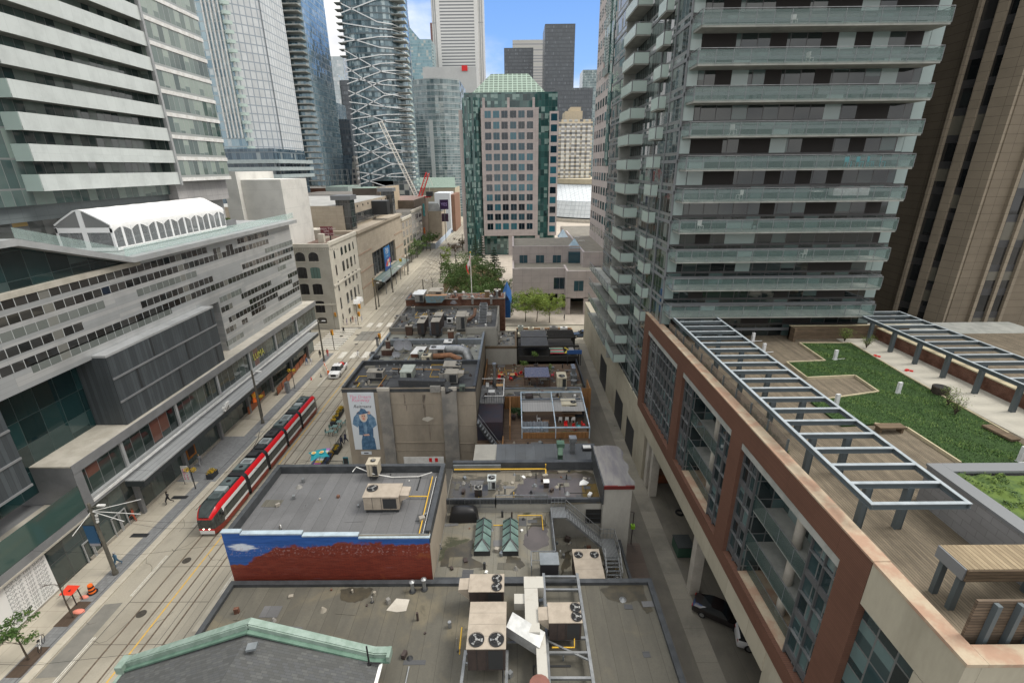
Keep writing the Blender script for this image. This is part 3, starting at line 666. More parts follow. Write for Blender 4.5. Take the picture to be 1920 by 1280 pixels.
for f in (.06, .109, .152): strip(pl[2], pl[3], f, f+.01, HOT2, .4, 'stone_rib')
for k in range(30):
 z = 20+3.1*k; b = MB(); b.box(43, 54, 71.6, 73, z, z+1.0, flat('dark brown balcony', (.04, .034, .03), .7)); b.build('balcony', t)
# == LEFT: film centre with residential tower
XB, XF, XC = -43.5, -45.5, -44.0
SILV = panel('silver cladding panels', (.44, .455, .46), (.30, .31, .31), 13, .44, .02, .09, .40, .45, .37, v0=.12, c2=(.50, .505, .50), prob=.4)
CHAR = panel('charcoal zinc', (.10, .115, .125), (.045, .05, .055), .42, 30, .03, .35, .5, .4, .3, streak=.35)
CHARS = surf('dark zinc side', (.05, .056, .06), (.03, .034, .037), .5, .6, .3)
TEAL = glaz('dark teal glass', 2.2, 2.6, (.004, .016, .018), (.012, .04, .042), .06, (.03, .05, .05), .06, (.05, .08, .08), .1, tilt=.008)
STRIPD = glaz('strip window glass', 1.15, 30, (.012, .013, .013), (.05, .05, .048), .07, (.42, .44, .44), 0, (.2, .2, .18), .08, tilt=.03)
STRIPG = glaz('grey green strip glass', 1.15, 30, (.12, .135, .125), (.17, .185, .175), .05, (.42, .44, .44), 0, (.2, .2, .18), .05, rough=.2, tilt=.01)
LOBBY = glaz('restaurant glazing', 1.5, 3.0, (.012, .02, .019), (.05, .07, .062), .07, (.14, .15, .15), .05, (.16, .07, .05), .15, v0=.6, tilt=.02)
SHOPG = glaz('shopfront glazing', 1.9, 2.6, (.03, .042, .04), (.075, .10, .092), .09, (.05, .055, .055), .08, (.14, .13, .11), .1, v0=.3, tilt=.015)
LGREY = surf('light grey metal fascia', (.42, .43, .43), (.35, .36, .36), .5, .5, .2)
MGREY = surf('mid grey metal fascia', (.24, .245, .25), (.2, .205, .21), .5, .6, .2)
ROOFL = surf('pale stone roof ledge', (.47, .44, .38), (.37, .345, .29), .9, .7)
yS, yE = P(128, 865.9, x=XB).y, P(565, 560, x=XF).y
t = thing('film_centre', 'silver striped film centre with charcoal boxes and a long street canopy', 'building', (-50, 65, 0))
zw0, zw1, zc0, zc1 = P(185, 668, x=XF).z, 27.8, 11.0, P(300, 619, x=XC).z
yc0, yc1 = P(216, 725, x=XC).y, P(409, 620, x=XC).y
yj = P(409, 565, x=XF).y
b = MB(); b.box(-80, XF, 15, yj, zw0, zw1, SILV); b.box(-80, XF, yj+.01, yE, 10.9, zw1, SILV); b.build('silver_wall', t)
dark = [((-20, 580), (388, 467.6)), ((-20, 612), (503, 452)), ((400, 472), (413, 468.5)), ((424, 466), (436, 462)), ((445, 452), (503, 438)), ((-20, 673), (157, 611)), ((264.7, 571), (399, 523)),
  ((-20, 706), (547, 481)), ((454, 499), (550, 467)), ((453, 557), (508, 529)), ((468, 567), (547, 526)), ((540, 518), (558, 510)), ((415, 581), (436, 573)), ((429, 598), (521, 553)), ((472, 588), (498, 574)),
  ((522, 561), (561, 539)), ((549, 535), (561, 529)), ((424, 621), (443, 612)), ((454, 605), (464, 599))]
grey = [((-20, 640), (196, 571)), ((257, 549), (369, 513)), ((59, 690), (322, 583)), ((497, 471), (548, 453)), ((521, 505), (536, 499)), ((412, 562), (453, 546)), ((427, 643), (457, 627)), ((494, 602), (565, 561))]
for L, m in ((dark, STRIPD), (grey, STRIPG)):
 for a, c in L:
  p, q = P(*a, x=XF), P(*c, x=XF); z = (p.z+q.z)/2
  MB().box(XF-.2, XF+.015, p.y, q.y, z-.42, z+.42, m).build('window_strip', t)
b = MB(); b.box(-50, XC, yc0, yc1, zc0, zc1-.25, CHAR); o = b.build('charcoal_box', t)
zz = [zc0+(zc1-zc0)*k/3 for k in (1, 2)]
b = MB(); b.box(XF-.2, XC+.06, yc0-.05, yc1+.05, zc1-.25, zc1, LGREY)
for z in zz: b.box(XC, XC+.1, yc0, yc1, z-.12, z+.1, MGREY)
b.build('ledge_trim', o)
for (f, r) in ((.33, 2), (.80, 2), (.17, 1), (.62, 1), (.50, 0), (.92, 0), (.96, 2)):
 y = yc0+(yc1-yc0)*f; z0 = [zc0, zz[0]+.12, zz[1]+.12][r]; z1 = [zz[0]-.13, zz[1]-.13, zc1-.3][r]
 MB().box(XC, XC+.02, y, y+.3, z0+.1, z1-.02, DARK).build('slot_window', o)
b = MB(); b.box(-48.5, -47.6, 15, yc0, 8, zw0, TEAL); b.build('dark_glazing', t)
yh = P(61, 909, x=XC).y; zh = P(61, 909, x=XC).z
b = MB(); b.box(-50, XC, 12, yh, zh, zw0-.01, CHAR); o = b.build('charcoal_box', t)
b = MB()
for z in (zh+.1, zh+2.9, zh+5.7): b.box(XC, XC+.1, 12, yh, z-.1, z+.1, MGREY)
b.build('ledge_trim', o)
zt_, zb_ = 10.95, P(162, 958, x=XB).z
b = MB(); b.box(-50, XB, yS, yE+2, zt_-.15, zt_, ROOFL); b.box(XB-.02, XB+.05, yS, yE+2, zt_-.95, zt_+.03, MGREY); b.box(-50, XB, yS, yS+.9, zb_, zt_-.16, MGREY); b.box(-50, XB, yS+.9, yE+2, zb_, zb_+.55, MGREY)
b.box(-50, XB, yS+.9, yE+2, zt_-.95, zt_-.16, MGREY); b.build('box_frame', t)
b = MB(); b.box(-50, XB-.45, yS+.95, yE+2, zb_+.56, zt_-.96, LOBBY); b.build('restaurant_window_glazing', t)
b = MB(); b.box(XB-.5, XB-.05, yS+.95, yE+2, zb_+.56, zb_+.95, LGREY); b.box(XB-.04, XB+.02, yS+.95, yE+2.2, zb_+.3, zb_+.62, WHITE); b.build('sill_trim', t)
y = yS+6
while y < yE: MB().box(XB-.43, XB-.2, y, y+.35, zb_+.6, zt_-.98, LGREY).build('pillar', t); y += 9
zk_ = P(300, 873.6, x=-41.5).z; ya, yb_ = P(270, 905, x=-41.5).y, P(597, 627.5, x=-41.5).y
b = MB(); b.box(-43.6, -41.5, ya, yb_, zk_-.12, zk_, panel('canopy roofing', (.30, .31, .31), (.12, .12, .12), .7, 40, .06, .1, .5, .4)); b.box(-43.6, -41.45, ya-.05, yb_+.05, zk_-.75, zk_-.13, flat('dark canopy fascia', (.035, .042, .045), .5)); b.box(-41.6, -41.42, ya, yb_, zk_-.1, zk_+.07, LGREY); b.build('canopy', t)
b = MB(); b.box(-50, -44.2, 28.5, 97, .12, zb_, SHOPG); b.build('shopfront_glazing', t)
b = MB(); b.box(-44.3, -44.05, 38, 97, .12, .45, CONC)
for y in (45, 53, 61, 69, 77, 85, 93): b.box(-44.15, -43.7, y, y+.45, .12, zb_, MGREY)
b.build('plinth_trim', t)
yp1 = P(105, 1105, z=.15).y
b = MB(); b.box(-46, -44.1, 12, yp1, .3, 4.6, flat('white shop hoarding', (.72, .72, .70), .6)); b.box(-46, -44.05, 12, yp1, .12, .3, CONC); pw_ = b.build('hoarding_panel', t)
TXG = flat('grey outline lettering', (.30, .31, .31), .6)
for k in range(10):
 z = 4.35-.42*k
 dx = [0, .5, 1.1, .2, .8, .35, .95, .1, .6, 1.0][k]
 text('POP-UP TIFF SHOP', 'lettering', .44, frame_m((-44.085, yp1-.15-dx*.0-(.03*k), z), (0, 1, 0), (0, 0, 1)), TXG, t, .004, 'RIGHT')
text('POP UP', 'lettering', .62, frame_m((-44.08, P(40, 1155, x=-44.1).y, P(40, 1155, x=-44.1).z), (0, 1, 0), (0, 0, 1)), flat('black lettering', (.02, .02, .02), .6), t, .006)
z0, z1 = P(145, 957, x=XB).z-.35, P(127, 923.5, x=XB).z
b = MB(); b.box(XB-.05, XB, 12, yS-.05, z0, z1, flat('green glass band', (.045, .085, .075), .08, 0, .9)); b.build('glass_guard', t)
b = MB(); b.box(-50, XB-.06, 12, yS-.05, z0-.9, z0+.3, MGREY); b.box(-50, XB+.02, 12, yS-.05, z0-1.0, z0-.02, MGREY); b.box(-47.55, XB-.1, 12, yS-.05, z0+.31, z0+.4, ROOFL); b.box(XB-.4, XB+.06, 12, yS, z0-1.05, z0-.85, ROOFL); b.build('terrace_floor', t)
b = MB(); b.box(-46, -44.12, yp1+.05, 28.4, .12, z0-1.0, SHOPG); b.build('shopfront_glazing', t)
for px in ((235, 1006), (160, 1055)):
 q = P(*px, z=.13); q.x = -44.1; b = MB()
 for k in range(2): b.box(-44.14, -44.02, q.y+k*1.0, q.y+k*1.0+.1, .13, 2.5, LGREY); b.box(-44.14, -44.02, q.y+k*1.0+.85, q.y+k*1.0+.95, .13, 2.5, LGREY); b.box(-44.14, -44.02, q.y+k*1.0+.1, q.y+k*1.0+.85, 2.38, 2.5, LGREY)
 b.build('door', t)
ed = [(yE+1.9, 28.25), (55.2, 28.5), (42.75, 32.4), (12, 32.4)]
b = MB()
for (ya_, za), (yb2, zb2) in zip(ed[:-1], ed[1:]):
 b.mesh([(-44.6, ya_, za-.62), (-44.6, yb2, zb2-.62), (-44.6, yb2, zb2), (-44.6, ya_, za), (-80, ya_, za-.62), (-80, yb2, zb2-.62), (-80, yb2, zb2), (-80, ya_, za)], [(0, 3, 2, 1), (3, 7, 6, 2), (0, 1, 5, 4)], LGREY)
b.mesh([(-44.6, yE+1.9, 27.63), (-44.6, yE+1.9, 28.25), (-80, yE+1.9, 28.25), (-80, yE+1.9, 27.63)], [(3, 2, 1, 0)], LGREY)
b.build('roof_slab', t)
b = MB(); b.mesh([(-45.9, 57, 27.8), (-45.9, 12, 27.8), (-45.9, 12, 31.8), (-45.9, 42.7, 31.8)], [(0, 3, 2, 1)], TEAL); b.box(-45.95, XF+.1, 12, 57, 27.3, 27.85, ROOFL); b.build('upper_glazing', t)
b = MB(); b.box(-60, -46.6, yE-7, yE-.3, 25.6, 27.6, TEAL)
b.build('corner_glazing', t)
b = MB(); b.cyl((-46, yE-.6, 25.5), .25, 2.2, MGREY, 12); b.build('corner_pillar', t)
b = MB()
for i in range(10):
 f = i/10; y = 55+(-12.2)*f; z = 28.55+3.9*f; b.mesh([(-44.75, y, z), (-44.75, y-1.2, z+.38), (-44.75, y-1.2, z+1.35), (-44.75, y, z+.97)], [(0, 1, 2, 3)], clear('clear roof guard glass', (.5, .66, .62), .35))
b.build('stepped_guard_glazing', t); b = MB()
for i in range(24): y = 56+i*1.9; b.box(-46.1, -46.08, y, y+1.85, 28.4, 29.5, clear('clear roof guard glass', (.5, .66, .62), .35))
b.build('roof_guard_glazing', t)
text('LUMA', 'lettering', 1.5, frame_m((-43.86, P(483, 655, x=-43.9).y, 8.3), (0, 1, 0), (0, 0, 1)), flat('dim yellow lettering', (.40, .39, .08), .5), t, .03, sx=.9)
o = text('tiff', 'lettering', 1.5, frame_m((-41.35, P(424, 766, x=-41.4).y, zk_+.55), (0, 1, 0), (0, 0, 1)), WHITE, t, .12)
TENT = surf('white tent fabric', (.86, .86, .85), (.80, .80, .79), .7, .6, fine=.02)
TENTF = flat('white tent frame', (.80, .81, .81), .4)
CLEARW = clear('clear tent window', (.30, .32, .33), .55)
b0 = P(222, 470, z=28.62); xr, yg = b0.x, b0.y; yf_ = P(425, 427, x=xr).y
xl = P(104, 430, y=yg).x; za = P(148, 393, y=yg).z; ze = P(211, 426, y=yg).z; xm = (xr+xl)/2
t = thing('marquee_tent', 'white marquee tent with clear window walls on the roof terrace', 'tent', (xm, (yg+yf_)/2, 28.6))
prof = [(xl, ze-.1), (xl+.05, ze+.35), (xl+.9, ze+.9), (xm-.6, za-.12), (xm, za), (xm+.6, za-.12), (xr-.9, ze+.9), (xr-.05, ze+.35), (xr, ze-.1)]
NB = 8; L = (yf_-yg)/NB
b = MB(); rings = []
for i in range(NB*4+1):
 f = (i % 4)/4; sag = .10*sin(pi*f); rings.append([(x, yg+L*i/4, z-sag*(.4 if 0 < k < 8 else 0)) for k, (x, z) in enumerate(prof)])
b.loft(rings, TENT, close=False); b.build('roof', t, smooth=50)
for s, x in ((1, xr), (-1, xl)):
 for k in range(NB):
  y0 = yg+L*k; w_ = MB()
  arc = [(y0+L*j/10, ze-.1-.55*(1-sin(pi*j/10))) for j in range(11)]
  w_.mesh([(x+.01*s, y, ze) for y, _ in arc]+[(x+.01*s, y, z) for y, z in arc], [(j, j+1, 12+j, 11+j) for j in range(10)], TENT)
  w_.mesh([(x, y0, 28.65), (x, y0+L, 28.65), (x, y0+L, ze-.2), (x, y0, ze-.2)], [(0, 1, 2, 3)], CLEARW); w_.box(x-.02, x+.03, y0, y0+L, 28.62, 29.0, TENT)
  w_.build('wall_panel', t)
  f_ = MB(); f_.box(x-.06, x+.08, y0-.06, y0+.06, 28.6, ze, TENTF); f_.box(x-.02, x+.05, y0+L*.46, y0+L*.46+.35, 28.6, ze-.1, TENTF); f_.build('post', t)
for y in (yg, yf_):
 w_ = MB(); w_.mesh([(x, y, z) for x, z in prof]+[(xl, y, ze-.6), (xr, y, ze-.6)], [(0, 1, 2, 3, 4, 5, 6, 7, 8, 10, 9)], clear('grey tent gable', (.25, .26, .26), .75)); w_.mesh([(xl, y, 28.65), (xr, y, 28.65), (xr, y, ze-.5), (xl, y, ze-.5)], [(0, 1, 2, 3)], CLEARW); w_.build('gable_panel', t)
 f_ = MB(); d = -.06 if y == yg else .06
 f_.box(xl, xr, y+d-.05, y+d+.05, ze-.65, ze-.05, TENTF); f_.box(xm-.3, xm+.3, y+d-.04, y+d+.04, 28.6, za-.05, TENTF); f_.box(xl, xl+.25, y+d-.05, y+d+.05, 28.6, ze, TENTF); f_.box(xr-.25, xr, y+d-.05, y+d+.05, 28.6, ze, TENTF); f_.box(xl, xr, y+d-.045, y+d+.045, 28.6, 29.0, TENTF)
 for p, q in zip(prof[1:-1], prof[2:]): f_.bar((p[0], y+d, p[1]-.08), (q[0], y+d, q[1]-.08), .1, .16, TENTF)
 f_.build('gable_frame', t)
XR = -54.0
FH = (P(320.3, 264, x=XR).z-P(339, 344.7, x=XR).z)/2; ZB0 = P(338, 344.7, x=XR).z
yt0, yt1, yt2 = P(82, 355, x=XR).y, P(338, 344, x=XR).y, P(433, 339, x=XR).y
RG = glaz('residential glass', 1.25, FH, (.03, .055, .056), (.11, .155, .145), .07, (.14, .15, .15), .2, (.22, .28, .25), .4, v0=ZB0+.1, tilt=.03)
RW = glaz('residential window wall', 1.25, FH, (.035, .065, .06), (.14, .19, .17), .08, (.30, .32, .31), .75, (.30, .36, .31), .45, v0=ZB0+.55, tilt=.03)
FROST = panel('frosted guard panels', (.56, .60, .585), (.43, .47, .455), 1.55, 40, .025, .07, .25, .5)
t = thing('residential_tower', 'apartment tower with long frosted glass balcony bands above the film centre', 'building', (-65, 75, 28))
b = MB(); b.box(-85, XR-2.0, 20, yt1, ZB0-1.6, 105, RG, skip='t'); b.build('recessed_glass_wall', t)
b = MB(); b.box(-85, XR, yt1+.05, yt2, ZB0+.6, 105, RW); b.build('window_wall', t)
for k in range(21):
 z = ZB0+FH*k
 s = MB().box(XR-2, XR, yt0, yt1, z, z+.3, SLABM).build('balcony', t)
 MB().box(XR-.04, XR+.03, yt0, yt1, z-.05, z+1.78, FROST).build('frosted_guard', s)
 MB().box(XR-2, XR-.05, yt0-.04, yt0+.03, z-.05, z+1.78, BALG2).build('end_guard', s)
b = MB()
for k in range(21): z = ZB0+.62+FH*k; b.box(XR-.1, XR+.12, yt1+.05, yt2+.1, z-.25, z+.3, WHITE)
b.box(XR-.3, XR+.25, yt1-.05, yt1+.35, ZB0-.2, 105, LGREY); b.build('slab_edge_trim', t)
b = MB(); b.box(-85, XR-1, yt1+.3, yt2, 32.8, ZB0+.5, panel('grey tower base panels', (.36, .35, .345), (.2, .2, .2), 1.7, 1.2, .05, .06, .6)); b.box(-85, XR-2.6, 15, yt1+.3, ZB0-3.4, ZB0-.02, panel('dark grey soffit panels', (.12, .14, .145), (.06, .07, .07), 1.6, 3, .03, .05, .5)); b.box(-85, XR-2.2, yt1+.4, yt2-.3, 28, 32.8, flat('grey tower foot', (.30, .30, .295), .8)); b.build('tower_base', t)
b = MB(); b.box(-85, XR-3.4, 12, yt1+.2, 28, ZB0-3.42, glaz('lobby glass with gold panels', 1.9, 5, (.06, .065, .062), (.16, .165, .16), .06, (.05, .055, .055), .1, (.40, .26, .07), .16, tilt=.03)); b.build('lobby_glazing', t)
b = MB(); q = P(425, 410, x=-52); b.box(-54, -50.5, q.y-5, q.y+.2, 28.5, 29.6, MGREY); t2 = thing('planter', 'long grey planter with clipped hedge beside the marquee tent', 'planter', (-52, q.y-2, 28.5)); b.build('trough', t2)
b = MB(); rr = random.Random(4)
for k in range(9): leaves(b, (-52+rr.uniform(-1, 1), q.y-4.5+k*.5, 29.7), .5, 90, .12, LEAF, rr, .5)
b.build('hedge_foliage', t2)
t = thing('white_block', 'blank white rendered block behind the film centre roof', 'building', (-66, 118, 0))
Yw = 112
x0, x1, x2 = P(431, 370, y=Yw).x, P(457, 370, y=Yw).x, P(531, 370, y=Yw).x
z1, z2 = P(450, 322, y=Yw).z, P(490, 337, y=Yw).z
RENDW = panel('white render', (.66, .65, .61), (.5, .5, .47), 40, 4.2, .06, .03, .8)
MB().box(x0, x1, Yw-1.5, Yw+16, 0, z1, RENDW).build('stair_tower_wall', t); MB().box(x1+.02, x2, Yw, Yw+14, 0, z2, RENDW).build('wall', t)
# == LOW BLOCK between street and alley
RF1 = membrane('old brown roofing', (.125, .117, .093), (.07, .067, .058), 1.05, 0, (.03, .032, .026), .75, (.20, .17, .11), .2, .60, .68)
RF2 = membrane('grey roofing sheets', (.15, .15, .152), (.12, .12, .122), 1.0, 0, (.07, .07, .07), .3, None, .15)
RF3 = membrane('ponded roofing', (.22, .195, .155), (.15, .14, .115), 1.0, 0, (.055, .052, .045), .85, (.26, .22, .15), .17, .5, .54)
RF4 = membrane('mossy roofing', (.19, .18, .15), (.14, .135, .11), .95, 0, (.035, .04, .022), .9, (.24, .20, .13), .22, .55, .60)
RF5 = membrane('dark roofing', (.085, .087, .09), (.065, .067, .07), 1.0, 1, (.03, .03, .03), .4, None, .2)
RF6 = membrane('grey green roofing', (.26, .265, .235), (.20, .205, .185), 1.2, 1, (.10, .095, .08), .6, (.17, .16, .13), .18)
COPE = surf('dark coping metal', (.075, .08, .085), (.05, .054, .058), .5, 1.2, .2)
COPEG = surf('grey coping metal', (.24, .26, .275), (.18, .2, .21), .45, 1.2, .3)
CWALL = surf('stained board concrete', (.33, .285, .225), (.23, .20, .16), .92, .28, st=(1, 1, .45), lo=.38, hi=.7)
STUC = surf('grey stucco', (.34, .33, .295), (.27, .26, .235), .92, .35, st=(1, 1, .4), lo=.45, hi=.75)
BRKW = brick('old red brick', (.19, .075, .045), (.13, .05, .032), (.17, .13, .10))
BROWN = surf('brown painted steel', (.10, .055, .04), (.06, .04, .03), .6, 2)
def flat_building(label, x0, x1, y0, y1, z1, wall, roof, ph=.45, cope=COPE, pt=.3, sides='fklr', name='commercial_building', z0=0):
 t = thing(name, label, 'building', ((x0+x1)/2, (y0+y1)/2, z0))
 b = MB(); b.box(x0, x1, y0, y1, z0, z1-.02, wall, skip='t')
 b.build('wall', t)
 MB().face([(x0+.02, y0+.02, z1-ph), (x1-.02, y0+.02, z1-ph), (x1-.02, y1-.02, z1-ph), (x0+.02, y1-.02, z1-ph)], roof).build('roof', t)
 b = MB(); e = .03
 if 'f' in sides: b.box(x0-e, x1+e, y0-e, y0+pt, z1-ph-.1, z1, cope)
 if 'k' in sides: b.box(x0-e, x1+e, y1-pt, y1+e, z1-ph-.1, z1, cope)
 if 'l' in sides: b.box(x0-e, x0+pt, y0+pt+.001, y1-pt-.001, z1-ph-.1, z1, cope)
 if 'r' in sides: b.box(x1-pt, x1+e, y0+pt+.001, y1-pt-.001, z1-ph-.1, z1, cope)
 if b.v: b.build('coping', t)
 return t
flat_building('nearest flat roof with brown roofing strips and big rooftop units', -22, 10.35, 9, 27.7, 8.25, CWALL, RF1, .28, COPE, .35)
XM = -6.5
tm = flat_building('flat roofed building with a red brick mural wall under a painted blue sky', -22, XM, 28.1, 37, 12.35, CWALL, RF2, .75, COPE, .35, 'klr')
def mural():
 m, nt, b = mk('mural paint'); u, v = uv_xy(nt)
 tc = nd(nt, 'ShaderNodeTexCoord').outputs['Object']
 br = nd(nt, 'ShaderNodeTexBrick', {'Vector': nd(nt, 'ShaderNodeUVMap').outputs[0], 'Color1': (.20, .036, .02, 1), 'Color2': (.14, .025, .016, 1), 'Mortar': (.09, .02, .015, 1), 'Scale': 1, 'Mortar Size': .012, 'Brick Width': .4, 'Row Height': .12})
 n = nd(nt, 'ShaderNodeTexNoise', {'Vector': tc, 'Scale': .55, 'Detail': 8, 'Roughness': .6}).outputs[0]
 n2 = nd(nt, 'ShaderNodeTexNoise', {'Vector': nd(nt, 'ShaderNodeMapping', {0: tc, 3: (.5, 1, 5)}).outputs[0], 'Scale': 1.2, 'Detail': 8, 'Roughness': .7}).outputs[0]
 red = mix(nt, ramp(nt, n2, .45, .75), br.outputs[0], (.21, .05, .03))
 red = mix(nt, ma(nt, 'MULTIPLY', ramp(nt, n2, .60, .72), .6), red, (.10, .075, .12))
 red = mix(nt, ma(nt, 'MULTIPLY', ramp(nt, n, .62, .75), .45), red, (.30, .10, .03))
 blue = mix(nt, ramp(nt, n2, .35, .65), (.018, .07, .24), (.03, .10, .33))
 lv = ma(nt, 'ADD', 11.45, ma(nt, 'MULTIPLY', ma(nt, 'SUBTRACT', n, .5), 2.6))
 lv = ma(nt, 'SUBTRACT', lv, ma(nt, 'MULTIPLY', ramp(nt, u, -17.2, -21.6), 2.3))
 col = mix(nt, ramp(nt, ma(nt, 'SUBTRACT', v, lv), -.12, .12), red, blue)
 du = ma(nt, 'DIVIDE', ma(nt, 'ADD', u, 20.7), 1.25); dv = ma(nt, 'DIVIDE', ma(nt, 'SUBTRACT', v, 11.25), .38)
 dd = ma(nt, 'ADD', ma(nt, 'ADD', ma(nt, 'MULTIPLY', du, du), ma(nt, 'MULTIPLY', dv, dv)), ma(nt, 'MULTIPLY', ma(nt, 'SUBTRACT', n2, .5), 3))
 col = mix(nt, ramp(nt, dd, .9, .35), col, (.55, .60, .66))
 pf = ma(nt, 'MULTIPLY', ma(nt, 'GREATER_THAN', nd(nt, 'ShaderNodeTexNoise', {'Vector': tc, 'Scale': 6, 'Detail': 3}).outputs[0], .60), ma(nt, 'MULTIPLY', ramp(nt, v, 10.1, 10.8), ramp(nt, v, 11.6, 11.1)))
 col = mix(nt, ma(nt, 'MULTIPLY', pf, .35), col, (.42, .30, .30))
 fin(nt, b, col, .6, 0, .3, br.outputs[1], -.2, .02); return m
b = MB(); b.mesh([(-22, 28.0, 7), (XM, 28.0, 7), (XM, 28.0, 12.08), (-11.8, 28.0, 12.08), (-11.8, 28.0, 12.3), (-16, 28.0, 12.3), (-16, 28.0, 12.5), (-20.2, 28.0, 12.5), (-20.8, 28.0, 12.66), (-22, 28.0, 12.66)], [tuple(range(10))], mural()); b.build('mural_wall', tm)
PALEB = surf('pale blue coping', (.40, .48, .53), (.3, .36, .4), .5, 1)
b = MB()
for x0, x1, z in ((-22.05, -20.6, 12.68), (-20.6, -16, 12.52), (-16, -11.8, 12.32), (-11.8, XM+.05, 12.1)): b.box(x0, x1-.005, 27.93, 28.32, z-.06, z+.05, PALEB); b.box(x0, x1-.005, 28.05, 28.3, 11.5, z-.06, COPE)
b.build('mural_coping', tm)
t3 = flat_building('flat roof with a large puddle behind the mural building', XM+.03, 8.0, 36.2, 41.6, 8.9, STUC, RF3, .4, COPE, .25, 'fk', z0=0)
b = MB(); b.box(XM+.05, 8, 41.2, 41.65, 8.4, 9.5, COPE); b.box(-6.4, -1.5, 41.0, 41.2, 8.6, 9.3, COPEG); b.build('rear_parapet_wall', t3)
t4 = flat_building('mossy flat roof with two glass skylights', XM+.03, 3.35, 28.2, 36.1, 7.75, STUC, RF4, .25, COPE, .22, 'fr')
t5 = flat_building('low mossy roof with the outdoor metal stair', 3.4, 9.9, 28.0, 36.1, 4.75, STUC, RF4, .25, COPE, .2, 'fr')
tb = thing('raised_roof_block', 'raised block with warped grey lid and red trim at the alley', 'building', (9.3, 38.5, 0))
b = MB(); b.box(8.05, 10.6, 35.5, 41.8, 0, 10.85, STUC); b.build('wall', tb)
b = MB(); xs_ = [8.0+2.75*i/6 for i in range(7)]; ys_ = [35.4+6.6*j/10 for j in range(11)]; rr = random.Random(9)
vs = [(x+(.18*sin(j*1.7) if i == 6 else 0), y, 10.9+.05*sin(x*3+y)+.02*rr.random()) for j, y in enumerate(ys_) for i, x in enumerate(xs_)]
b.mesh(vs, [(j*7+i, j*7+i+1, (j+1)*7+i+1, (j+1)*7+i) for j in range(10) for i in range(6)], surf('purple grey lid membrane', (.125, .12, .13), (.19, .185, .175), .55, .6, st=(2, .5, 1)))
b.box(7.98, 10.75, 35.33, 35.5, 10.6, 10.93, surf('dark red trim', (.12, .02, .018), (.08, .015, .012), .5)); b.box(7.93, 8.05, 35.4, 42, 8.9, 10.95, COPE); b.build('lid_roof', tb, smooth=50)
wb = MB(); wb.box(6.6, 9.2, 36.05, 36.14, 6.2, 7.75, flat('dark louvre', (.018, .018, .017), .6)); [wb.box(6.6, 9.2, 35.99, 36.06, 6.3+.5*k, 6.35+.5*k, DARK) for k in range(3)]; wb.build('louvre_opening', t3)
ts = thing('seamed_roof_building', 'low building with dark blue grey seamed roof beside the alley', 'building', (3.5, 46, 0))
MB().box(-4.8, 9.4, 42.0, 49, 0, 6.7, STUC).build('wall', ts)
b = MB(); b.mesh([(-2.2, 42.0, 7.2), (9.5, 42.0, 7.2), (9.5, 49.0, 6.72), (-2.2, 49.0, 6.72)], [(0, 1, 2, 3)], membrane('seamed blue grey roof', (.115, .125, .135), (.095, .102, .11), 1.15, 0, (.07, .07, .07), .3, None, .3)); b.box(-2.2, 9.5, 42.0, 42.06, 6.7, 7.19, COPE); b.build('roof', ts)
b = MB(); b.box(-4.85, -2.25, 41.9, 42.3, 5, 8.4, CWALL); b.build('stub_wall', ts)
# -- house gable with copper edge
SHING = panel('grey shingles', (.125, .128, .125), (.06, .062, .06), .34, .16, .018, .5, .9, .2, shift=.37, c2=(.085, .088, .09), prob=.3)
COPP = surf('green copper', (.27, .345, .30), (.19, .26, .215), .6, 1.6, .1)
COPD = surf('dark green copper', (.12, .20, .155), (.085, .15, .115), .6, 1.6)
t = thing('gabled_house', 'grey shingled gable roof with green copper verge at the bottom of the view', 'house', (-16.4, 16, 0))
zl, zr_, zp, yg2 = 8.6, 9.3, 11.75, 21.0
MB().box(-24.3, -8.7, 6, yg2-.4, 0, 8.5, BRKW).build('wall', t)
b = MB(); b.mesh([(-24.6, 4, zl), (-16.2, 4, zp), (-16.2, yg2-.4, zp), (-24.6, yg2-.4, zl)], [(0, 1, 2, 3)], SHING); b.mesh([(-16.2, 4, zp), (-8.5, 4, zr_), (-8.5, yg2-.4, zr_), (-16.2, yg2-.4, zp)], [(0, 1, 2, 3)], SHING)
b.mesh([(-24.4, yg2-.4, 8.4), (-8.7, yg2-.4, 8.4), (-8.7, yg2-.4, zr_), (-16.2, yg2-.4, zp), (-24.4, yg2-.4, zl)], [(0, 1, 2, 3, 4)], BRKW); b.build('roof', t)
b = MB(); bl = [(-24.7, zl+.28), (-16.2, zp+.42), (-8.9, zr_+.34), (-7.9, zr_+.34)]
for (xa, za_), (xb, zb2) in zip(bl[:-1], bl[1:]):
 b.bar((xa, yg2-.1, za_+.2), (xb, yg2-.1, zb2+.2), .42, .1, COPP); b.bar((xa, yg2-.32, za_), (xb, yg2-.32, zb2), .1, .34, COPP); b.bar((xa, yg2-.45, za_-.2), (xb, yg2-.45, zb2-.2), .34, .12, COPD)
b.box(-24.95, -24.5, yg2-.7, yg2+.15, zl+.05, zl+.6, COPP); b.box(-8.05, -7.85, yg2-.6, yg2+.12, zr_+.05, zr_+.6, COPP); b.build('copper_verge', t)
b = MB(); b.bar((-8.4, 4, zr_+.02), (-8.4, yg2-.6, zr_+.02), .2, .12, WHITE); b.build('gutter', t); MB().bar((-24.7, 4, zl), (-24.7, yg2-.6, zl), .2, .12, COPP).build('gutter', t)
q = P(472, 1211, y=19.6); MB().obox((q.x-.0, q.y, q.z-.12), .55, .45, .16, .2, COPEG).build('roof_vent', t)
b = MB(); q = P(692, 1242, z=9.6); b.tube([(q.x, q.y, q.z-.3), (q.x-.02, q.y+.05, q.z+1.35)], .055, BLACK, 8); b.tube([(q.x, q.y, q.z), (q.x+.7, q.y, q.z-.05)], .06, BLACK, 6); b.cyl((q.x, q.y, q.z-.35), .13, .3, BLACK, 8)
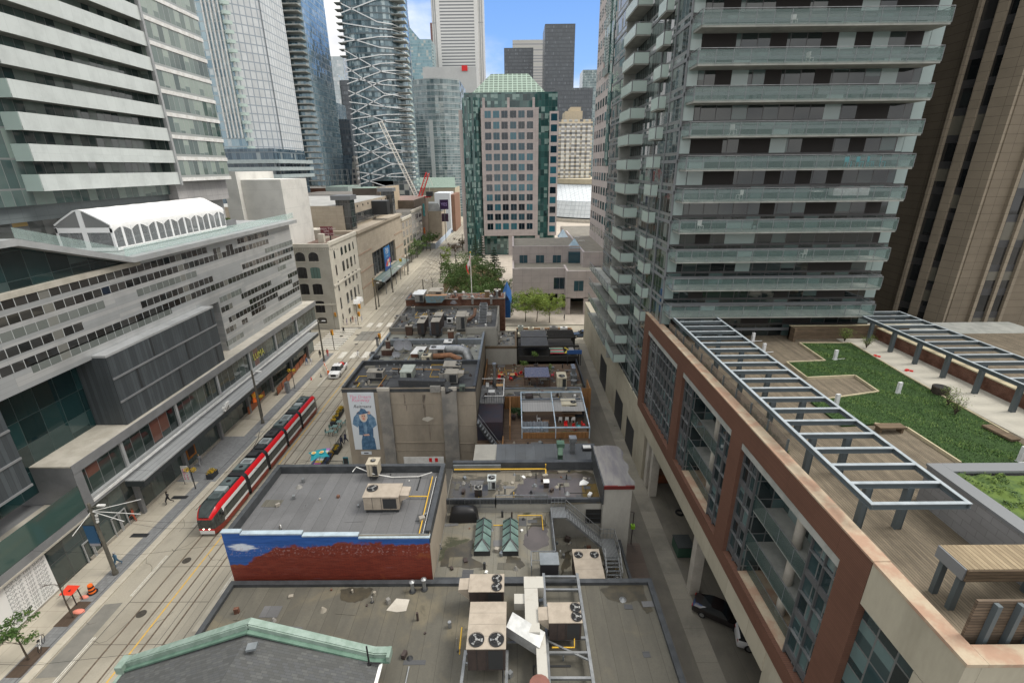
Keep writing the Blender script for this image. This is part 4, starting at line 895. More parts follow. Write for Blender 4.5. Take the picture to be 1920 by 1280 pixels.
tag(b.build('vent_stack', loc=q), 'black thin vent stack at the right end of the copper verge', 'vent')
# -- rooftop machines
FANB = flat('fan blade', (.30, .30, .29), .5, .5)
def fan(parent, x, y, z, r, ring=None):
 b = MB(); b.cyl((x, y, z+.012), r, .02, BLACK, 20); f = b.build('fan', parent)
 b = MB()
 for k in range(3):
  a = k*2*pi/3+x; c, s = cos(a), sin(a); c2, s2 = cos(a+.55), sin(a+.55)
  b.mesh([(x+c*.08, y+s*.08, z+.045), (x+c*r*.85, y+s*r*.85, z+.04), (x+c2*r*.85, y+s2*r*.85, z+.075), (x+c2*.08, y+s2*.08, z+.07)], [(0, 1, 2, 3)], FANB)
 b.cyl((x, y, z+.03), .09, .06, FANB, 8); b.build('fan_blades', f)
 b = MB(); n = 24
 for rr_ in (r, r*.55):
  b.tube([(x+rr_*cos(2*pi*k/n), y+rr_*sin(2*pi*k/n), z+.09) for k in range(n+1)], .016, DARK, 4, False)
 b.build('fan_guard', f)
def unit(label, tl, tr, fr, ztop, zroof, mat=BEIGEM, side=None, fans=(), hood='', legs=.15, seams=2, group=None, name='rooftop_unit', cat='rooftop unit', fr_r=.35):
 a, b_, c = P(*tl, z=ztop), P(*tr, z=ztop), P(*fr, z=ztop)
 x0, x1, y1, y0 = a.x, b_.x, (a.y+b_.y)/2, c.y
 t = thing(name, label, cat, ((x0+x1)/2, (y0+y1)/2, zroof), group=group); side = side or mat
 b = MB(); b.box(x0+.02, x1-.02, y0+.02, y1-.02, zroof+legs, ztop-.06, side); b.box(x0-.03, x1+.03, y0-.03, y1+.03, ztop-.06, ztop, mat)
 for k in range(1, seams+1): y = y0+(y1-y0)*k/(seams+1); b.box(x0, x1, y-.012, y+.012, ztop, ztop+.012, TANM)
 for k in range(1, 4): x = x0+(x1-x0)*k/4; b.box(x-.012, x+.012, y0-.0, y0+.02, zroof+legs+.05, ztop-.1, DARK)
 b.box(x0+(x1-x0)*.55, x0+(x1-x0)*.93, y0-.005, y0+.02, zroof+legs+.12, ztop-.2, DARK)
 b.build('cabinet', t)
 b = MB(); b.box(x0+.1, x1-.1, y0+.1, y1-.1, zroof-.02, zroof+legs, DARK); b.build('base', t)
 for fx, fy, r in fans: fan(t, x0+(x1-x0)*fx, y0+(y1-y0)*fy, ztop, r)
 if hood:
  d = min(.75, (x1-x0)*.32); h = MB(); ya, yb = y0+(y1-y0)*.18, y0+(y1-y0)*.85; zt_ = ztop-.08; zl_ = zroof+legs+(ztop-zroof)*.35
  s, xe = (-1, x0) if hood == 'l' else (1, x1)
  pts = [(xe, ya, zt_), (xe+s*d, ya, zt_-.05), (xe+s*d, ya, zt_-.25), (xe, ya, zl_)]; pts2 = [(p[0], yb, p[2]) for p in pts]
  fs = [(0, 1, 5, 4), (1, 2, 6, 5), (2, 3, 7, 6), (0, 3, 2, 1), (4, 5, 6, 7)]
  h.mesh(pts+pts2, fs if s > 0 else [tuple(reversed(f)) for f in fs], mat); h.build('hood', t)
 return t
BRS = surf('dark brown unit side', (.06, .045, .04), (.045, .035, .032), .6, 2)  # puts shade into the colour of unit sides; plain dark brown on other parts
GRU = surf('grey unit casing', (.28, .27, .25), (.2, .195, .18), .6, 2)
unit('beige rooftop unit with two fans on the mossy roof edge', (882, 1076), (945, 1076), (955, 1108), 10.4, 8.6, BEIGEM, BRS, ((.8, .72, .36), (.8, .25, .36)), 'l', .1, 0)
unit('largest beige rooftop unit with two big fans at its near end', (883, 1128), (949, 1128), (951, 1215), 10.9, 8.9, BEIGEM, BRS, ((.24, .17, .47), (.76, .17, .47)), '', .1, 3)
unit('beige rooftop unit with two fans on the steel frame beside the white duct', (1027, 1129), (1086, 1129), (1097, 1166), 10.4, 8.7, BEIGEM, BRS, ((.86, .73, .36), (.86, .27, .36)), 'l', .1, 0)
unit('beige rooftop unit with two fans below the outdoor metal stair', (1073, 1029), (1122, 1029), (1137, 1086), 6.9, 4.7, BEIGEM, BRS, ((.2, .8, .36), (.8, .8, .36)), '', .2, 2)
unit('lone beige rooftop unit with one fan on the grey mural building roof', (691, 906), (755, 906), (752, 931), 13.2, 11.62, BEIGEM, BEIGEM, ((.18, .62, .45),), 'r', .3, 0)
unit('square white rooftop box vent behind the mural building', (692, 857), (713, 857), (712, 870), 13.4, 11.9, surf('cream vent paint', (.44, .39, .30), (.37, .33, .26), .6), None, ((.5, .5, .22),), '', .2, 0, name='roof_vent', cat='vent')
unit('small white condenser on the ponded roof', (915, 889), (930, 889), (931, 901), 9.6, 8.52, surf('pale condenser', (.50, .53, .52), (.4, .43, .42), .5), None, ((.5, .5, .33),), '', .05, 0, name='condenser', cat='condenser')
unit('small dark condenser beside the white one on the ponded roof', (890, 909), (904, 909), (905, 917), 9.4, 8.52, GRU, BRS, ((.5, .5, .3),), '', .05, 0, name='condenser', cat='condenser')
unit('small skylight box in the middle of the puddle', (1019, 898), (1029, 898), (1030, 904), 9.2, 8.52, WHITE, BRS, (), '', .05, 0, name='skylight_box', cat='skylight')
tc_ = flat_building('concrete building with a tall fashion billboard on its blank wall', -22, -5, 54, 63, 11.95, CWALL, RF5, .55, COPE, .3, 'klr')
b = MB(); b.box(-22.03, -4.97, 53.97, 54.3, 11.3, 11.75, COPE)
b.build('front_coping', tc_)
for x0, x1 in ((-17.4, -15.9), (-9.3, -7.4)):
 b = MB(); b.box(x0, x1, 53.72, 53.99, 0, 11.6, surf('grey patched concrete', (.30, .28, .25), (.18, .175, .165), .92, .5)); b.box(x0-.05, x1+.05, 53.7, 54.0, 11.6, 12.0, CONC2); b.build('pilaster', tc_)
b = MB()
for z, d in ((9.6, .05), (6.6, .06), (3.9, .12), (2.6, .05)): b.box(-15.88, -9.32, 54-d, 53.995, z, z+.08, CWALL); b.box(-7.38, -5, 54-d, 53.995, z-.2, z-.12, CWALL)
STAIN = flat('dark wall stain', (.085, .075, .065), .95)
STN = surf('streaky wall stain', (.10, .085, .07), (.24, .20, .16), .95, 2.5, st=(1, 1, .3))
for x, z0, z1, w_ in ((-11.65, 7.6, 10.9, .28), (-11.2, 4.2, 6.6, .16), (-14.1, 9.4, 11.0, .14), (-13.95, 8.6, 9.5, .09)):
 pts = [(x-w_*rnd.uniform(.5, 1)*(1-.5*k/8), 53.985, z1-(z1-z0)*k/8) for k in range(9)]+[(x+w_*rnd.uniform(.5, 1)*(1-.6*k/8), 53.985, z1-(z1-z0)*k/8) for k in range(8, -1, -1)]
 b.mesh(pts, [tuple(range(18))], STN)
b.mesh([(-12.1, 53.98, 7.3), (-11.4, 53.98, 7.0), (-10.5, 53.98, 7.5), (-11.2, 53.98, 7.75), (-11.9, 53.98, 7.6)], [(0, 1, 2, 3, 4)], CONC2)
b.build('wall_stain_trim', tc_)
BBW = flat('billboard white', (.60, .64, .68), .5); DEN = surf('denim blue', (.10, .20, .32), (.05, .11, .20), .8, 2.2, lo=.35, hi=.6); DEN2 = surf('pale denim', (.20, .32, .45), (.09, .18, .29), .8, 2.2)
SKIN = flat('skin', (.62, .38, .29), .6); HAIRW = flat('pale hair', (.62, .56, .50), .7)
p0, p1 = P(650, 736, y=53.9), P(708, 842, y=53.9); bx0, bx1 = p0.x+.05, P(700, 736, y=53.9).x; bz0, bz1 = p1.z, p0.z
t = thing('billboard', 'white billboard with a woman in denim holding her hat', 'billboard', ((bx0+bx1)/2, 53.9, bz0))
MB().box(bx0, bx1, 53.88, 53.96, bz0, bz1, BBW).build('board', t)
W_, H_ = bx1-bx0, bz1-bz0
def art(name, poly, mat, lift):
 b = MB(); b.mesh([(bx0+W_*u, 53.878-lift*.002, bz0+H_*v) for u, v in poly], [tuple(range(len(poly)))], mat); b.build(name, t)
def blob(cx, cy, rx, ry, n=20, a0=0): return [(cx+rx*cos(2*pi*k/n+a0), cy+ry*sin(2*pi*k/n+a0)) for k in range(n)]
art('printed_skirt', [(.28, 0), (.86, 0), (.83, .2), (.74, .27), (.38, .27), (.30, .15)], DEN, 1)
art('printed_jacket', [(.24, .27), (.80, .24), (.82, .36), (.78, .52), (.66, .56), (.36, .56), (.26, .48), (.26, .36)], DEN, 2)
art('printed_sleeve', [(.04, .46), (.22, .40), (.30, .47), (.42, .64), (.34, .68), (.12, .58)], DEN2, 3)
art('printed_sleeve', [(.98, .44), (.80, .38), (.70, .47), (.64, .63), (.72, .67), (.95, .56)], DEN2, 3)
art('printed_lapel', [(.44, .56), (.56, .56), (.60, .40), (.55, .28), (.46, .30)], DEN2, 4)
art('printed_hair', blob(.50, .60, .16, .105), HAIRW, 5); art('printed_face', blob(.50, .59, .085, .075), SKIN, 6)
art('printed_hand', blob(.73, .66, .06, .03), SKIN, 6); art('printed_hand', blob(.33, .655, .05, .028), SKIN, 6)
art('printed_hat', [(.24, .65), (.36, .625), (.62, .645), (.76, .665), (.64, .685), (.60, .72), (.44, .735), (.38, .69)], DEN, 7)
art('printed_eye', blob(.465, .60, .018, .007), BLACK, 8); art('printed_eye', blob(.545, .60, .018, .007), BLACK, 8); art('printed_mouth', blob(.505, .555, .022, .008), RED, 8)
art('printed_waist', [(.40, .275), (.62, .285), (.66, .255), (.44, .25)], SKIN, 3)
PINK = flat('pink lettering', (.70, .22, .36), .6)
text('The Dream', 'lettering', .62, frame_m((bx0+W_*.47, 53.87, bz0+H_*.93), (1, 0, 0), (0, 0, 1)), PINK, t, .003, sx=.95, shear=.2)
text('Runway', 'lettering', .72, frame_m((bx0+W_*.47, 53.87, bz0+H_*.875), (1, 0, 0), (0, 0, 1)), PINK, t, .003, shear=.2)
text('x', 'lettering', .3, frame_m((bx0+W_*.49, 53.87, bz0+H_*.825), (1, 0, 0), (0, 0, 1)), BLACK, t, .003)
text('Reitmans', 'lettering', .62, frame_m((bx0+W_*.5, 53.87, bz0+H_*.765), (1, 0, 0), (0, 0, 1)), BLACK, t, .003, shear=.35)
b = MB(); b.box(-20.6, -19.2, 53.9, 53.96, 2.15, 2.6, BBW); b.box(-20.2, -19.6, 53.89, 53.9, 2.3, 2.45, DARK); tag(b.build('wall_plaque', loc=(-20, 53.9, 2.2)), 'small white plaque under the fashion billboard', 'sign')
b = MB(); b.box(-15, -9.6, 53.9, 53.95, .6, 1.7, WHITE); b.box(-11.6, -11.2, 53.89, 53.9, .9, 1.5, RED); b.box(-10.8, -10.4, 53.89, 53.9, .9, 1.5, RED); tag(b.build('wall_banner', loc=(-12, 53.9, .6)), 'pale banner with red marks at the foot of the blank wall', 'banner')
unit('tan unit with a single fan at the billboard end of the concrete roof', (692, 690), (722, 690), (718, 697), 12.7, 11.42, TANM, GRU, ((.75, .6, .42),), '', .3, 0)
unit('pale green duct box in the middle of the concrete roof', (757, 683), (779, 683), (771, 697), 12.9, 11.42, surf('pale green sheet metal', (.44, .47, .42), (.35, .38, .33), .55), None, (), '', .2, 1)
unit('tan two fan unit at the back edge of the concrete roof', (834, 676), (866, 676), (864, 686), 13.0, 11.42, TANM, GRU, ((.86, .25, .38), (.86, .78, .38)), '', .2, 0)
unit('tan two fan unit nearest the black duct on the concrete roof', (826, 691), (860, 691), (857, 700), 13.0, 11.42, TANM, GRU, ((.14, .28, .38), (.14, .78, .38)), 'r', .2, 0)
unit('small green vent box at the alley corner of the concrete roof', (862, 720), (872, 720), (872, 724), 12.2, 11.42, surf('green vent paint', (.12, .15, .12), (.09, .11, .09), .6), None, (), '', .1, 0, name='roof_vent', cat='vent')
BDUCT = surf('black patchy duct', (.045, .047, .05), (.16, .155, .145), .6, 2.2, lo=.55, hi=.75)
b = MB(); q0, q1 = P(748, 716, z=12.4), P(835, 718, z=12.4); b.bar((q0.x, q0.y+.3, 12.3), (q1.x, q1.y+.3, 12.3), .9, .8, BDUCT); b.bar((q1.x, q1.y+.3, 12.3), (q1.x+.5, q1.y-.6, 11.4), .8, .7, BDUCT); b.box(q1.x-1.9, q1.x-.6, q1.y-.6, q1.y-.2, 11.4, 12.2, GRU)
tag(b.build('black_duct', loc=(q0.x, q0.y, 11.4)), 'fat black patched duct along the front of the concrete roof', 'duct')
def pipes(label, runs, r, mat, cat='pipe', name='gas_pipe'):
 b = MB(); o = Vector(runs[0][0])
 for pts in runs: b.tube(pts, r, mat, 6)
 return tag(b.build(name, loc=o), label, cat)
q = [P(725, 703, z=11.6), P(708, 727, z=11.6)]; pipes('orange brown timber rail beside the black duct', [[q[0], q[1]], [P(735, 691, z=11.7), P(825, 693, z=11.7)], [P(752, 722, z=11.9), P(812, 722, z=11.9)]], .07, surf('orange timber', (.42, .24, .09), (.3, .17, .06), .8), 'rail', 'timber_rail')
pipes('yellow gas pipe and white conduit along the mural building roof', [[P(811, 893, z=11.85), P(786, 1000, z=11.85)], [P(766, 930, z=11.85), P(803, 930, z=11.85)]], .05, YEL)
pipes('white conduit beside the yellow gas pipe on the mural roof', [[P(818, 893, z=11.8), P(793, 1000, z=11.8)]], .04, WHITE, name='conduit')
pipes('long yellow gas pipe along the rear of the ponded roof', [[(-6.3, 40.9, 8.9), (3.1, 40.9, 8.9), (3.1, 40.9, 9.5)], [(3.1, 40.9, 8.9), (3.1, 40.3, 8.6)]], .07, YEL)
pipes('yellow gas pipe at the foot of the red mural wall', [[(-7.6, 27.5, 8.2), (-4.2, 27.5, 8.2)]], .05, YEL)
pipes('yellow gas pipe riser beside the largest beige unit', [[P(866, 1175, z=9.9), P(862, 1215, z=9.3), P(862, 1225, z=8.8)]], .05, YEL)
pipes('yellow gas pipe crossing the steel frame', [[P(1035, 1213, z=8.7), P(1077, 1213, z=8.7), P(1077, 1178, z=9.2)]], .05, YEL)
pipes('thin white cable looped over the mural roof parapet', [[P(661, 884, z=12.4), P(668, 875, z=12.6), P(700, 888, z=12.4), P(735, 894, z=11.75), P(785, 893, z=11.75), P(810, 885, z=12.2)]], .04, WHITE, 'cable', 'cable')
t = thing('equipment_platform', 'grey steel beam frame carrying the rooftop units', 'frame', (4, 22, 8))
b = MB(); za_ = 8.75
L_ = [P(1019, 1076, z=za_), P(1030, 1290, z=za_)]; R_ = [P(1082, 1076, z=za_), P(1114, 1290, z=za_)]
b.bar(L_[0], L_[1], .2, .25, STEEL); b.bar(R_[0], R_[1], .2, .25, STEEL)
for f in (.03, .17, .33, .62, .74, .93, 1.0):
 b.bar(L_[0].lerp(L_[1], f)+Vector((.1, 0, 0)), R_[0].lerp(R_[1], f)-Vector((.1, 0, 0)), .15, .18, STEEL)
b.bar(L_[0].lerp(L_[1], .64), R_[0].lerp(R_[1], .8), .12, .1, STEEL)
b.build('beam', t)
b = MB(); l2 = [P(873, 1220, z=8.85), P(864, 1290, z=8.85)]; r2 = [P(951, 1220, z=8.85), P(949, 1290, z=8.85)]
b.bar(l2[0], l2[1], .18, .22, STEEL); b.bar(r2[0], r2[1], .18, .22, STEEL); b.bar(l2[0].lerp(l2[1], .1), r2[0].lerp(r2[1], .1), .16, .18, STEEL); b.bar(l2[0].lerp(l2[1], .35), r2[0].lerp(r2[1], .35), .12, .14, STEEL); b.bar((r2[0].x, r2[0].y+.6, 8.85), (L_[1].x, r2[0].y+.6, 8.85), .08, .1, STEEL); b.build('beam', t)
for q in (L_[0].lerp(L_[1], .1), R_[0].lerp(R_[1], .1), L_[0].lerp(L_[1], .7), R_[0].lerp(R_[1], .7)): MB().box(q.x-.1, q.x+.1, q.y-.1, q.y+.1, 7.98, 8.62, STEEL).build('post', t)
WDUCT = surf('weathered white duct wrap', (.44, .425, .38), (.36, .33, .28), .55, 1.6, lo=.52, hi=.72)
b = MB(); A = [P(983, 1080, z=10.1), P(1018, 1080, z=10.1)]; D0, D1 = P(982, 1080, z=10.1), P(1008, 1184, z=10.1); E0, E1 = P(1004, 1184, z=9.7), P(1030, 1300, z=9.7)
b.box(D0.x, A[1].x, D0.y-1.0, D0.y, 9.3, 10.1, WDUCT); b.box(D0.x+.02, D0.x+.95, D1.y, D0.y-1.01, 9.25, 10.08, WDUCT); b.box(E0.x, E1.x, E1.y-2, E0.y, 8.8, 9.68, WDUCT)
u0 = P(952, 1150, z=10.5); b.bar((u0.x, u0.y-.4, 10.2), (E0.x+.3, E0.y-.55, 9.4), 1.15, .75, surf('silver duct foil', (.52, .53, .53), (.4, .41, .41), .35, 2, .6)); b.box(D0.x-.7, D0.x+.02, D0.y-2.1, D0.y-1.3, 9.3, 9.9, WDUCT)
b.cyl((E0.x+.1, E1.y+.5, 9.69), .62, .04, surf('rusty red patch', (.22, .10, .08), (.16, .08, .06), .9), 14)
tag(b.build('white_duct', loc=(D0.x, D0.y, 8.5)), 'white wrapped air duct running between the beige rooftop units', 'duct')
for px, lab in ((905, 'left glass ridge skylight on the mossy roof'), (957, 'glass ridge skylight nearer the metal stair')):
 xc = P(px, 1005, z=8.3).x; y1, y0 = P(px, 970, z=8.3).y, P(px, 1040, z=7.6).y
 lab = 'glass ridge skylight beside the black covered barbecue' if px < 930 else lab
 t = thing('ridge_skylight', lab, 'skylight', (xc, (y0+y1)/2, 7.5), group='ridge skylights on the mossy roof'); wv = .68
 MB().box(xc-wv, xc+wv, y0, y1, 7.5, 8.0, DARK).build('curb', t)
 gm = surf('skylight glass', (.17, .25, .225), (.10, .16, .145), .06, .8, 0, .9, fine=0); yb, yt = y0+.75, y1-.35
 b = MB(); b.mesh([(xc-wv, y0, 8.01), (xc+wv, y0, 8.01), (xc+wv, y1, 8.01), (xc-wv, y1, 8.01), (xc, yb, 8.6), (xc, yt, 8.6)], [(0, 1, 4), (1, 2, 5, 4), (2, 3, 5), (3, 0, 4, 5)], gm); b.build('glass', t)
 b = MB()
 for f in (0, .33, .66, 1):
  y = yb+(yt-yb)*f
  for s in (-1, 1): b.bar((xc, y, 8.64), (xc+s*wv, y+(-.35 if f < .1 else 0), 8.04), .07, .06, DARK)
 b.bar((xc, yb, 8.66), (xc, yt, 8.66), .08, .06, DARK); b.bar((xc, yb, 8.63), (xc-wv, y0, 8.04), .07, .06, DARK); b.bar((xc, yb, 8.63), (xc+wv, y0, 8.04), .07, .06, DARK); b.build('frame', t)
b = MB(); q = P(870, 972, z=7.52)
b.loft([[(q.x+1.25*sx*s, q.y+.5*sy*s, 7.52+h) for sx, sy in ((-1, -1), (-.3, -1.15), (.4, -1.05), (1, -1), (1.05, 0), (1, 1), (0, 1.1), (-1, 1))] for s, h in ((1.05, 0), (1, .5), (.92, .95), (.7, 1.25), (.3, 1.38))], flat('black vinyl cover', (.014, .014, .015), .45), caps=flat('black vinyl cover', (.014, .014, .015), .45))
tag(b.build('covered_barbecue', loc=q, smooth=40), 'barbecue under a black vinyl cover by the roof railing', 'barbecue')
b = MB(); b.box(1.9, 3.3, 28.35, 29.5, 7.5, 9.0, flat('dark hatch', (.035, .033, .036), .5)); b.box(1.85, 3.35, 28.3, 29.55, 9.0, 9.08, COPEG); tag(b.build('roof_hatch', loc=(2.6, 29, 7.5)), 'dark roof access hatch at the corner of the mossy roof', 'hatch')
def railing(label, pts, h=1.05, mat=STEEL, gap=.13, name='railing', posts=1.6):
 t = thing(name, label, 'railing', pts[0]); fr = MB(); bl = MB()
 for a, c in zip(pts[:-1], pts[1:]):
  a, c = Vector(a), Vector(c); n = max(1, round((c-a).length/posts)); up = Vector((0, 0, h))
  fr.bar(a+up, c+up, .05, .05, mat); fr.bar(a+up*.08, c+up*.08, .04, .04, mat)
  for i in range(n+1): p = a.lerp(c, i/n); fr.bar(p, p+up, .05, .05, mat)
  m = max(1, round((c-a).length/gap))
  for i in range(m): p = a.lerp(c, (i+.5)/m); bl.bar(p+up*.1, p+up*.98, .018, .018, mat)
 fr.build('rail_frame', t); bl.build('baluster_grille', t); return t
railing('grey bar railing between ponded and mossy roofs', [(-6.2, 36.15, 8.0), (-1.9, 36.15, 8.0), (-1.85, 36.15, 8.35), (3.0, 36.15, 8.35)])
railing('grey bar railing around the stair opening of the mossy roof', [(3.2, 35.2, 7.7), (3.2, 30.0, 7.7), (1.2, 30.0, 7.7), (1.2, 28.5, 7.7)])
t = thing('metal_stair', 'galvanised outdoor stair with grating landings', 'stair', (6, 33, 4.7))
GRAT = panel('steel grating', (.28, .30, .31), (.07, .07, .07), .12, .12, .04, .1, .45, .5, .5)
s0 = Vector((4.6, 35.0, 8.3)); s1 = Vector((7.6, 32.6, 5.9)) if False else Vector((7.7, 33.6, 5.9))
MB().box(3.3, 4.6, 34.4, 35.9, 8.22, 8.3, GRAT).build('landing', t); MB().box(7.7, 9.0, 32.2, 34.4, 5.82, 5.9, GRAT).build('landing', t)
b = MB()
for i in range(13): f = (i+.5)/13; p = s0.lerp(Vector((7.7, 34.0, 5.9)), f); b.box(p.x-.14, p.x+.14, p.y-.55, p.y+.55, p.z-.03, p.z, GRAT)
b.build('step_treads', t); b = MB()
for i in range(6): f = (i+.5)/6; b.box(7.8, 8.9, 32.2-1.5*f-.13, 32.2-1.5*f+.13, 5.9-1.1*f-.03, 5.9-1.1*f, GRAT)
b.build('step_treads', t)
b = MB()
for dy in (-.57, .57): b.bar(s0+Vector((0, dy, -.1)), Vector((7.7, 34.0+dy, 5.8)), .06, .24, STEEL)
for x in (7.75, 8.95): b.bar((x, 32.2, 5.8), (x, 30.6, 4.7), .06, .22, STEEL)
for p in ((3.4, 34.5), (3.4, 35.8), (8.9, 34.3), (8.9, 32.3), (7.8, 32.3)): b.bar((p[0], p[1], 4.55), (p[0], p[1], 8.2 if p[0] < 4 else 5.8), .09, .09, STEEL)
b.build('stringer', t)
b = MB(); up = Vector((0, 0, 1.0))
for dy in (-.57, .57):
 a, c = s0+Vector((0, dy, 0)), Vector((7.7, 34.0+dy, 5.9)); b.bar(a+up, c+up, .045, .045, STEEL); b.bar(a+up*.5, c+up*.5, .03, .03, STEEL)
 for i in range(14): p = a.lerp(c, i/13); b.bar(p, p+up, .025, .025, STEEL)
for a, c in (((3.3, 35.9, 8.3), (4.6, 35.9, 8.3)), ((7.7, 34.5, 5.9), (9.0, 34.5, 5.9)), ((9.0, 34.4, 5.9), (9.0, 32.2, 5.9)), ((9.0, 32.2, 5.9), (9.0, 30.6, 4.8)), ((7.7, 32.2, 5.9), (7.7, 30.6, 4.8))):
 a, c = Vector(a), Vector(c); b.bar(a+up, c+up, .045, .045, STEEL); b.bar(a+up*.5, c+up*.5, .03, .03, STEEL)
 for i in range(5): p = a.lerp(c, i/4); b.bar(p, p+up, .04, .04, STEEL)
b.build('handrail', t)
for (px, py, z, h, r, lab) in ((774, 1108, 8, .9, .14, 'silver capped vent pipe by the mural wall foot'), (796, 1104, 8, .95, .14, 'taller silver vent pipe next to the mural corner'), (698, 1128, 8, .5, .06, 'short thin pipe on the near roof'), (858, 1220, 8, 1.2, .03, 'thin pale rod standing left of the largest beige unit'),
  (996, 924, 8.5, .3, .09, 'small dark vent stub in the puddle'), (826, 1028, 7.5, .5, .07, 'small pale vent stub beside the mural building wall'), (526, 993, 11.6, .5, .05, 'tiny pale pipe behind the mural coping'), (1005, 896, 8.5, .6, .05, 'thin dark pipe left of the puddle box'), (1062, 898, 8.5, .6, .06, 'thin dark pipe right of the puddle box')):
 q = P(px, py, z=z); b = MB(); m = STEEL if 'silver' in lab else (GRU if 'dark' not in lab else DARK); b.cyl((q.x, q.y, z), r, h, m, 10)
 if r > .1: b.cyl((q.x, q.y, z+h), r*1.5, .06, STEEL, 12); b.cyl((q.x, q.y, z+h+.06), r*1.5, .12, STEEL, 12, .03); b.cyl((q.x, q.y, z), r*1.9, .05, DARK, 10)
 else: b.cyl((q.x, q.y, z), r*2.2, .05, DARK, 8)
 tag(b.build('vent_pipe', loc=q, smooth=40), lab, 'vent')
q = P(745, 1133, z=8.0); b = MB(); b.prism([(q.x-.7, q.y-.45), (q.x+.1, q.y-.6), (q.x+.75, q.y-.5), (q.x+.8, q.y+.45), (q.x-.2, q.y+.55)], 7.975, 7.995, CONC2); tag(b.build('patch_board', loc=q), 'pale square roofing patch on the near roof', 'patch')
q = P(1095, 906, z=8.5); b = MB(); b.mesh([(q.x-.5, q.y-.3, 8.53), (q.x+.2, q.y-.35, 8.6), (q.x+.5, q.y+.1, 8.55), (q.x, q.y+.45, 8.7), (q.x-.4, q.y+.2, 8.56)], [(0, 1, 2, 3, 4)], WHITE); tag(b.build('paper_scrap', loc=q), 'white scrap of sheeting lying at the puddle edge', 'sheet')
for px, py, h, m, lab in ((1050, 860, 2.2, surf('green hood paint', (.09, .16, .11), (.06, .11, .08), .5), 'green hooded exhaust on the seamed roof'), (1073, 847, 2.0, STEEL, 'grey square flue on the seamed roof')):
 q = P(px, py, z=7.0); b = MB(); b.box(q.x-.28, q.x+.28, q.y-.28, q.y+.28, 6.7, 7+h*.75, m); b.box(q.x-.42, q.x+.42, q.y-.4, q.y+.4, 7+h*.76, 7+h, m)
 if 'green' in lab: b.bar((q.x, q.y-.2, 8.6), (q.x-.1, q.y-1.1, 8.1), .5, .5, m); b.box(q.x-.6, q.x+.5, q.y-1.5, q.y-.6, 7.0, 7.15, WHITE); b.box(q.x-.45, q.x+.35, q.y-1.3, q.y-.8, 7.15, 7.45, BRS)
 tag(b.build('flue', loc=q), lab, 'flue')
q = P(1101, 840, z=7); MB_ = MB(); MB_.box(q.x-.6, q.x+.6, q.y-.4, q.y+.4, 6.75, 7.15, DARK); MB_.box(q.x-.5, q.x+.4, q.y-.3, q.y+.3, 7.16, 7.26, WHITE); tag(MB_.build('skylight_box', loc=q), 'small white dome skylight at the alley end of the seamed roof', 'skylight')
# == patios behind the billboard building
OWOOD = planks('orange fence boards', (.36, .19, .08), (.24, .12, .05), .14, 0)
BWOOD = planks('brown deck boards', (.16, .11, .075), (.10, .07, .05), .15, 1)
NAVY = surf('dark navy wall', (.03, .032, .045), (.045, .03, .035), .8, .5)
TAUPE = surf('taupe roof', (.20, .19, .17), (.15, .145, .13), .85, .5)
t = thing('patio_building', 'low navy walled building under the covered roof patio', 'building', (2.5, 57, 0))
MB().box(-4.9, 9.7, 49.6, 62.2, 0, 4.6, NAVY, BWOOD).build('wall', t)
MB().box(-4.9, -1.6, 53.2, 62.2, 4.61, 7.3, NAVY).build('upper_wall', t)
b = MB(); b.box(-1.6, 9.8, 49.5, 49.62, 4.62, 5.5, OWOOD); b.box(-1.6, 9.8, 49.45, 49.68, 5.51, 5.57, planks('pale cap', (.42, .27, .13), (.3, .18, .09), .3, 1)); b.box(-1.62, -1.5, 49.7, 53, 4.62, 5.4, OWOOD); b.build('patio_fence', t)
t = thing('fire_escape', 'black slanting fire escape stair against the navy wall', 'stair', (-3, 52, 3))
b = MB(); a, c = Vector((-4.7, 53.0, 7.4)), Vector((-1.5, 51.4, 3.4)); b.bar(a, c, 1.0, .12, DARK); b.bar(a+Vector((0, .5, .9)), c+Vector((0, .5, .9)), .05, .05, GREYM); b.bar(a+Vector((0, -.5, .9)), c+Vector((0, -.5, .9)), .05, .05, GREYM)
for i in range(12): p = a.lerp(c, i/11); b.bar(p+Vector((0, -.5, 0)), p+Vector((0, -.5, .9)), .03, .03, GREYM); b.box(p.x-.12, p.x+.12, p.y-.45, p.y+.45, p.z+.06, p.z+.12, GREYM)
b.build('flight', t)
STW = surf('white blue steel', (.55, .62, .68), (.3, .42, .52), .5, 1.2)
AWN = panel('grey awning fabric', (.34, .34, .34), (.22, .22, .22), .35, 40, .03, .1, .8)
X0, X1, Y0, Y1, ZP = .9, 9.7, 53.6, 61.9, 7.2
t = thing('patio_canopy', 'white steel patio frame with a folded grey awning and curtain', 'canopy', ((X0+X1)/2, (Y0+Y1)/2, 4.6))
b = MB()
for x in (X0, (X0+X1)/2, X1): b.bar((x, Y0, ZP-1.0), (x, Y1, ZP), .12, .16, STW); b.box(x-.06, x+.06, Y0-.06, Y0+.06, 4.62, ZP-1.05, STW); b.box(x-.06, x+.06, Y1-.06, Y1+.06, 4.62, ZP-.05, STW)
for y, z in ((Y0, ZP-1.0), (Y1, ZP)): b.bar((X0, y, z), (X1, y, z), .14, .16, STW)
b.build('frame', t)
b = MB(); rings = []
for i in range(9): y = Y1-2.2-i*.28; z = ZP-.2-(Y1-y)*.12+(.18 if i % 2 else 0); rings.append([(X0+.1, y, z), (X1-.1, y, z)])
b.loft(rings, AWN, close=False); b.box(X0+.1, X1-.1, Y1-2.25, Y1-2.15, ZP-.75, ZP-.2, AWN); b.build('awning', t)
b = MB(); rings = []
for i in range(25): x = X0+.15+i*.14; rings.append([(x, Y0+.3+.1*sin(i*1.9), 4.75), (x+(.0), Y0+1.2+.1*sin(i*1.9+.4), ZP-.75)])
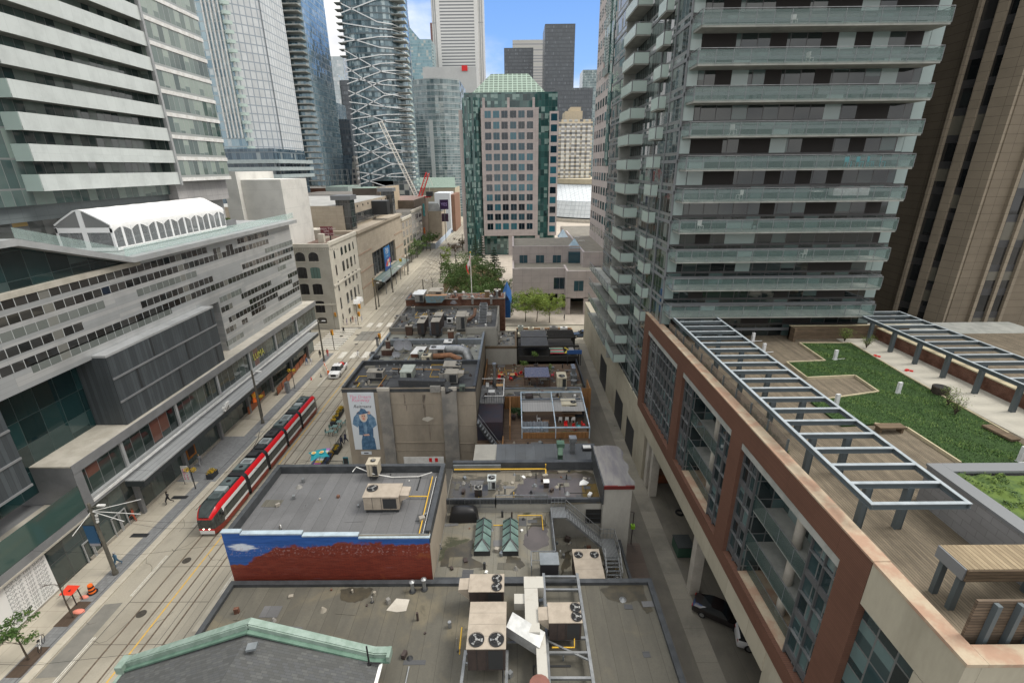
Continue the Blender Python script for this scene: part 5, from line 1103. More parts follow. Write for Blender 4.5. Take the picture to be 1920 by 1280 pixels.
b.loft(rings, surf('grey curtain', (.22, .24, .27), (.15, .17, .19), .85, 2), close=False); b.build('curtain', t)
b = MB(); b.box(X0, X1, Y0-.02, Y0+.1, 4.62, 5.45, OWOOD); b.build('rail_panel', t); b = MB(); b.box(X0+.2, X1, Y1-.12, Y1-.02, 5, 5.9, surf('brown blue panel', (.22, .12, .08), (.08, .16, .26), .6, .6)); b.build('rail_panel', t)
WOODT = surf('table wood', (.20, .12, .07), (.14, .08, .05), .6, 3); WHT = flat('white chair', (.6, .6, .58), .5)
def table(lab, x, y, z, w_, d, h=.74, m=WOODT, group=None):
 t = thing('table', lab, 'table', (x, y, z), group=group); MB().box(-w_/2, w_/2, -d/2, d/2, h-.05, h, m).build('tabletop', t, local=True)
 for sx in (-1, 1):
  for sy in (-1, 1): MB().box(sx*(w_/2-.08)-.03, sx*(w_/2-.08)+.03, sy*(d/2-.08)-.03, sy*(d/2-.08)+.03, 0, h-.05, DARK).build('leg', t, local=True)
 return t
def chair(lab, x, y, z, rz, m, group=None):
 t = thing('chair', lab, 'chair', (x, y, z), rz, group)
 MB().box(-.23, .23, -.22, .22, .42, .47, m).build('seat', t, local=True); MB().box(-.23, .23, .2, .25, .47, .92, m).build('backrest', t, local=True)
 for sx in (-1, 1):
  for sy in (-1, 1): MB().box(sx*.2-.02, sx*.2+.02, sy*.2-.02, sy*.2+.02, 0, .42, m).build('leg', t, local=True)
 return t
table('long dark bar table under the patio awning', 7.2, 58.4, 4.62, 2.8, .8); table('square brown table under the patio awning', 4.2, 56.6, 4.62, .9, .9); table('black table at the alley end of the covered patio', 9, 58.2, 4.62, 1.2, .8, m=BLACK)
for i in range(3): chair('white stool-height chair along the long bar table, number %s from the pole' % ['one', 'two', 'three'][i], 6.3+i*.9, 57.7, 4.62, pi, WHT, 'white chairs at the bar table')
for i, (x, y, m, n) in enumerate(((6.9, 56.2, RED, 'red chair under the white roof frame, first from the pole'), (8.0, 55.6, RED, 'red chair under the white roof frame next to the teal one'), (8.6, 55.9, flat('teal plastic', (.05, .28, .30), .5), 'teal chair under the white roof frame'), (9.3, 56.3, RED, 'red chair under the white roof frame by the alley'))): chair(n, x, y, 4.62, .6*i, m, 'coloured patio chairs')
for i, y in enumerate((55.3, 56.5, 58.0)): chair(['white chair beside the grey curtain, nearest', 'white chair beside the grey curtain, middle', 'white chair beside the grey curtain, rearmost'][i], 3.3, y, 4.62, 1.4, WHT, 'white chairs by the curtain')
for x, y, lab in ((4.4, 54.1, 'low green planter box left of the patio pole'), (7.0, 54.1, 'low green planter box right of the patio pole')):
 t = thing('planter_box', lab, 'planter', (x, y, 4.6)); MB().box(-.9, .9, -.22, .22, 0, .4, WOODT).build('box', t, local=True); b = MB(); rr = random.Random(int(x*10))
 for k in range(7): leaves(b, (-.8+k*.27, 0, .5), .26, 50, .07, LEAF, rr)
 b.build('foliage', t, local=True)
def potted(lab, px, py, z, h, r, seed, mats=None, cat='tree'):
 q = P(px, py, z=z); t = thing('potted_tree', lab, cat, q, group='potted trees on the patios'); rr = random.Random(seed)
 MB().cyl((0, 0, 0), .28, .5, BRS, 12, .34).build('pot', t, local=True)
 b = MB(); b.tube([(0, 0, .4), (.03, .02, h*.6), (0, 0, h)], [.04, .03, .02], BARK, 6); b.build('trunk', t, local=True)
 b = MB()
 for k in range(5): leaves(b, (rr.gauss(0, r*.35), rr.gauss(0, r*.35), h+rr.gauss(0, r*.3)), r*.7, 70, .13, mats or LEAF[:2], rr)
 b.build('crown', t, local=True)
potted('small potted tree at the timber posts of the covered patio', 963, 785, 4.7, 1.3, .55, 1, [LEAF[2]]); potted('larger potted shrub left of the white patio frame', 974, 782, 4.7, 1.0, .6, 2, LEAF[2:])
t = thing('timber_screen', 'orange timber post screen beside the potted patio trees', 'screen', (-.6, 56, 4.6)); b = MB()
b.box(-.75, -.6, 53.2, 61.5, 6.6, 6.75, OWOOD)
for y in (53.3, 55.5, 58, 61.2): b.box(-.75, -.6, y, y+.15, 4.62, 6.6, OWOOD)
b.box(-1.5, .8, 61.7, 61.85, 4.62, 6.6, OWOOD); b.build('post_frame', t)
t = flat_building('long low taupe roof strip with tarped heaps behind the covered patio', -1.6, 10.2, 62.3, 66.2, 5.9, NAVY, TAUPE, .25, COPEG, .2, 'fkr')
for px, py, w_, d, h, m1, lab in ((962, 748, 2.4, 1.3, .55, surf('grey black tarp', (.06, .06, .065), (.35, .37, .36), .6, .8, lo=.5, hi=.55), 'grey and black tarp over a low heap'), (992, 746, 1.2, 1.1, .7, BRS, 'brown topped fire table beside the tarp heap')):
 q = P(px, py, z=5.7); b = MB(); b.loft([[(q.x+w_/2*s*a, q.y+d/2*s*c, 5.66+h*k) for a, c in ((-1, -1), (0, -1.1), (1, -.9), (1.05, .1), (1, 1), (-.1, 1), (-1, .9))] for s, k in ((1, 0), (.95, .6), (.7, .95), (.2, 1.0))], m1, caps=m1); tag(b.build('covered_heap', loc=q), lab, 'heap')
unit('long cream unit with a round fan on the taupe roof strip', (1051, 747), (1078, 747), (1081, 758), 6.9, 5.67, surf('cream paint', (.58, .53, .40), (.5, .45, .34), .6), None, ((.82, .4, .4),), '', .2, 0)
b = MB(); b.box(9.9, 11.2, 63, 63.1, 4, 7.2, OWOOD); b.box(11.1, 11.2, 63.1, 66.2, 4, 7.2, OWOOD); b.box(11, 11.3, 62.9, 63.15, 0, 7.2, OWOOD); tag(b.build('timber_fence', loc=(10.5, 64, 4)), 'orange timber fence at the alley end of the taupe roof strip', 'fence')
t = thing('balcony_deck', 'white railed little roof deck at the corner of the concrete building', 'deck', (-3.3, 61, 7.3))
MB().box(-4.9, -1.5, 58.2, 63.9, 7.3, 7.45, surf('grey deck', (.2, .2, .2), (.13, .13, .13), .8)).build('floor', t)
b = MB(); up = Vector((0, 0, 1.05))
for a, c in (((-1.55, 58.25, 7.45), (-1.55, 63.9, 7.45)), ((-4.85, 63.9, 7.45), (-1.55, 63.9, 7.45)), ((-4.2, 58.25, 7.45), (-1.55, 58.25, 7.45))): b.bar(Vector(a)+up, Vector(c)+up, .09, .07, WHITE); [b.bar(Vector(a).lerp(Vector(c), i/8), Vector(a).lerp(Vector(c), i/8)+up, .04, .04, DARK) for i in range(9)]
b.build('rail', t)
table('pale tan table on the little railed roof deck', -2.2, 62.4, 7.45, 1.0, .7, m=surf('orange tan top', (.50, .30, .12), (.4, .24, .1), .6)); table('white round-cornered table on the little roof deck', -3.3, 60.4, 7.45, .9, .8, m=WHT)
for i, (x, y, m, l) in enumerate(((-4.0, 62.6, WHT, 'white chair in the rear corner of the little roof deck'), (-3.0, 63.0, DARK, 'dark chair at the back rail of the little roof deck'), (-2.3, 60.2, GREYM, 'grey chair by the white rail of the little roof deck'), (-4.2, 59.6, BRS, 'brown chair near the stair of the little roof deck'))): chair(l, x, y, 7.45, i*1.3, m, 'chairs on the little roof deck')
b = MB(); q = P(928, 738, z=6.2); b.cyl((q.x, q.y, 5.6), .2, 5.2, STEEL, 14); b.cyl((q.x, q.y, 10.8), .3, .35, STEEL, 14); tag(b.build('flue_pipe', loc=q, smooth=40), 'tall silver flue pipe behind the little roof deck', 'flue')
t = thing('rear_patio_building', 'low building with a brown timber roof patio behind the taupe strip', 'building', (3, 71, 0))
MB().box(-4.9, 11, 66.3, 77.4, 0, 5.0, NAVY, BWOOD).build('wall', t)
b = MB(); b.box(-4.9, 3, 66.35, 66.5, 5.02, 6.0, WOODD); b.box(-4.9, -4.75, 66.5, 77.3, 5.02, 6.2, OWOOD); b.box(3, 11, 66.35, 66.5, 5.02, 5.35, COPEG); b.box(10.85, 11, 66.5, 77.3, 5.02, 6.0, DARK); b.build('patio_fence', t)
t = thing('patio_pergola', 'low brown timber pergola with brownish glass roof on the rear patio', 'pergola', (3.6, 69, 5)); b = MB()
for x in (1.6, 3.5, 5.5):
 b.box(x-.07, x+.07, 66.9, 71.3, 7.0, 7.15, BROWN)
 for y in (67, 71.2): b.box(x-.07, x+.07, y-.07, y+.07, 5.02, 7.0, BROWN)
for y in (66.95, 71.25): b.box(1.5, 5.6, y-.06, y+.06, 7.16, 7.28, BROWN)
b.build('frame', t); MB().box(1.6, 5.5, 67.1, 71.1, 7.17, 7.2, clear('brown tinted sheet', (.17, .14, .12), .75)).build('roof_sheet', t)
unit('cream condenser unit with a fan on the rear patio', (1043, 697), (1060, 697), (1063, 708), 7.4, 5.02, surf('cream paint', (.58, .53, .40), (.5, .45, .34), .6), None, ((.5, .3, .5),), '', .25, 0, name='condenser', cat='condenser')
for i, (px, py, l) in enumerate(((936, 712, 'red patio chair nearest the orange deck fence'), (942, 706, 'red patio chair behind the first table'), (958, 712, 'red patio chair in the middle of the rear deck'), (968, 706, 'red patio chair left of the potted trees'), (976, 703, 'red patio chair beside the tall potted tree'), (1036, 706, 'red patio chair by the cream condenser'))):
 q = P(px, py, z=5.1); chair(l, q.x, q.y, 5.02, i*.9, RED, 'red chairs on the rear patio')
for i, (px, py) in enumerate(((939, 708), (961, 708))): q = P(px, py, z=5.1); table(['orange topped table between red chairs by the fence', 'orange topped table in the middle of the rear deck'][i], q.x, q.y, 5.02, .8, .8, m=surf('orange tan top', (.50, .30, .12), (.4, .24, .1), .6))
potted('tall potted tree with a pale green head on the rear patio', 984, 702, 5.05, 2.0, .7, 5, LEAF[:2]); potted('potted tree with two tiers beside the rear pergola', 1004, 688, 5.05, 2.6, .6, 6, LEAF[:2]); potted('broad yellow green potted shrub on the rear patio', 1027, 706, 5.05, 1.3, .8, 7, LEAF[:2])
b = MB(); q = P(1075, 712, z=5.1); b.box(q.x-.5, q.x+.5, q.y-.6, q.y+.6, 5.02, 6.2, STEEL); b.box(q.x-.3, q.x+.3, q.y-.2, q.y+1.8, 6.2, 7.2, STEEL); b.cyl((q.x-.1, q.y-1.4, 5.02), .5, .7, STEEL, 12); tag(b.build('kitchen_exhaust', loc=q), 'silver kitchen exhaust box on the rear patio', 'exhaust')
b = MB(); q = P(1076, 683, z=5.2); b.box(q.x-1.3, q.x+1.3, q.y-.1, q.y+.1, 7.2, 7.9, flat('blue sign paint', (.03, .09, .26), .5)); b.box(q.x-1.2, q.x-1.05, q.y-.06, q.y+.06, 5.02, 7.2, DARK); b.box(q.x+1.05, q.x+1.2, q.y-.06, q.y+.06, 5.02, 7.2, DARK); tag(b.build('blue_sign', loc=q), 'blue board on two posts above the rear patio', 'sign')
# -- rear roofs along the street
t7 = flat_building('grey green roof with satellite dishes and tangled ducts behind the billboard building', -22, -5.2, 63.1, 78.6, 11.0, CWALL, RF6, .55, COPEG, .3, 'lr')
b = MB(); b.box(-21.7, -5.5, 73.3, 73.9, 10.46, 11.3, COPEG); b.build('party_wall', t7)
t8 = flat_building('dark roof crowded with cooling units in front of the brick wall', -22, -3.0, 78.7, 92.6, 11.6, STUC, RF5, .55, TAUPE, .3, 'fklr')
b = MB(); b.box(-8.6, -3.1, 78.5, 78.68, 3, 11.55, STUC); b.box(-8.6, -2.6, 78.2, 78.5, 7.0, 7.3, CONC2); b.build('stucco_wall', t8)
flat_building('lower grey stucco extension at the rear patio', -5.1, .4, 77.5, 86, 8.4, STUC, TAUPE, .3, WOODD, .3, 'fr')
t9 = thing('brick_building', 'old red brick building with a cluttered flat roof at the street corner', 'building', (-12, 99, 0))
MB().box(-22, -1.9, 92.7, 97.4, 0, 12.9, BRKW).build('wall', t9); MB().box(-22, -1.9, 97.41, 98, 0, 12.0, BRKW).build('wall', t9)
b = MB(); b.face([(-21.9, 93.1, 12.3), (-2, 93.1, 12.3), (-2, 97.3, 12.3), (-21.9, 97.3, 12.3)], RF5); b.build('inner_roof', t9)
b = MB(); b.box(-22.1, -1.8, 92.6, 93.0, 12.9, 13.05, TAUPE); b.box(-22.1, -21.8, 93.01, 98, 12.9, 13.0, COPE); b.box(-2.1, -1.8, 93.01, 98, 12.9, 13.0, TAUPE)
for x in (-18.5, -11.3): b.box(x, x+.7, 92.45, 92.69, 11.3, 13.6, BRKW)
b.box(-22.1, -1.8, 97.8, 98.1, 12.0, 12.2, COPE); b.build('coping', t9)
MB().box(-21.9, -2, 93.1, 97.9, 12.88, 12.895, surf('cluttered flat roof', (.16, .155, .145), (.09, .09, .09), .85, .6)).build('roof', t9)
b = MB(); b.mesh([(-12.9+.0, 92.66, 12.0), (-12.2, 92.66, 11.9), (-11.5, 92.66, 12.1), (-12.0, 92.66, 12.75), (-12.5, 92.66, 12.8), (-12.9, 92.66, 12.3)], [(0, 1, 2, 3, 4, 5)], surf('pale graffiti', (.35, .35, .38), (.2, .19, .2), .8, 4)); b.build('graffiti_patch', t9)
unit('grey condenser with dark front by the chimney of the dark roof', (790, 591), (803, 591), (806, 605), 13.2, 11.07, TANM, BRS, ((.5, .6, .5),), '', .2, 0, name='condenser', cat='condenser')
unit('wide double fan condenser in the middle of the dark roof', (817, 585), (832, 585), (834, 603), 13.6, 11.07, TANM, BRS, ((.25, .5, .4), (.75, .5, .4)), '', .3, 0)
unit('tan unit near the brick pilaster on the dark roof', (858, 583), (875, 583), (876, 593), 13.8, 11.07, TANM, GRU, (), 'r', .3, 1)
for px, l in ((844, 'white box heat pump left of the silver duct frame'), (859, 'white box heat pump beside the tan unit')):
 q = P(px, 606, z=11.1); t = thing('heat_pump', l, 'heat pump', q, group='white heat pumps on the dark roof'); MB().box(-.55, .55, -.2, .2, .1, 1.0, WHITE).build('casing', t, local=True)
 b = MB(); b.tube([(-.1, -.205, .55), (-.1, -.21, .55)], .33, BLACK, 16); b.build('fan', t, local=True)
b = MB(); q = P(905, 605, z=11.1)
for x in (-.7, .7): b.bar((q.x+x, q.y-.4, 11.1), (q.x+x, q.y+4.5, 13.4), .1, .1, STEEL)
for i in range(8): f = i/7; b.bar((q.x-.7, q.y-.4+4.9*f, 11.1+2.3*f), (q.x+.7, q.y-.4+4.9*f, 11.1+2.3*f), .12, .6, STEEL)
b.box(q.x+.75, q.x+1.6, q.y, q.y+2.2, 11.1, 12.5, GRU); tag(b.build('silver_duct_frame', loc=q), 'silver ribbed duct ladder at the alley end of the dark roof', 'duct')
b = MB(); q = P(881, 604, z=11.2); b.tube([(q.x-1.5, q.y+.6, 11.5), (q.x, q.y+.4, 11.6), (q.x+.8, q.y+1.2, 12.2), (q.x+.9, q.y+2.4, 13)], .32, surf('rusty duct', (.17, .09, .06), (.11, .07, .05), .8, 2), 8); tag(b.build('rusty_duct', loc=q, smooth=50), 'rusty brown bent duct on the dark roof', 'duct')
def chimney(lab, px, py, z, w_, d, h, m, pots=1, name='chimney'):
 q = P(px, py, z=z); b = MB(); b.box(q.x-w_/2, q.x+w_/2, q.y-d/2, q.y+d/2, z-.05, z+h, m); b.box(q.x-w_/2-.08, q.x+w_/2+.08, q.y-d/2-.08, q.y+d/2+.08, z+h, z+h+.12, CONC)
 for i in range(pots): b.cyl((q.x-.25*(pots-1)+.5*i, q.y, z+h+.12), .13, .4, BRS, 8)
 tag(b.build(name, loc=q), lab, 'chimney')
CHB = brick('dark chimney brick', (.13, .065, .045), (.09, .045, .035), (.1, .08, .07))
chimney('brown metal clad chimney on the rear half of the grey green roof', 768, 627, 10.5, 1.1, .9, 1.6, BROWN); chimney('wide dark brick chimney among the satellite dishes', 727, 664, 10.5, 1.6, 1.2, .9, CHB, 0); chimney('narrow brick chimney standing on the wide one', 729, 658, 11.0, .6, .6, 1.7, CHB); chimney('red painted chimney at the party wall', 846, 637, 10.5, .9, .8, 1.6, BRKW); chimney('silver capped stack on the dark roof by the brick wall', 776, 591, 11.05, .45, .45, 1.6, STEEL, 1)
chimney('yellow brown brick chimney at the far corner of the brick building', 914, 562, 12.3, .9, .9, 1.8, surf('yellow brown brick', (.25, .17, .09), (.17, .11, .07), .9, 3), 0); chimney('rusty box chimney by the blue tarp', 933, 560, 12.3, 1.3, 1.0, 1.9, BROWN, 1)
def dish(lab, px, py, z, r, az_):
 q = P(px, py, z=z); t = thing('satellite_dish', lab, 'dish', q, az_, 'satellite dishes on the grey green roof'); b = MB(); rings = []
 for i in range(5): f = i/4; rings.append([(r*f*cos(2*pi*k/18), -.15-.25*r*f*f, .9+r*f*sin(2*pi*k/18)*1.1) for k in range(18)])
 b.loft(rings, surf('dish grey', (.42, .43, .46), (.34, .35, .38), .5)); b.build('reflector', t, local=True, smooth=60)
 MB().tube([(0, 0, 0), (0, 0, .9), (0, -.15, .9)], .04, DARK, 6).build('mast', t, local=True); MB().bar((0, -.2, .4), (0, -.7*r-.3, .8), .03, .03, DARK).build('feed_arm', t, local=True)
dish('large pale satellite dish left of the brick chimney', 748, 655, 10.5, .85, .3); dish('large pale satellite dish right of the brick chimney', 767, 655, 10.5, .9, -.4); dish('small satellite dish in front of the wide chimney', 742, 673, 10.5, .45, .2); dish('second small satellite dish in front of the wide chimney', 748, 673, 10.5, .45, -.2)
unit('white topped rooftop unit feeding the big silver elbow', (808, 647), (835, 647), (832, 654), 12.7, 10.5, surf('white topped casing', (.62, .63, .63), (.5, .51, .52), .5), GRU, ((.25, .5, .4),), '', .3, 0)
b = MB(); q0 = P(834, 655, z=12); pts = [(q0.x, q0.y, 12.0), (q0.x+2.2, q0.y-.1, 12.0), (q0.x+3.2, q0.y-.5, 11.8), (q0.x+3.7, q0.y-1.2, 11.0), (q0.x+3.8, q0.y-1.5, 9.5)]; b.tube(pts, .75, STEEL, 14); tag(b.build('silver_elbow_duct', loc=q0, smooth=50), 'fat silver elbow duct dropping over the roof edge', 'duct')
unit('cream condenser box with dark side in front of the silver unit', (793, 662), (809, 662), (810, 668), 12.3, 10.5, surf('cream paint', (.58, .53, .40), (.5, .45, .34), .6), None, ((.4, .5, .4),), '', .3, 0, name='condenser', cat='condenser')
b = MB(); q = P(830, 672, z=11.3); b.tube([(q.x-1.4, q.y+.2, 11.6), (q.x+1.2, q.y+.1, 11.8), (q.x+2.8, q.y-.6, 11.3)], .42, surf('orange rusty duct', (.30, .15, .08), (.2, .1, .06), .8, 2), 8); tag(b.build('rusty_duct', loc=q, smooth=50), 'orange rusty duct in front of the silver elbow', 'duct')
b = MB(); q = P(820, 672, z=10.5); b.box(q.x-.6, q.x+.6, q.y-.5, q.y+.5, 10.4, 11.6, surf('green vent paint', (.12, .15, .12), (.09, .11, .09), .6)); b.cyl((q.x, q.y, 11.6), .35, .5, BRKW, 10); tag(b.build('green_exhaust', loc=q), 'green exhaust box with red cowl on the grey green roof', 'exhaust')
b = MB(); q = P(784, 662, z=10.9); b.mesh([(q.x-1.1, q.y-.8, 11.1), (q.x+.8, q.y-.8, 11.1), (q.x+1.2, q.y+1.4, 11.5), (q.x-.5, q.y+1.4, 11.5)], [(0, 1, 2, 3)], WHITE); b.box(q.x-1.0, q.x+.9, q.y-.7, q.y+1.2, 10.45, 11.05, BRKW); tag(b.build('roof_hatch', loc=q), 'white lidded roof hatch right of the dishes', 'hatch')
for i in range(2):
 q = P(812+i*12, 628, z=10.5); t = thing('condenser', ['dark twin fan condenser by the party wall, street side', 'dark twin fan condenser by the party wall, alley side'][i], 'condenser', q, group='dark condensers at the party wall'); MB().box(-.5, .5, -.4, .4, .1, 1.1, surf('blue grey casing', (.16, .18, .21), (.09, .1, .11), .5, 3)).build('casing', t, local=True); MB().cyl((0, 0, 1.1), .35, .03, BLACK, 14).build('fan', t, local=True)
unit('small white rooftop unit with curved pipe on the grey green roof', (834, 636), (849, 636), (850, 642), 12.2, 10.5, WHITE, STEEL, ((.7, .6, .3),), '', .3, 0); b = MB(); q = P(856, 645, z=11); b.tube([(q.x, q.y, 10.5), (q.x, q.y, 12.3), (q.x+.25, q.y-.1, 12.75), (q.x+.7, q.y-.2, 12.8)], .25, STEEL, 10); tag(b.build('gooseneck_pipe', loc=q, smooth=50), 'silver gooseneck pipe beside the small white unit', 'pipe')
unit('grey louvred unit on the brick building by the street', (784, 543), (800, 543), (802, 552), 14.6, 12.9, surf('white topped casing', (.62, .63, .63), (.5, .51, .52), .5), GRU, (), 'l', .2, 0); unit('tan unit with black side on the brick building', (808, 539), (832, 539), (831, 546), 14.9, 12.9, TANM, TANM, ((.9, .5, .3),), '', .2, 1)
b = MB(); q = P(818, 566, z=12.9); b.mesh([(q.x-2, q.y-.6, 12.9), (q.x+1.2, q.y-.6, 12.9), (q.x+2.2, q.y-.6, 14.3), (q.x-2, q.y-.6, 14.3), (q.x-2, q.y+.9, 12.9), (q.x+1.2, q.y+.9, 12.9), (q.x+2.2, q.y+.9, 14.3), (q.x-2, q.y+.9, 14.3)], [(0, 1, 2, 3), (5, 4, 7, 6), (1, 5, 6, 2), (4, 0, 3, 7)], surf('faded blue tin', (.14, .26, .32), (.2, .2, .17), .7, 2)); b.face([(q.x-2, q.y-.6, 14.31), (q.x+2.2, q.y-.6, 14.31), (q.x+2.2, q.y+.9, 14.31), (q.x-2, q.y+.9, 14.31)], surf('rusty top', (.34, .2, .11), (.25, .15, .09), .8, 3)); tag(b.build('blue_hopper', loc=q), 'faded blue tin hopper with rusty top on the brick building', 'hopper')
for px, py, h, l in ((854, 556, 1.0, 'white capped short vent in the middle of the brick building roof'), (886, 566, 1.1, 'grey mushroom vent by the front edge of the brick building roof'), (921, 566, 1.2, 'grey mushroom vent near the rusty chimney'), (932, 560, 1.6, 'silver pipe vent in front of the rusty box chimney'), (779, 558, .7, 'pale small vent at the street edge of the brick building roof'), (804, 598, 1.6, 'blue grey stack pipe behind the dark fronted condenser'), (708, 645, 1.0, 'dark pipe at the street side of the grey green roof')):
 q = P(px, py, z=12.9 if py < 570 else 11); b = MB(); b.cyl((q.x, q.y, q.z-.4), .22, h+.4, STEEL if 'grey' not in l else GRU, 10); b.cyl((q.x, q.y, q.z+h), .4, .25, STEEL if 'dark' not in l else DARK, 10, .15); tag(b.build('vent_pipe', loc=q, smooth=40), l, 'vent')
b = MB(); TARP = surf('blue tarp', (.02, .10, .30), (.03, .14, .38), .5, 1.2); q = P(950, 570, z=10)
b.loft([[(q.x-.9, q.y, z0), (q.x+.0, q.y-.3, z1), (q.x+1.0, q.y+.2, z0)] for q, z0, z1 in ((Vector((q.x, q.y-.5, 0)), 10.2, 12.4), (Vector((q.x+.1, q.y+2, 0)), 10.8, 13.4), (Vector((q.x, q.y+5, 0)), 11.6, 14.0))], TARP, close=False); b.box(q.x-.8, q.x+.8, q.y-.3, q.y+4.6, 7, 10.9, TARP); tag(b.build('blue_tarp', loc=q), 'blue tarp tent standing behind the brick building', 'tarp')
t = thing('patio_house', 'dark timber patio house with slatted roof and a striped mat', 'building', (7, 84, 0))
DKW = planks('charcoal boards', (.05, .047, .043), (.035, .033, .03), .2, 1)
MB().box(.5, 11.6, 78.2, 90.5, 0, 5.2, DKW).build('wall', t)
b = MB(); b.box(1.2, 6.2, 79.9, 88.5, 7.4, 7.55, surf('charcoal corrugated roof', (.09, .09, .09), (.07, .07, .07), .7, 1)); [b.box(1.2+k*.25, 1.25+k*.25, 79.9, 88.5, 7.55, 7.6, DARK) for k in range(20)]; b.build('roof', t)
b = MB()
for k in range(14): b.box(6.4, 11.6, 84.8+k*.3, 84.9+k*.3, 7.4, 7.55, DKW)
for x in (.6, 6.3, 11.5):
 for y in (78.4, 84.6, 89): b.box(x-.1, x+.1, y-.1, y+.1, 5.2, 7.5, DKW)
b.box(.5, 11.7, 79.7, 79.9, 7.3, 7.6, DKW); b.box(.5, 11.7, 84.5, 84.7, 7.3, 7.6, DKW); b.box(.6, 11.6, 78.2, 78.35, 4, 6.2, DKW); b.build('slatted_frame', t)
b = MB()
for k, c in enumerate(((.45, .06, .08), (.03, .28, .16), (.35, .35, .34), (.45, .06, .08), (.03, .28, .16), (.4, .4, .38), (.5, .4, .05))): b.box(6.6+(.4 if k == 6 else 0), 9.2, 81+k*.5, 81.5+k*.5, 5.6, 5.62, flat('mat stripe %d' % k, c, .8))
b.mesh([(9.2, 81, 5.63), (9.9, 82.75, 5.63), (9.2, 84.5, 5.63), (9.6, 84.5, 5.63), (10.3, 82.75, 5.63), (9.6, 81, 5.63)], [(0, 1, 4, 5), (1, 2, 3, 4)], flat('mat yellow', (.5, .4, .05), .8)); b.box(10.3, 11.2, 81, 84.5, 5.6, 5.62, flat('mat grey', (.3, .3, .3), .8)); b.build('striped_mat', t)
flat_building('low roof crammed with small machines beside the cross street', .5, 12.4, 90.6, 97, 5.2, DKW, TAUPE, .3, OWOOD, .25, 'rk')
CL = [surf('cream paint', (.58, .53, .40), (.5, .45, .34), .6), TANM, GRU, WHITE, BRS, surf('pale green sheet metal', (.44, .47, .42), (.35, .38, .33), .55)]
rr = random.Random(21); names = ['cream', 'tan', 'grey', 'white', 'brown', 'pale green']; k = 0
wheres = ['at the street end of the front row', 'second in the front row', 'in the middle of the front row', 'fourth in the front row', 'at the alley end of the front row', 'at the street end of the rear row', 'second in the rear row', 'in the middle of the rear row', 'fourth in the rear row', 'at the alley end of the rear row']
for j in range(2):
 for i in range(5):
  x, y = 1.6+i*2.2+rr.uniform(-.3, .3), 92+j*3+rr.uniform(-.4, .4); m = k % 6; w_, d, h = rr.uniform(.8, 1.7), rr.uniform(.8, 1.3), rr.uniform(.7, 1.5)
  t = thing('small_roof_machine', '%s machine %s by the cross street' % (names[m], wheres[k]), 'rooftop unit', (x, y, 4.9), group='small machines on the crammed roof')
  MB().box(-w_/2, w_/2, -d/2, d/2, .1, h, CL[m]).build('casing', t, local=True); MB().cyl((0, 0, h), min(w_, d)*.36, .03, BLACK, 12).build('fan', t, local=True); k += 1
# == beyond the cross street: pink stone civic complex
PINK_ = panel('pink granite panels', (.47, .42, .405), (.27, .23, .22), 2.4, 2.0, .05, .06, .6, .35)
CIVG = glaz('teal civic glass', 1.5, 2.45, (.006, .03, .032), (.06, .15, .14), .07, (.03, .06, .06), .07, (.26, .38, .35), .3, tilt=.05)  # the paler panes paint sky reflections into the glass colour
CIVD = glaz('dark teal civic glass', 1.5, 5, (.004, .016, .018), (.012, .04, .042), .07, (.015, .03, .03), .07, (.05, .1, .1), .1, tilt=.02)
BLUEW = [flat('blue window glass %s' % n, c, .05, 0, .9) for n, c in (('deep', (.006, .025, .04)), ('mid', (.012, .06, .085)), ('bright', (.03, .13, .17)), ('dark', (.004, .012, .02)))]
YM = 216.0
def fx(px, py, y): return P(px, py, y=y).x
def fz(px, py, y): return P(px, py, y=y).z
xl, xa, xb, xc, xd = fx(867, 250, YM), fx(901, 205, YM), fx(1010, 205, YM), fx(1031, 205, YM), fx(1048, 205, YM)
zpt, zgt, zpb = fz(950, 202, YM), fz(950, 172, YM), fz(950, 442, YM)
t = thing('civic_tower', 'pink granite office tower with teal glass bays and a green lattice pyramid roof', 'building', ((xl+xd)/2, YM+18, 0))
MB().box(xl+1, xd-.5, YM+2, YM+40, 0, zgt, CIVG, skip='t').build('glass_wall', t)
b = MB(); b.box(xa, xb, YM, YM+2.5, zpb, zpt, PINK_); b.box(xc, xd, YM, YM+30, zpb, zpt-1.5, PINK_); b.box(xl-1.6, xl+.6, YM+3, YM+32, zpb, fz(865, 205, YM), PINK_); b.build('stone_wall', t)
b = MB(); n = 12; xm_ = (xl+xa)/2; r = (xa-xl)/2
b.loft([[(xm_-r*cos(pi*k/n), YM+2.2-r*.7*sin(pi*k/n), z) for k in range(n+1)] for z in (0, zgt-2)], CIVG, close=False); b.build('glass_bay', t)
MB().box(xb+.02, xc-.02, YM+1.2, YM+2.1, 0, zgt-2, CIVG).build('glass_bay', t)
b = MB()
for px in (902, 957, 1008): x = fx(px, 400, YM); b.box(x-1.0, x+1.0, YM+.3, YM+1.9, 0, zpb, PINK_)
b.box(xl-1.4, xl+.4, YM+3.2, YM+5, 0, zpb, PINK_); b.build('column', t)
b = MB()
for px in (906, 953, 1001): x = fx(px, 185, YM); b.box(x-.5, x+.5, YM+1.4, YM+2.2, zpt, zgt-2, PINK_)
b.build('rib_trim', t)
zpy = fz(955, 141, YM+18); x0, x1 = fx(886, 169, YM+4), fx(1022, 169, YM+4); x2, x3 = fx(921, 141, YM+18), fx(990, 141, YM+18)
LATT = panel('green lattice', (.12, .17, .135), (.30, .40, .33), 2.0, 1.4, .35, .3, .5)
b = MB(); v = [(x0, YM+4, zgt+.3), (x1, YM+4, zgt+.3), (x1, YM+36, zgt+.3), (x0, YM+36, zgt+.3), (x2, YM+15, zpy), (x3, YM+15, zpy), (x3, YM+25, zpy), (x2, YM+25, zpy)]
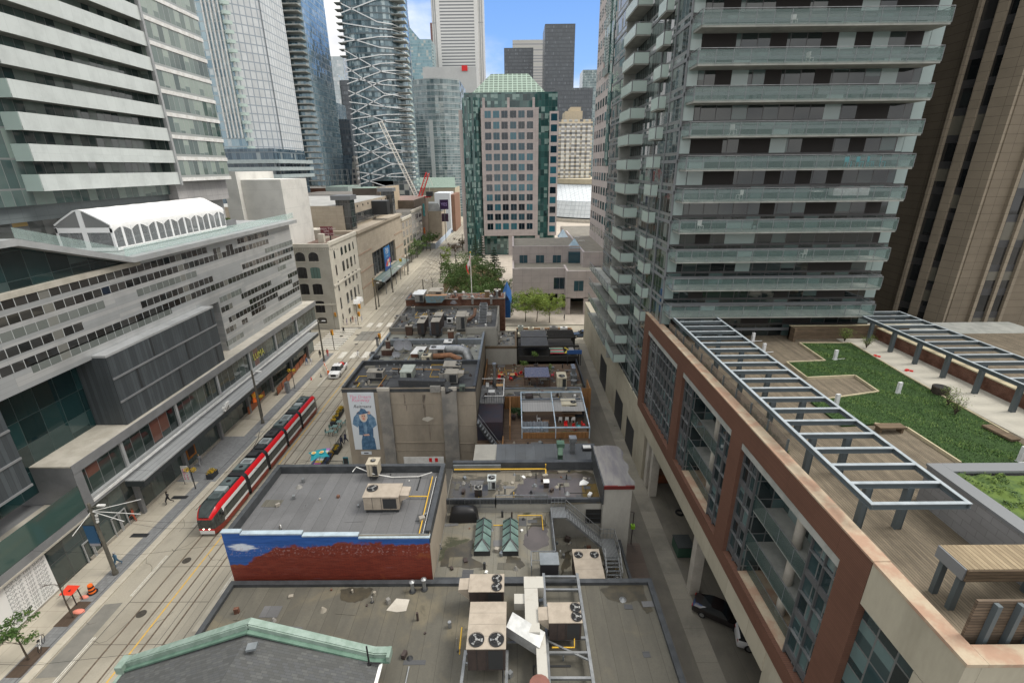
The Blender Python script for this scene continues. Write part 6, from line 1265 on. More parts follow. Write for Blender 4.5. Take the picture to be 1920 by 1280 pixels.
b.mesh(v, [(0, 1, 5, 4), (1, 2, 6, 5), (2, 3, 7, 6), (3, 0, 4, 7), (4, 5, 6, 7)], LATT); b.box(x0-.5, x1+.5, YM+3.5, YM+36.5, zgt-1.2, zgt+.25, surf('green roof band', (.10, .2, .15), (.07, .15, .11), .5)); b.build('lattice_roof', t)
zr0, zr1 = fz(955, 214.5, YM), fz(955, 424.5, YM); proto = None; rr = random.Random(5)
for k in range(12):
 z = zr0+(zr1-zr0)*k/11
 for px in (916.5, 931.8, 947, 962.8, 978, 993.4):
  x = fx(px, 300, YM)+ (fx(px, 300, YM)-fx(955, 300, YM))*0; b = MB(); b.box(x-1.3, x+1.3, YM-.02, YM+.3, z-1.35, z+1.35, rr.choice(BLUEW)); b.box(x-.06, x+.06, YM-.05, YM-.025, z-1.35, z+1.35, GREYM); b.build('window', t)
 x = fx(1037.5, 300, YM); MB().box(x-1.3, x+1.3, YM-.02, YM+.3, z-2.6, z+.1, rr.choice(BLUEW)).build('window', t)
YP, YL, YU = 123.2, 127.5, 139.0
zP, zL, zU = fz(1062, 513, YP), fz(1000, 508, YL), fz(1020, 466, YU)
zPb, zLb = fz(1080, 559, YP), fz(1000, 551, YL)
xw0_, xw1, xw2 = fx(961, 530, YL), fx(1062, 530, YP), 24.5
xu1 = fx(1087, 470, YU)
t = thing('civic_wing', 'low pink granite wing with flat gravel roofs and small glass pyramids', 'building', (10, 140, 0))
GRAV = surf('gravel roof', (.24, .225, .19), (.19, .175, .15), .95, .5)
b = MB(); b.box(xw0_, xw1, YL, YU+3, zLb, zL, PINK_, GRAV); b.box(xw1+.01, 40, YP, YU+3, zPb, zP, PINK_, GRAV); b.box(xw0_, xu1, YU, YU+22, zL-1, zU, PINK_, GRAV); b.box(xu1+.01, 40, YU-7, YU+60, zL-1, zU-.6, PINK_, GRAV); b.build('stone_wall', t)
b = MB()
def par(x0, x1, y0, y1, z, h=.7): b.box(x0, x1, y0, y0+.5, z, z+h, PINK_); b.box(x0, x0+.5, y0+.51, y1, z, z+h, CURB if False else PINK_)
par(xw0_, xw1, YL, YU, zL); par(xw1+.01, 24, YP, YU-7.2, zP); par(xw0_, xu1, YU, YU+22, zU); par(xu1+.01, 40, YU-7, YU+40, zU-.6); b.build('parapet_coping', t)
for px, py, yy, w_, h_ in ((981.5, 486.5, YU, 15, 16), (1012.5, 486.5, YU, 15, 16), (1044, 486.5, YU, 15, 16), (1049, 531, YL, 21, 21), (1085, 536, YP, 17, 19), (1120, 505, YU-7, 12, 12)):
 p, q = P(px-w_/2, py-h_/2, y=yy), P(px+w_/2, py+h_/2, y=yy); b = MB(); b.box(p.x, q.x, yy-.04, yy+.2, q.z, p.z, BLUEW[1 if px != 1049 else 0]); b.box((p.x+q.x)/2-.05, (p.x+q.x)/2+.05, yy-.08, yy-.045, q.z, p.z, GREYM); b.build('window', t)
p, q = P(1065, 471, y=YU), P(1086, 494, y=YU); MB().box(p.x, q.x, YU-1.5, YU-.01, q.z, p.z, BLUEW[1]).build('glass_bay', t)
b = MB(); b.box(xw0_+1, 40, YU-2, YU+2, 0, zPb, CIVD); b.build('ground_glazing', t)
for x, y in ((xw1+.6, YP+.6), (fx(1098, 580, YP), YP+.6), (fx(970, 570, YL), YL+.6), (fx(1000, 570, YL), YL+.6), (xw1-1.2, YL+.8)): MB().box(x-.6, x+.6, y-.6, y+.6, 0, zPb+.2, PINK_).build('column', t)
SKYP = surf('pale blue skylight glass', (.42, .56, .66), (.30, .44, .56), .08, .5, 0, .9, fine=0)
for px, py, yy in ((1078, 464, YU), (1056, 443, YU+22)):
 c = P(px, py, y=yy); b = MB(); s = 1.7; c.y += 1.6; z = zU+.1; b.mesh([(c.x-s, c.y-s, z), (c.x+s, c.y-s, z), (c.x+s, c.y+s, z), (c.x-s, c.y+s, z), (c.x, c.y, z+2.6)], [(0, 1, 4), (1, 2, 4), (2, 3, 4), (3, 0, 4)], SKYP); b.build('pyramid_skylight', t)
b = MB()
for px, py in ((1082, 446), (1090, 452)): c = P(px, py, z=zU-.5); b.box(c.x-1, c.x+1, c.y-.15, c.y+.15, zU-.5, zU-.25, WHITE)
b.build('roof_rail', t)
xq = P(1105, 439, z=zU).x; yq0, yq1 = P(1134, 461, z=zU).y-12, P(1105, 439, z=zU).y
t = thing('civic_tower', 'pink granite tower seen side on behind the glass condominium', 'building', (xq+15, (yq0+yq1)/2, 0))
MB().box(xq, xq+30, yq0, yq1, 0, 130, PINK_).build('stone_wall', t)
k = 0; L = yq1-yq0
b = MB(); b.box(xq-.25, xq, yq0+L*.30, yq0+L*.42, 38, 131, CIVG); b.box(xq-.5, xq, yq0+L*.42, yq0+L*.62, 62, 132, CIVG); b.build('glass_bay', t)
b = MB()
for j in range(27):
 z = zU+2+4.1*j
 for i in range(9):
  y = yq0+L*(i+.5)/9; b.box(xq-.04, xq+.1, y-L*.034, y+L*.034, z, z+2.2, BLUEW[(i*3+j*7) % 3 if (i+j) % 4 == 0 else 3])
o = b.build('window_rows', t); o['kind'] = 'stuff'
t = thing('concert_hall', 'round concert hall with sloping white lattice glass', 'building', (75, 400, 0))
c = Vector((78, 400, 0)); r0, r1 = 62, 42; z0, z1 = fz(1075, 409, 345), fz(1075, 347, 352)
b = MB(); n = 72; b.loft([[(c.x+r*cos(2*pi*k/n), c.y+r*sin(2*pi*k/n), z) for k in range(n)] for r, z in ((r0, max(1, z0)), (r0-4, z0+(z1-z0)*.5), (r1, z1))], panel('white lattice glass', (.62, .66, .68), (.36, .40, .43), 2.8, 2.8, .28, .04, .25, .6)); b.build('lattice_wall', t)
b = MB(); b.cyl((c.x, c.y, -1), r0+2, max(2, z0), CONC2, 48); b.cyl((c.x, c.y, z1), r1+1, 3.5, surf('beige ring wall', (.50, .44, .32), (.42, .37, .27), .8, .2), 48); b.build('ring_wall', t)
# == left side of the street beyond the crossing
CREAM = surf('cream painted brick', (.60, .57, .49), (.51, .48, .41), .8, .35)
CREAM_SHADE = surf('shaded cream painted brick', (.44, .42, .365), (.38, .36, .31), .85, .35)  # greyer copy of the cream brick; the side wall's shade is in its colour
XS = -44.0; YC = P(636, 606, x=XS).y
ztop = fz(612, 457, YC)
x_left = fx(548, 470, YC); yc_end = P(667, 440, x=XS).y
t = thing('arched_corner_building', 'cream four storey corner building with arched windows', 'building', (-54, 124, 0))
MB().box(x_left-12, XS, YC, yc_end, 0, ztop-.6, CREAM, skip='tf').build('street_wall', t); MB().box(x_left-12, XS-.01, YC-.01, YC+.3, 0, ztop-.6, CREAM_SHADE).build('side_wall', t)
MB().face([(x_left-12, YC, ztop-1), (XS, YC, ztop-1), (XS, yc_end, ztop-1), (x_left-12, yc_end, ztop-1)], surf('brown gravel roof', (.19, .13, .105), (.14, .10, .085), .95, .4)).build('roof', t)
b = MB(); b.box(x_left-12, XS+.2, YC-.2, YC+.4, ztop-.9, ztop, CREAM); b.box(XS-.4, XS+.25, YC+.41, yc_end, ztop-.6, ztop+.3, CREAM); b.box(XS-.1, XS+.22, YC, yc_end, ztop-10.6, ztop-10.1, CREAM); b.box(x_left-12, XS+.1, YC-.12, YC, 6.3, 6.7, CREAM)
for k in range(34): x = x_left-3+k*.42; b.box(x, x+.18, YC-.14, YC-.012, ztop-1.5, ztop-1.05, CREAM)
b.build('cornice_trim', t)
WINB = [flat('dark warm window glass', (.022, .021, .021), .06, 0, .8), flat('green blind window', (.12, .19, .165), .15, 0, .6), flat('dark window glass', (.02, .025, .03), .04, 0, .9)]
def arch_win(name, cx, cz, w_, h, face, rise, mat):
 pts = [(-w_/2, -h/2), (w_/2, -h/2)]+[(w_/2*cos(pi*k/8), h/2-rise+rise*sin(pi*k/8)) for k in range(9)]
 b = MB()
 def pt(u, v, d): return (cx+u, face[1]-d, cz+v) if face[0] == 'y' else (face[1]+d, cx+u, cz+v)
 b.mesh([pt(u, v, .025) for u, v in pts], [tuple(range(len(pts)))], mat)
 for u in ((-w_*.17, w_*.17) if w_ > 1.2 else (0,)): b.mesh([pt(u-.04, -h/2, .05), pt(u+.04, -h/2, .05), pt(u+.04, h/2-.1, .05), pt(u-.04, h/2-.1, .05)], [(0, 1, 2, 3)], DARK)
 b.mesh([pt(-w_/2-.1, -h/2-.2, .08), pt(w_/2+.1, -h/2-.2, .08), pt(w_/2+.1, -h/2, .08), pt(-w_/2-.1, -h/2, .08)], [(0, 1, 2, 3)], CREAM)
 return b.build(name, t)
rowsY = [(473, 490), (501, 522), (532, 552), (564, 586), (595, 606)]
for ri, (ya, yb) in enumerate(rowsY):
 for ci, px in enumerate((562.3, 587.5)):
  pc = px+(ri*4.2); z0, z1 = fz(pc, yb, YC), fz(pc, ya, YC); x = fx(pc, (ya+yb)/2, YC)
  arch_win('window', x, (z0+z1)/2, 2.35, z1-z0, ('y', YC), 1.0 if ri in (0,) else .35, WINB[1] if (ri, ci) == (1, 1) else WINB[0])
 zc, hh = (fz(575, ya, YC)+fz(575, yb, YC))/2, fz(575, ya, YC)-fz(575, yb, YC)
 for ci, px in enumerate((627.5, 642, 649.7, 657.5, 664.5)):
  y = P(px, 482, x=XS).y
  if ri == 4 and ci in (2, 3): continue
  arch_win('window', y, zc, 1.5 if ci not in (0, 4) else .9, hh*.95, ('x', XS), .7 if ri == 0 else .2, WINB[2])
for y in (P(662, 555, x=XS).y, P(668, 553, x=XS).y):
 b = MB(); b.loft([[(XS+(1.5 if f else .05), y-.9+1.8*k/8, 3.3+1.1*sin(pi*k/8)) for k in range(9)] for f in (0, 1)], TENT, close=False); b.loft([[(XS+1.5, y-.9+1.8*k/8, 3.3+1.1*sin(pi*k/8)) for k in range(9)], [(XS+1.5, y-.9+1.8*k/8, 3.0) for k in range(9)]], TENT, close=False); b.build('door_awning', t)
b = MB(); p = P(575, 441, z=ztop); b.box(p.x-7, p.x+5, p.y-1, p.y+4, ztop-1, ztop+1.5, CREAM); tag(b.build('roof_unit', loc=p), 'long white rooftop unit on the arched corner building', 'rooftop unit')
t2 = thing('roof_billboard', 'maroon lettered board standing on the arched corner building roof', 'billboard', P(612, 455, z=ztop-1))
yb_ = P(612, 452, z=ztop-1).y; p, q = P(599.5, 425, y=yb_), P(624.5, 442, y=yb_); b = MB(); b.box(p.x, q.x, yb_, yb_+.4, q.z, p.z, flat('maroon board', (.16, .035, .045), .6)); b.build('board', t2)
b = MB(); [b.box(x-.12, x+.12, yb_+.1, yb_+.3, ztop-1, q.z, DARK) for x in (p.x+.8, q.x-.8)]; b.build('post', t2)
for s, dz, sz in (('Theatre Ticket', .78, .9), ('Sales', .53, .8), ('ticketing.com', .24, .85)): text(s, 'lettering', sz*.9, frame_m(((p.x+q.x)/2, yb_-.03, q.z+(p.z-q.z)*dz), (1, 0, 0), (0, 0, 1)), flat('pale lettering', (.65, .55, .55), .6), t2, .01)
b = MB(); p = P(605, 455, z=ztop-1); b.box(p.x-.8, p.x+.6, p.y-.6, p.y+.6, ztop-1, ztop+1.2, CREAM); tag(b.build('chimney', loc=p), 'stubby cream chimney in front of the maroon board', 'chimney')
STONE = panel('beige theatre stone', (.43, .375, .30), (.27, .23, .18), 1.9, .95, .03, .1, .8, .25); STONE2 = surf('warm stone band', (.40, .30, .225), (.33, .25, .19), .85, .5)
DGL = glaz('theatre glass', 1.4, 1.8, (.02, .024, .026), (.06, .065, .065), .1, (.07, .075, .08), .1, (.15, .15, .14), .1, tilt=.02)
ty0, ty1 = yc_end+.3, P(752, 420, x=XS).y
zt_ = P(700, 425, x=XS).z
t = thing('theatre', 'beige stone theatre with tall dark glazing, hanging banner and glass street canopy', 'building', (-56, (ty0+ty1)/2, 0))
yg0, yg1 = P(697, 470, x=XS).y, P(741, 460, x=XS).y; zg0, zg1 = P(702, 522, x=XS).z, P(697, 475, x=XS).z
b = MB(); b.box(-88, XS, ty0, yg0, 0, zt_, STONE); b.box(-88, XS, yg1, ty1, 0, zt_, STONE); b.box(-88, XS, yg0, yg1, zg1, zt_, STONE); b.box(-88, XS, yg0, yg1, 3.8, zg0, STONE); b.box(-88, XS-1, yg0, yg1, 0, zt_-.1, DGL, STONE2); b.build('stone_wall', t)
b = MB()
for z in (5.0, 9.6, 14.6): b.box(XS-.1, XS+.12, ty0, yg0-.02, z, z+.45, STONE2); b.box(XS-.1, XS+.12, yg1+.02, ty1, z, z+.45, STONE2); b.box(-60, XS+.1, ty0-.12, ty0, z, z+.45, STONE2)
b.box(-70, XS+.6, ty0-.3, ty1, zt_, zt_+.8, STONE); b.build('band_trim', t)
b = MB(); b.box(-88, XS-3.5, ty0+2, ty1-1, zt_+.8, zt_+7.5, STONE, surf('theatre flat roof', (.38, .38, .36), (.3, .3, .29), .8, .3)); b.box(-88, XS-3.35, ty0+6, ty1-5, zt_+1.5, zt_+4.6, DGL); b.build('upper_wall', t)
for y in (ty0+2.5, ty1-4.5): MB().box(XS-5.5, XS-1.5, y, y+4, zt_+.8, zt_+9, DGL).box(XS-6.5, XS-1.0, y-.8, y+4.8, zt_+9, zt_+10.2, GREYM).build('glass_corner_tower', t)
b = MB()
for k in range(8): y = ty0+9+k*(ty1-ty0-16)/7; b.box(XS-3.6, XS-3.3, y, y+.4, zt_+6.2, zt_+6.8, DARK)
for k in range(9): y = yg0+(yg1-yg0)*k/8; b.box(XS-1, XS-.6, y-.12, y+.12, zg0, zg1, GREYM)
b.build('slot_trim', t)
yq0_, yq1_ = P(704, 527, x=XS).y-2, P(752, 490, x=XS).y; b = MB(); b.mesh([(XS-.1, yq0_, 5.4), (XS+3.3, yq0_, 4.5), (XS+3.3, yq1_, 4.5), (XS-.1, yq1_, 5.4)], [(0, 1, 2, 3)], glaz('canopy glass', 1.2, 9, (.16, .21, .19), (.22, .28, .25), .1, (.2, .24, .23), 0, rough=.2, tilt=0)); b.box(XS+3.2, XS+3.4, yq0_, yq1_, 4.3, 4.55, GREYM)
for k in range(6): b.box(XS+3.0, XS+3.2, yq0_+2+k*(yq1_-yq0_-4)/5, yq0_+2.2+k*(yq1_-yq0_-4)/5, .1, 4.4, GREYM)
b.build('street_canopy', t)
pb0, pb1 = P(719.5, 466, x=XS+.9), P(734.5, 506, x=XS+.9); t2 = thing('theatre_banner', 'tall blue theatre banner with a figure in red and white', 'banner', (XS+.9, pb0.y, pb1.z)); yb0, yb1 = pb0.y, P(732, 480, x=XS+.9).y
z0, z1 = P(724, 508, x=XS+.9).z, P(722, 464, x=XS+.9).z
MB().box(XS+.7, XS+.85, yb0, yb1, z0, z1, flat('banner blue', (.015, .16, .42), .5)).build('cloth', t2)
MB().box(XS+.845, XS+.856, yb0+.05, yb1-.05, z0+.05, z0+(z1-z0)*.5, flat('banner deep blue', (.02, .07, .28), .5)).build('printed_panel', t2)
def yz(name, poly, m, l):
 b = MB(); b.mesh([(XS+.858+l*.004, yb0+(yb1-yb0)*u, z0+(z1-z0)*v) for u, v in poly], [tuple(range(len(poly)))], m); b.build(name, t2)
yz('printed_sleeve', [(.1, .18), (.45, .15), (.5, .36), (.3, .36)], RED, 1); yz('printed_sleeve', [(.75, .2), (.95, .3), (.9, .48), (.65, .42)], RED, 1); yz('printed_shirt', [(.35, .12), (.85, .1), (.8, .26), (.55, .24)], WHT, 2); yz('printed_face', blob(.58, .33, .16, .075), SKIN, 3); yz('printed_hat', blob(.56, .40, .2, .03), WHT, 4)
wl = flat('white lettering', (.75, .78, .8), .6)
for s, v, sz in (('Princess', .90, 1.25), ('of Wales', .80, 1.25), ('THEATRE', .70, .75), ('on sale now', .59, .6)): text(s, 'lettering', sz, frame_m((XS+.87, (yb0+yb1)/2, z0+(z1-z0)*v), (0, 1, 0), (0, 0, 1)), wl, t2, .006, sx=.95)
def rowhouse(label, y0, y1, z1, wall, rows, cols, wm, depth=26, wz=(.55, .7), corn=CREAM):
 t = thing('street_building', label, 'building', (XS-depth/2, (y0+y1)/2, 0))
 MB().box(XS-depth, XS, y0, y1, 0, z1, wall, surf('tar roof', (.2, .19, .175), (.15, .14, .13), .9, .3)).build('wall', t)
 b = MB(); b.box(XS-.2, XS+.35, y0, y1, z1-.5, z1+.5, corn); b.box(XS-.05, XS+.2, y0, y1, 4.2, 4.7, corn); b.build('cornice_trim', t)
 fh = (z1-5.5)/rows; fw = (y1-y0)/cols
 for j in range(rows):
  for i in range(cols):
   y, z = y0+fw*(i+.5), 5.2+fh*j; b = MB(); b.box(XS-.1, XS+.03, y-fw*wz[0]/2, y+fw*wz[0]/2, z, z+fh*wz[1], wm); b.box(XS+.02, XS+.06, y-.05, y+.05, z, z+fh*wz[1], corn); b.build('window', t)
 MB().box(XS-.1, XS+.04, y0+.6, y1-.6, .2, 3.8, DGL).build('shopfront', t); return t
WGR = flat('grey window glass', (.06, .07, .08), .08, 0, .8)
ye = P(770, 400, x=XS).y; ye2 = P(790, 395, x=XS).y; z_a, z_b = P(757, 410, x=XS).z, P(775, 395, x=XS).z
rowhouse('narrow ornate stone facade next to the theatre', ty1+.3, ye, z_a, STONE, 4, 3, WGR); rowhouse('pale grey warehouse facade with wide paired windows', ye+.3, ye2, z_b, surf('pale grey brick', (.44, .43, .40), (.37, .36, .33), .85, .4), 4, 3, WGR, wz=(.75, .6))
def hall(name, label, xl, xr, yt, yb, Y, depth, mat, roof=None, parts=()):
 t = thing(name, label, 'building', (fx((xl+xr)/2, yt, Y), Y+depth/2, 0)); x0, x1 = fx(xl, yt, Y), fx(xr, yt, Y)
 MB().box(x0, x1, Y, Y+depth, 0, fz((xl+xr)/2, yt, Y), mat, roof).build('wall', t); return t, x0, x1, fz((xl+xr)/2, yt, Y)
SHED = surf('pale shed wall', (.52, .49, .43), (.46, .43, .38), .85, .1); TARR = surf('tar roof', (.2, .19, .175), (.15, .14, .13), .9, .3)
hall('shed_hall', 'long pale windowless hall behind the arched corner building', 520, 690, 401, 440, 165, 26, SHED, surf('pale roof', (.48, .46, .41), (.4, .385, .35), .9, .1))
hall('shed_hall', 'grey blank parapet hall in front of the red brick sheds', 546, 660, 365, 385, 205, 30, surf('grey blank wall', (.37, .36, .34), (.33, .32, .30), .9, .1), TARR)
hall('dark_brick_block', 'dark weathered brick block with pale green roof edge', 660, 705, 353, 395, 200, 16, surf('dark weathered brick', (.10, .085, .07), (.075, .062, .052), .9, .3), COPP); hall('brick_shed', 'low red brick shed row under the dark tower', 544, 640, 353, 362, 245, 20, BRKW, TARR)
hall('copper_hall', 'small hall with pale copper pyramid roof', 610, 652, 350, 360, 238, 20, surf('copper wall', (.36, .42, .40), (.3, .36, .34), .6), COPP); hall('grey_louvre_block', 'grey ribbed screen block beside the blank white block', 529, 548, 352, 395, 150, 6, panel('grey ribs', (.42, .43, .44), (.22, .23, .24), .9, 60, .25, .05, .6))
hall('beige_flank_block', 'warm beige flank wall beside the dark weathered brick block', 704, 722, 351, 395, 205, 25, surf('warm beige wall', (.56, .47, .34), (.5, .42, .3), .85, .2), TARR); hall('brown_terrace_block', 'low brown block with reddish roof terrace', 705, 775, 376, 392, 225, 40, surf('brown block wall', (.15, .12, .095), (.11, .09, .07), .9, .4), surf('reddish terrace roof', (.32, .2, .17), (.25, .22, .2), .9, .5))
rr = random.Random(6)
for i, (px, py, w_, h, Y, m, l) in enumerate(((543, 398, 5, 2.6, 167, GREYM, 'grey cooling box at the white block end of the pale hall'), (571, 393, 3, 2, 170, BRKW, 'small red box on the pale hall'), (617, 392, 7, 3.2, 168, BRS, 'wide dark cooling box in the middle of the pale hall'), (645, 387, 6, 3.6, 172, surf('orange brown tin', (.40, .15, .06), (.3, .1, .04), .7), 'orange tin shed on the pale hall'), (680, 395, 8, 3.2, 166, SHED, 'cream stair head on the pale hall'), (682, 386, 4, 2.4, 172, STEEL, 'silver tank box behind the cream stair head'), (707, 393, 7, 3.4, 164, DARK, 'black plant box by the theatre roof'), (594, 385, 4, 1.6, 180, GREYM, 'low grey machine behind the wide cooling box'))):
 p = P(px, py+4, y=Y); b = MB(); b.box(p.x-w_/2, p.x+w_/2, Y, Y+4, p.z-1, p.z+h, m); b.box(p.x-w_/2+.2, p.x+w_/2-.2, Y+.3, Y+3.7, p.z+h, p.z+h+.15, GREYM); tag(b.build('roof_box', loc=p), l, 'rooftop unit')
hall('mansard_building', 'stone building with grey mansard roof at the far street bend', 789, 827, 396, 440, 262, 18, STONE, None); p = P(808, 383, y=262); b = MB(); x0, x1, z0, z1 = fx(789, 396, 262), fx(828, 396, 262), fz(808, 396, 262), fz(808, 382, 262)
b.mesh([(x0, 262, z0), (x1, 262, z0), (x1, 280, z0), (x0, 280, z0), (x0+2, 264, z1), (x1-2, 264, z1), (x1-2, 278, z1), (x0+2, 278, z1)], [(0, 1, 5, 4), (1, 2, 6, 5), (3, 0, 4, 7), (4, 5, 6, 7)], surf('grey slate', (.20, .21, .21), (.15, .16, .16), .6, .5)); o = b.build('mansard_roof', bpy.data.objects['mansard_building'])
hall('white_hoarding_building', 'building with a huge blank white sign wall at the street end', 814, 843, 362, 415, 300, 20, flat('blank white sign', (.60, .63, .66), .6)); hall('copper_roof_hotel', 'beige hotel with pale copper roof at the street end', 770, 853, 352, 380, 345, 30, surf('beige hotel stone', (.46, .40, .30), (.4, .35, .26), .8, .1), COPP)
p = fx(772, 331, 345); b = MB(); z0, z1 = fz(810, 352, 345), fz(810, 333, 345); b.mesh([(fx(769, 352, 345), 344.5, z0), (fx(854, 352, 345), 344.5, z0), (fx(850, 333, 345), 353, z1), (fx(773, 333, 345), 353, z1)], [(0, 1, 2, 3)], COPP); b.build('copper_roof', bpy.data.objects['copper_roof_hotel'])
hall('brick_slab_building', 'red brown narrow building beyond the white sign wall', 843, 852, 365, 440, 305, 30, surf('red brown stone', (.24, .13, .09), (.2, .12, .08), .8, .3))
t, x0, x1, z1 = hall('steel_frame_podium', 'grey steel frame and glass block below the lined tower', 697, 770, 339, 380, 300, 20, glaz('podium grey glass', 3, 3.6, (.05, .06, .065), (.12, .13, .13), .3, (.2, .21, .22), .3))
rr = random.Random(1)
b = MB(); b.box(-44.5, -38.8, 236, 236.3, 0, 3.0, flat('hoarding grey', (.3, .32, .33), .7)); b.box(-38.9, -38.6, 236, 300, 0, 2.6, flat('hoarding blue white', (.45, .52, .62), .6)); b.box(-60, -44.5, 233, 233.4, 0, 4.4, flat('orange netting', (.72, .20, .06), .8)); b.box(-60, -45, 245, 245.3, 6.5, 9.5, flat('orange netting', (.72, .20, .06), .8))
tag(b.build('site_hoarding', loc=(-44, 236, 0)), 'construction hoarding with orange netting at the street bend', 'hoarding')
for s, x, y, z, w_, h, m, l in (('TD', -47.5, 247, 15, 5.2, 6.0, flat('teal poster', (.05, .30, .32), .5), 'teal poster panel above the construction hoarding'), ('YES', -37.0, 262, 17, 4.6, 5.0, flat('dark purple poster', (.04, .015, .07), .5), 'dark purple poster with pale letters above the street bend'), ('', -37.2, 263, 10.5, 4, 4.2, flat('dark maroon poster', (.06, .03, .06), .5), 'dark maroon poster under the purple one')):
 t = thing('poster_panel', l, 'poster', (x, y, z)); MB().box(x-w_/2, x+w_/2, y, y+.4, z, z+h, m).build('board', t); MB().box(x-.15, x+.15, y+.1, y+.3, 0, z, GREYM).build('post', t)
 if s == 'YES': text('YES', 'lettering', 2.2, frame_m((x, y-.05, z+h*.5), (1, 0, 0), (0, 0, 1)), flat('violet lettering', (.45, .35, .7), .5), t, .02)
 elif s: text('shop', 'lettering', 1.3, frame_m((x, y-.05, z+h*.45), (1, 0, 0), (0, 0, 1)), wl, t, .02)
# == SKYLINE
def tower(name, label, xl, xr, yt, Y, depth, mat, yref=None, roofm=None, z1=None):
 yr = yref or max(yt, 5); x0, x1 = fx(xl, yr, Y), fx(xr, yr, Y); z1 = z1 or fz((xl+xr)/2, yt, Y)
 t = thing(name, label, 'skyscraper', ((x0+x1)/2, Y+depth/2, 0)); MB().box(x0, x1, Y, Y+depth, 0, z1, mat, roofm or GREYM).build('facade', t); return t, x0, x1, z1
T1 = glaz('blue tower glass', 1.5, 3.1, (.12, .22, .29), (.34, .45, .50), .12, (.34, .40, .42), .5, (.55, .6, .6), .15, rough=.06, metal=.35, tilt=.05)
T2 = glaz('dark blue tower glass', 1.6, 3.4, (.03, .06, .09), (.10, .15, .19), .12, (.14, .17, .19), .35, (.3, .34, .35), .1, rough=.06, metal=.2, tilt=.05)
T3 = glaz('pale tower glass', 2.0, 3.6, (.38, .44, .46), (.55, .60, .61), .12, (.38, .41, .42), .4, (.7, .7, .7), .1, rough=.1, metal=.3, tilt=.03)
T4 = glaz('teal lined tower glass', 1.7, 3.15, (.05, .09, .11), (.20, .29, .33), .1, (.12, .15, .165), .5, (.46, .56, .58), .3, rough=.05, metal=.3, tilt=.06)
T5 = glaz('grey green office glass', 2.4, 4.0, (.10, .145, .155), (.22, .29, .30), .12, (.30, .34, .34), .45, (.4, .45, .44), .15, rough=.08, metal=.3, tilt=.03)
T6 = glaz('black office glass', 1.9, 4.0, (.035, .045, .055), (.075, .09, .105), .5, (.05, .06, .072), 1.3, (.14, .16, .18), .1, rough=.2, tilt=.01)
T7 = glaz('white banded marble', 60, 4.1, (.14, .15, .16), (.17, .18, .19), 0, (.66, .66, .64), 2.3, (.2, .2, .2), 0, rough=.4, tilt=0)
T8 = panel('fine white ribs', (.60, .62, .63), (.34, .38, .41), 1.5, 50, .55, .04, .5)
T8b = panel('dotted white panels', (.56, .585, .60), (.27, .31, .35), 2.2, 3.1, .42, .12, .5)
def rounded(xa, xb, ya, yb, r, n=8):
 pts = []
 for cx, cy, a in ((xb-r, ya+r, -pi/2), (xb-r, yb-r, 0), (xa+r, yb-r, pi/2), (xa+r, ya+r, pi)):
  pts += [(cx+r*cos(a+pi/2*k/n), cy+r*sin(a+pi/2*k/n)) for k in range(n+1)]
 return pts
Y = 205; x0, x1, x2 = fx(418, 200, Y), fx(447, 200, Y), fx(486, 200, Y)
t = thing('ribbed_condo_tower', 'pale ribbed condominium tower with a stack of curved balconies', 'skyscraper', ((x0+x2)/2, Y+15, 0)); zb_ = fz(460, 280, Y)
b = MB(); b.box(x0-14, x1, Y+2, Y+34, 0, 190, T1); b.build('glass_facade', t); b = MB(); b.mesh([(x1, Y+2, zb_), (x2+1, Y+12, zb_), (x2+1, Y+12, 190), (x1, Y+2, 190)], [(0, 1, 2, 3)], T8b); b.mesh([(x2-6, Y+10.0, zb_), (x2+1.1, Y+11.9, zb_), (x2+1.1, Y+11.9, 105), (x2-6, Y+10.0, 105)], [(0, 1, 2, 3)], T8); b.box(x1, x2+1, Y+13, Y+34, 0, 190, T8b); b.build('ribbed_facade', t)
b = MB()
for k in range(5): x = x0-1.5+k*1.5; b.box(x, x+.5, Y+1.4, Y+2, 50, 190, WHITE)
b.build('fin_trim', t)
for k in range(45):
 z = zb_+3.1*k; b = MB(); n = 8; pts = [(x1-1.0+3.6*k2/n, Y+2.3-1.9*sin(pi*k2/n)) for k2 in range(n+1)]; b.prism(pts, z, z+1.2, BALG2); b.build('balcony', t)
b = MB(); x3 = fx(535, 320, Y-5); b.box(x0-20, fx(517, 300, Y-5), Y-6, Y+24, 0, zb_, T2); b.build('podium', t)
b = MB()
for yy in (302, 316, 330): z = fz(480, yy, Y-7); b.box(x0-20, x3, Y-9, Y+24, z-.9, z+.5, surf('pale podium band', (.42, .48, .48), (.34, .40, .41), .4))
b.build('podium_bands_trim', t)
t, a, c, z = tower('blue_condo_tower', 'tall blue glass condominium tower with balconies along its edge', 463, 531, 0, 290, 40, T1, 60, z1=260)
b = MB(); b.box(c+.05, c+10, 294, 330, 0, 262, T1); b.build('corner_facade', t)
for k in range(70): z = 22+3.1*k; MB().box(c-4.5+.0, c+9.6, 289+.0, 294.2, z, z+.55, SLABM).build('balcony', t)
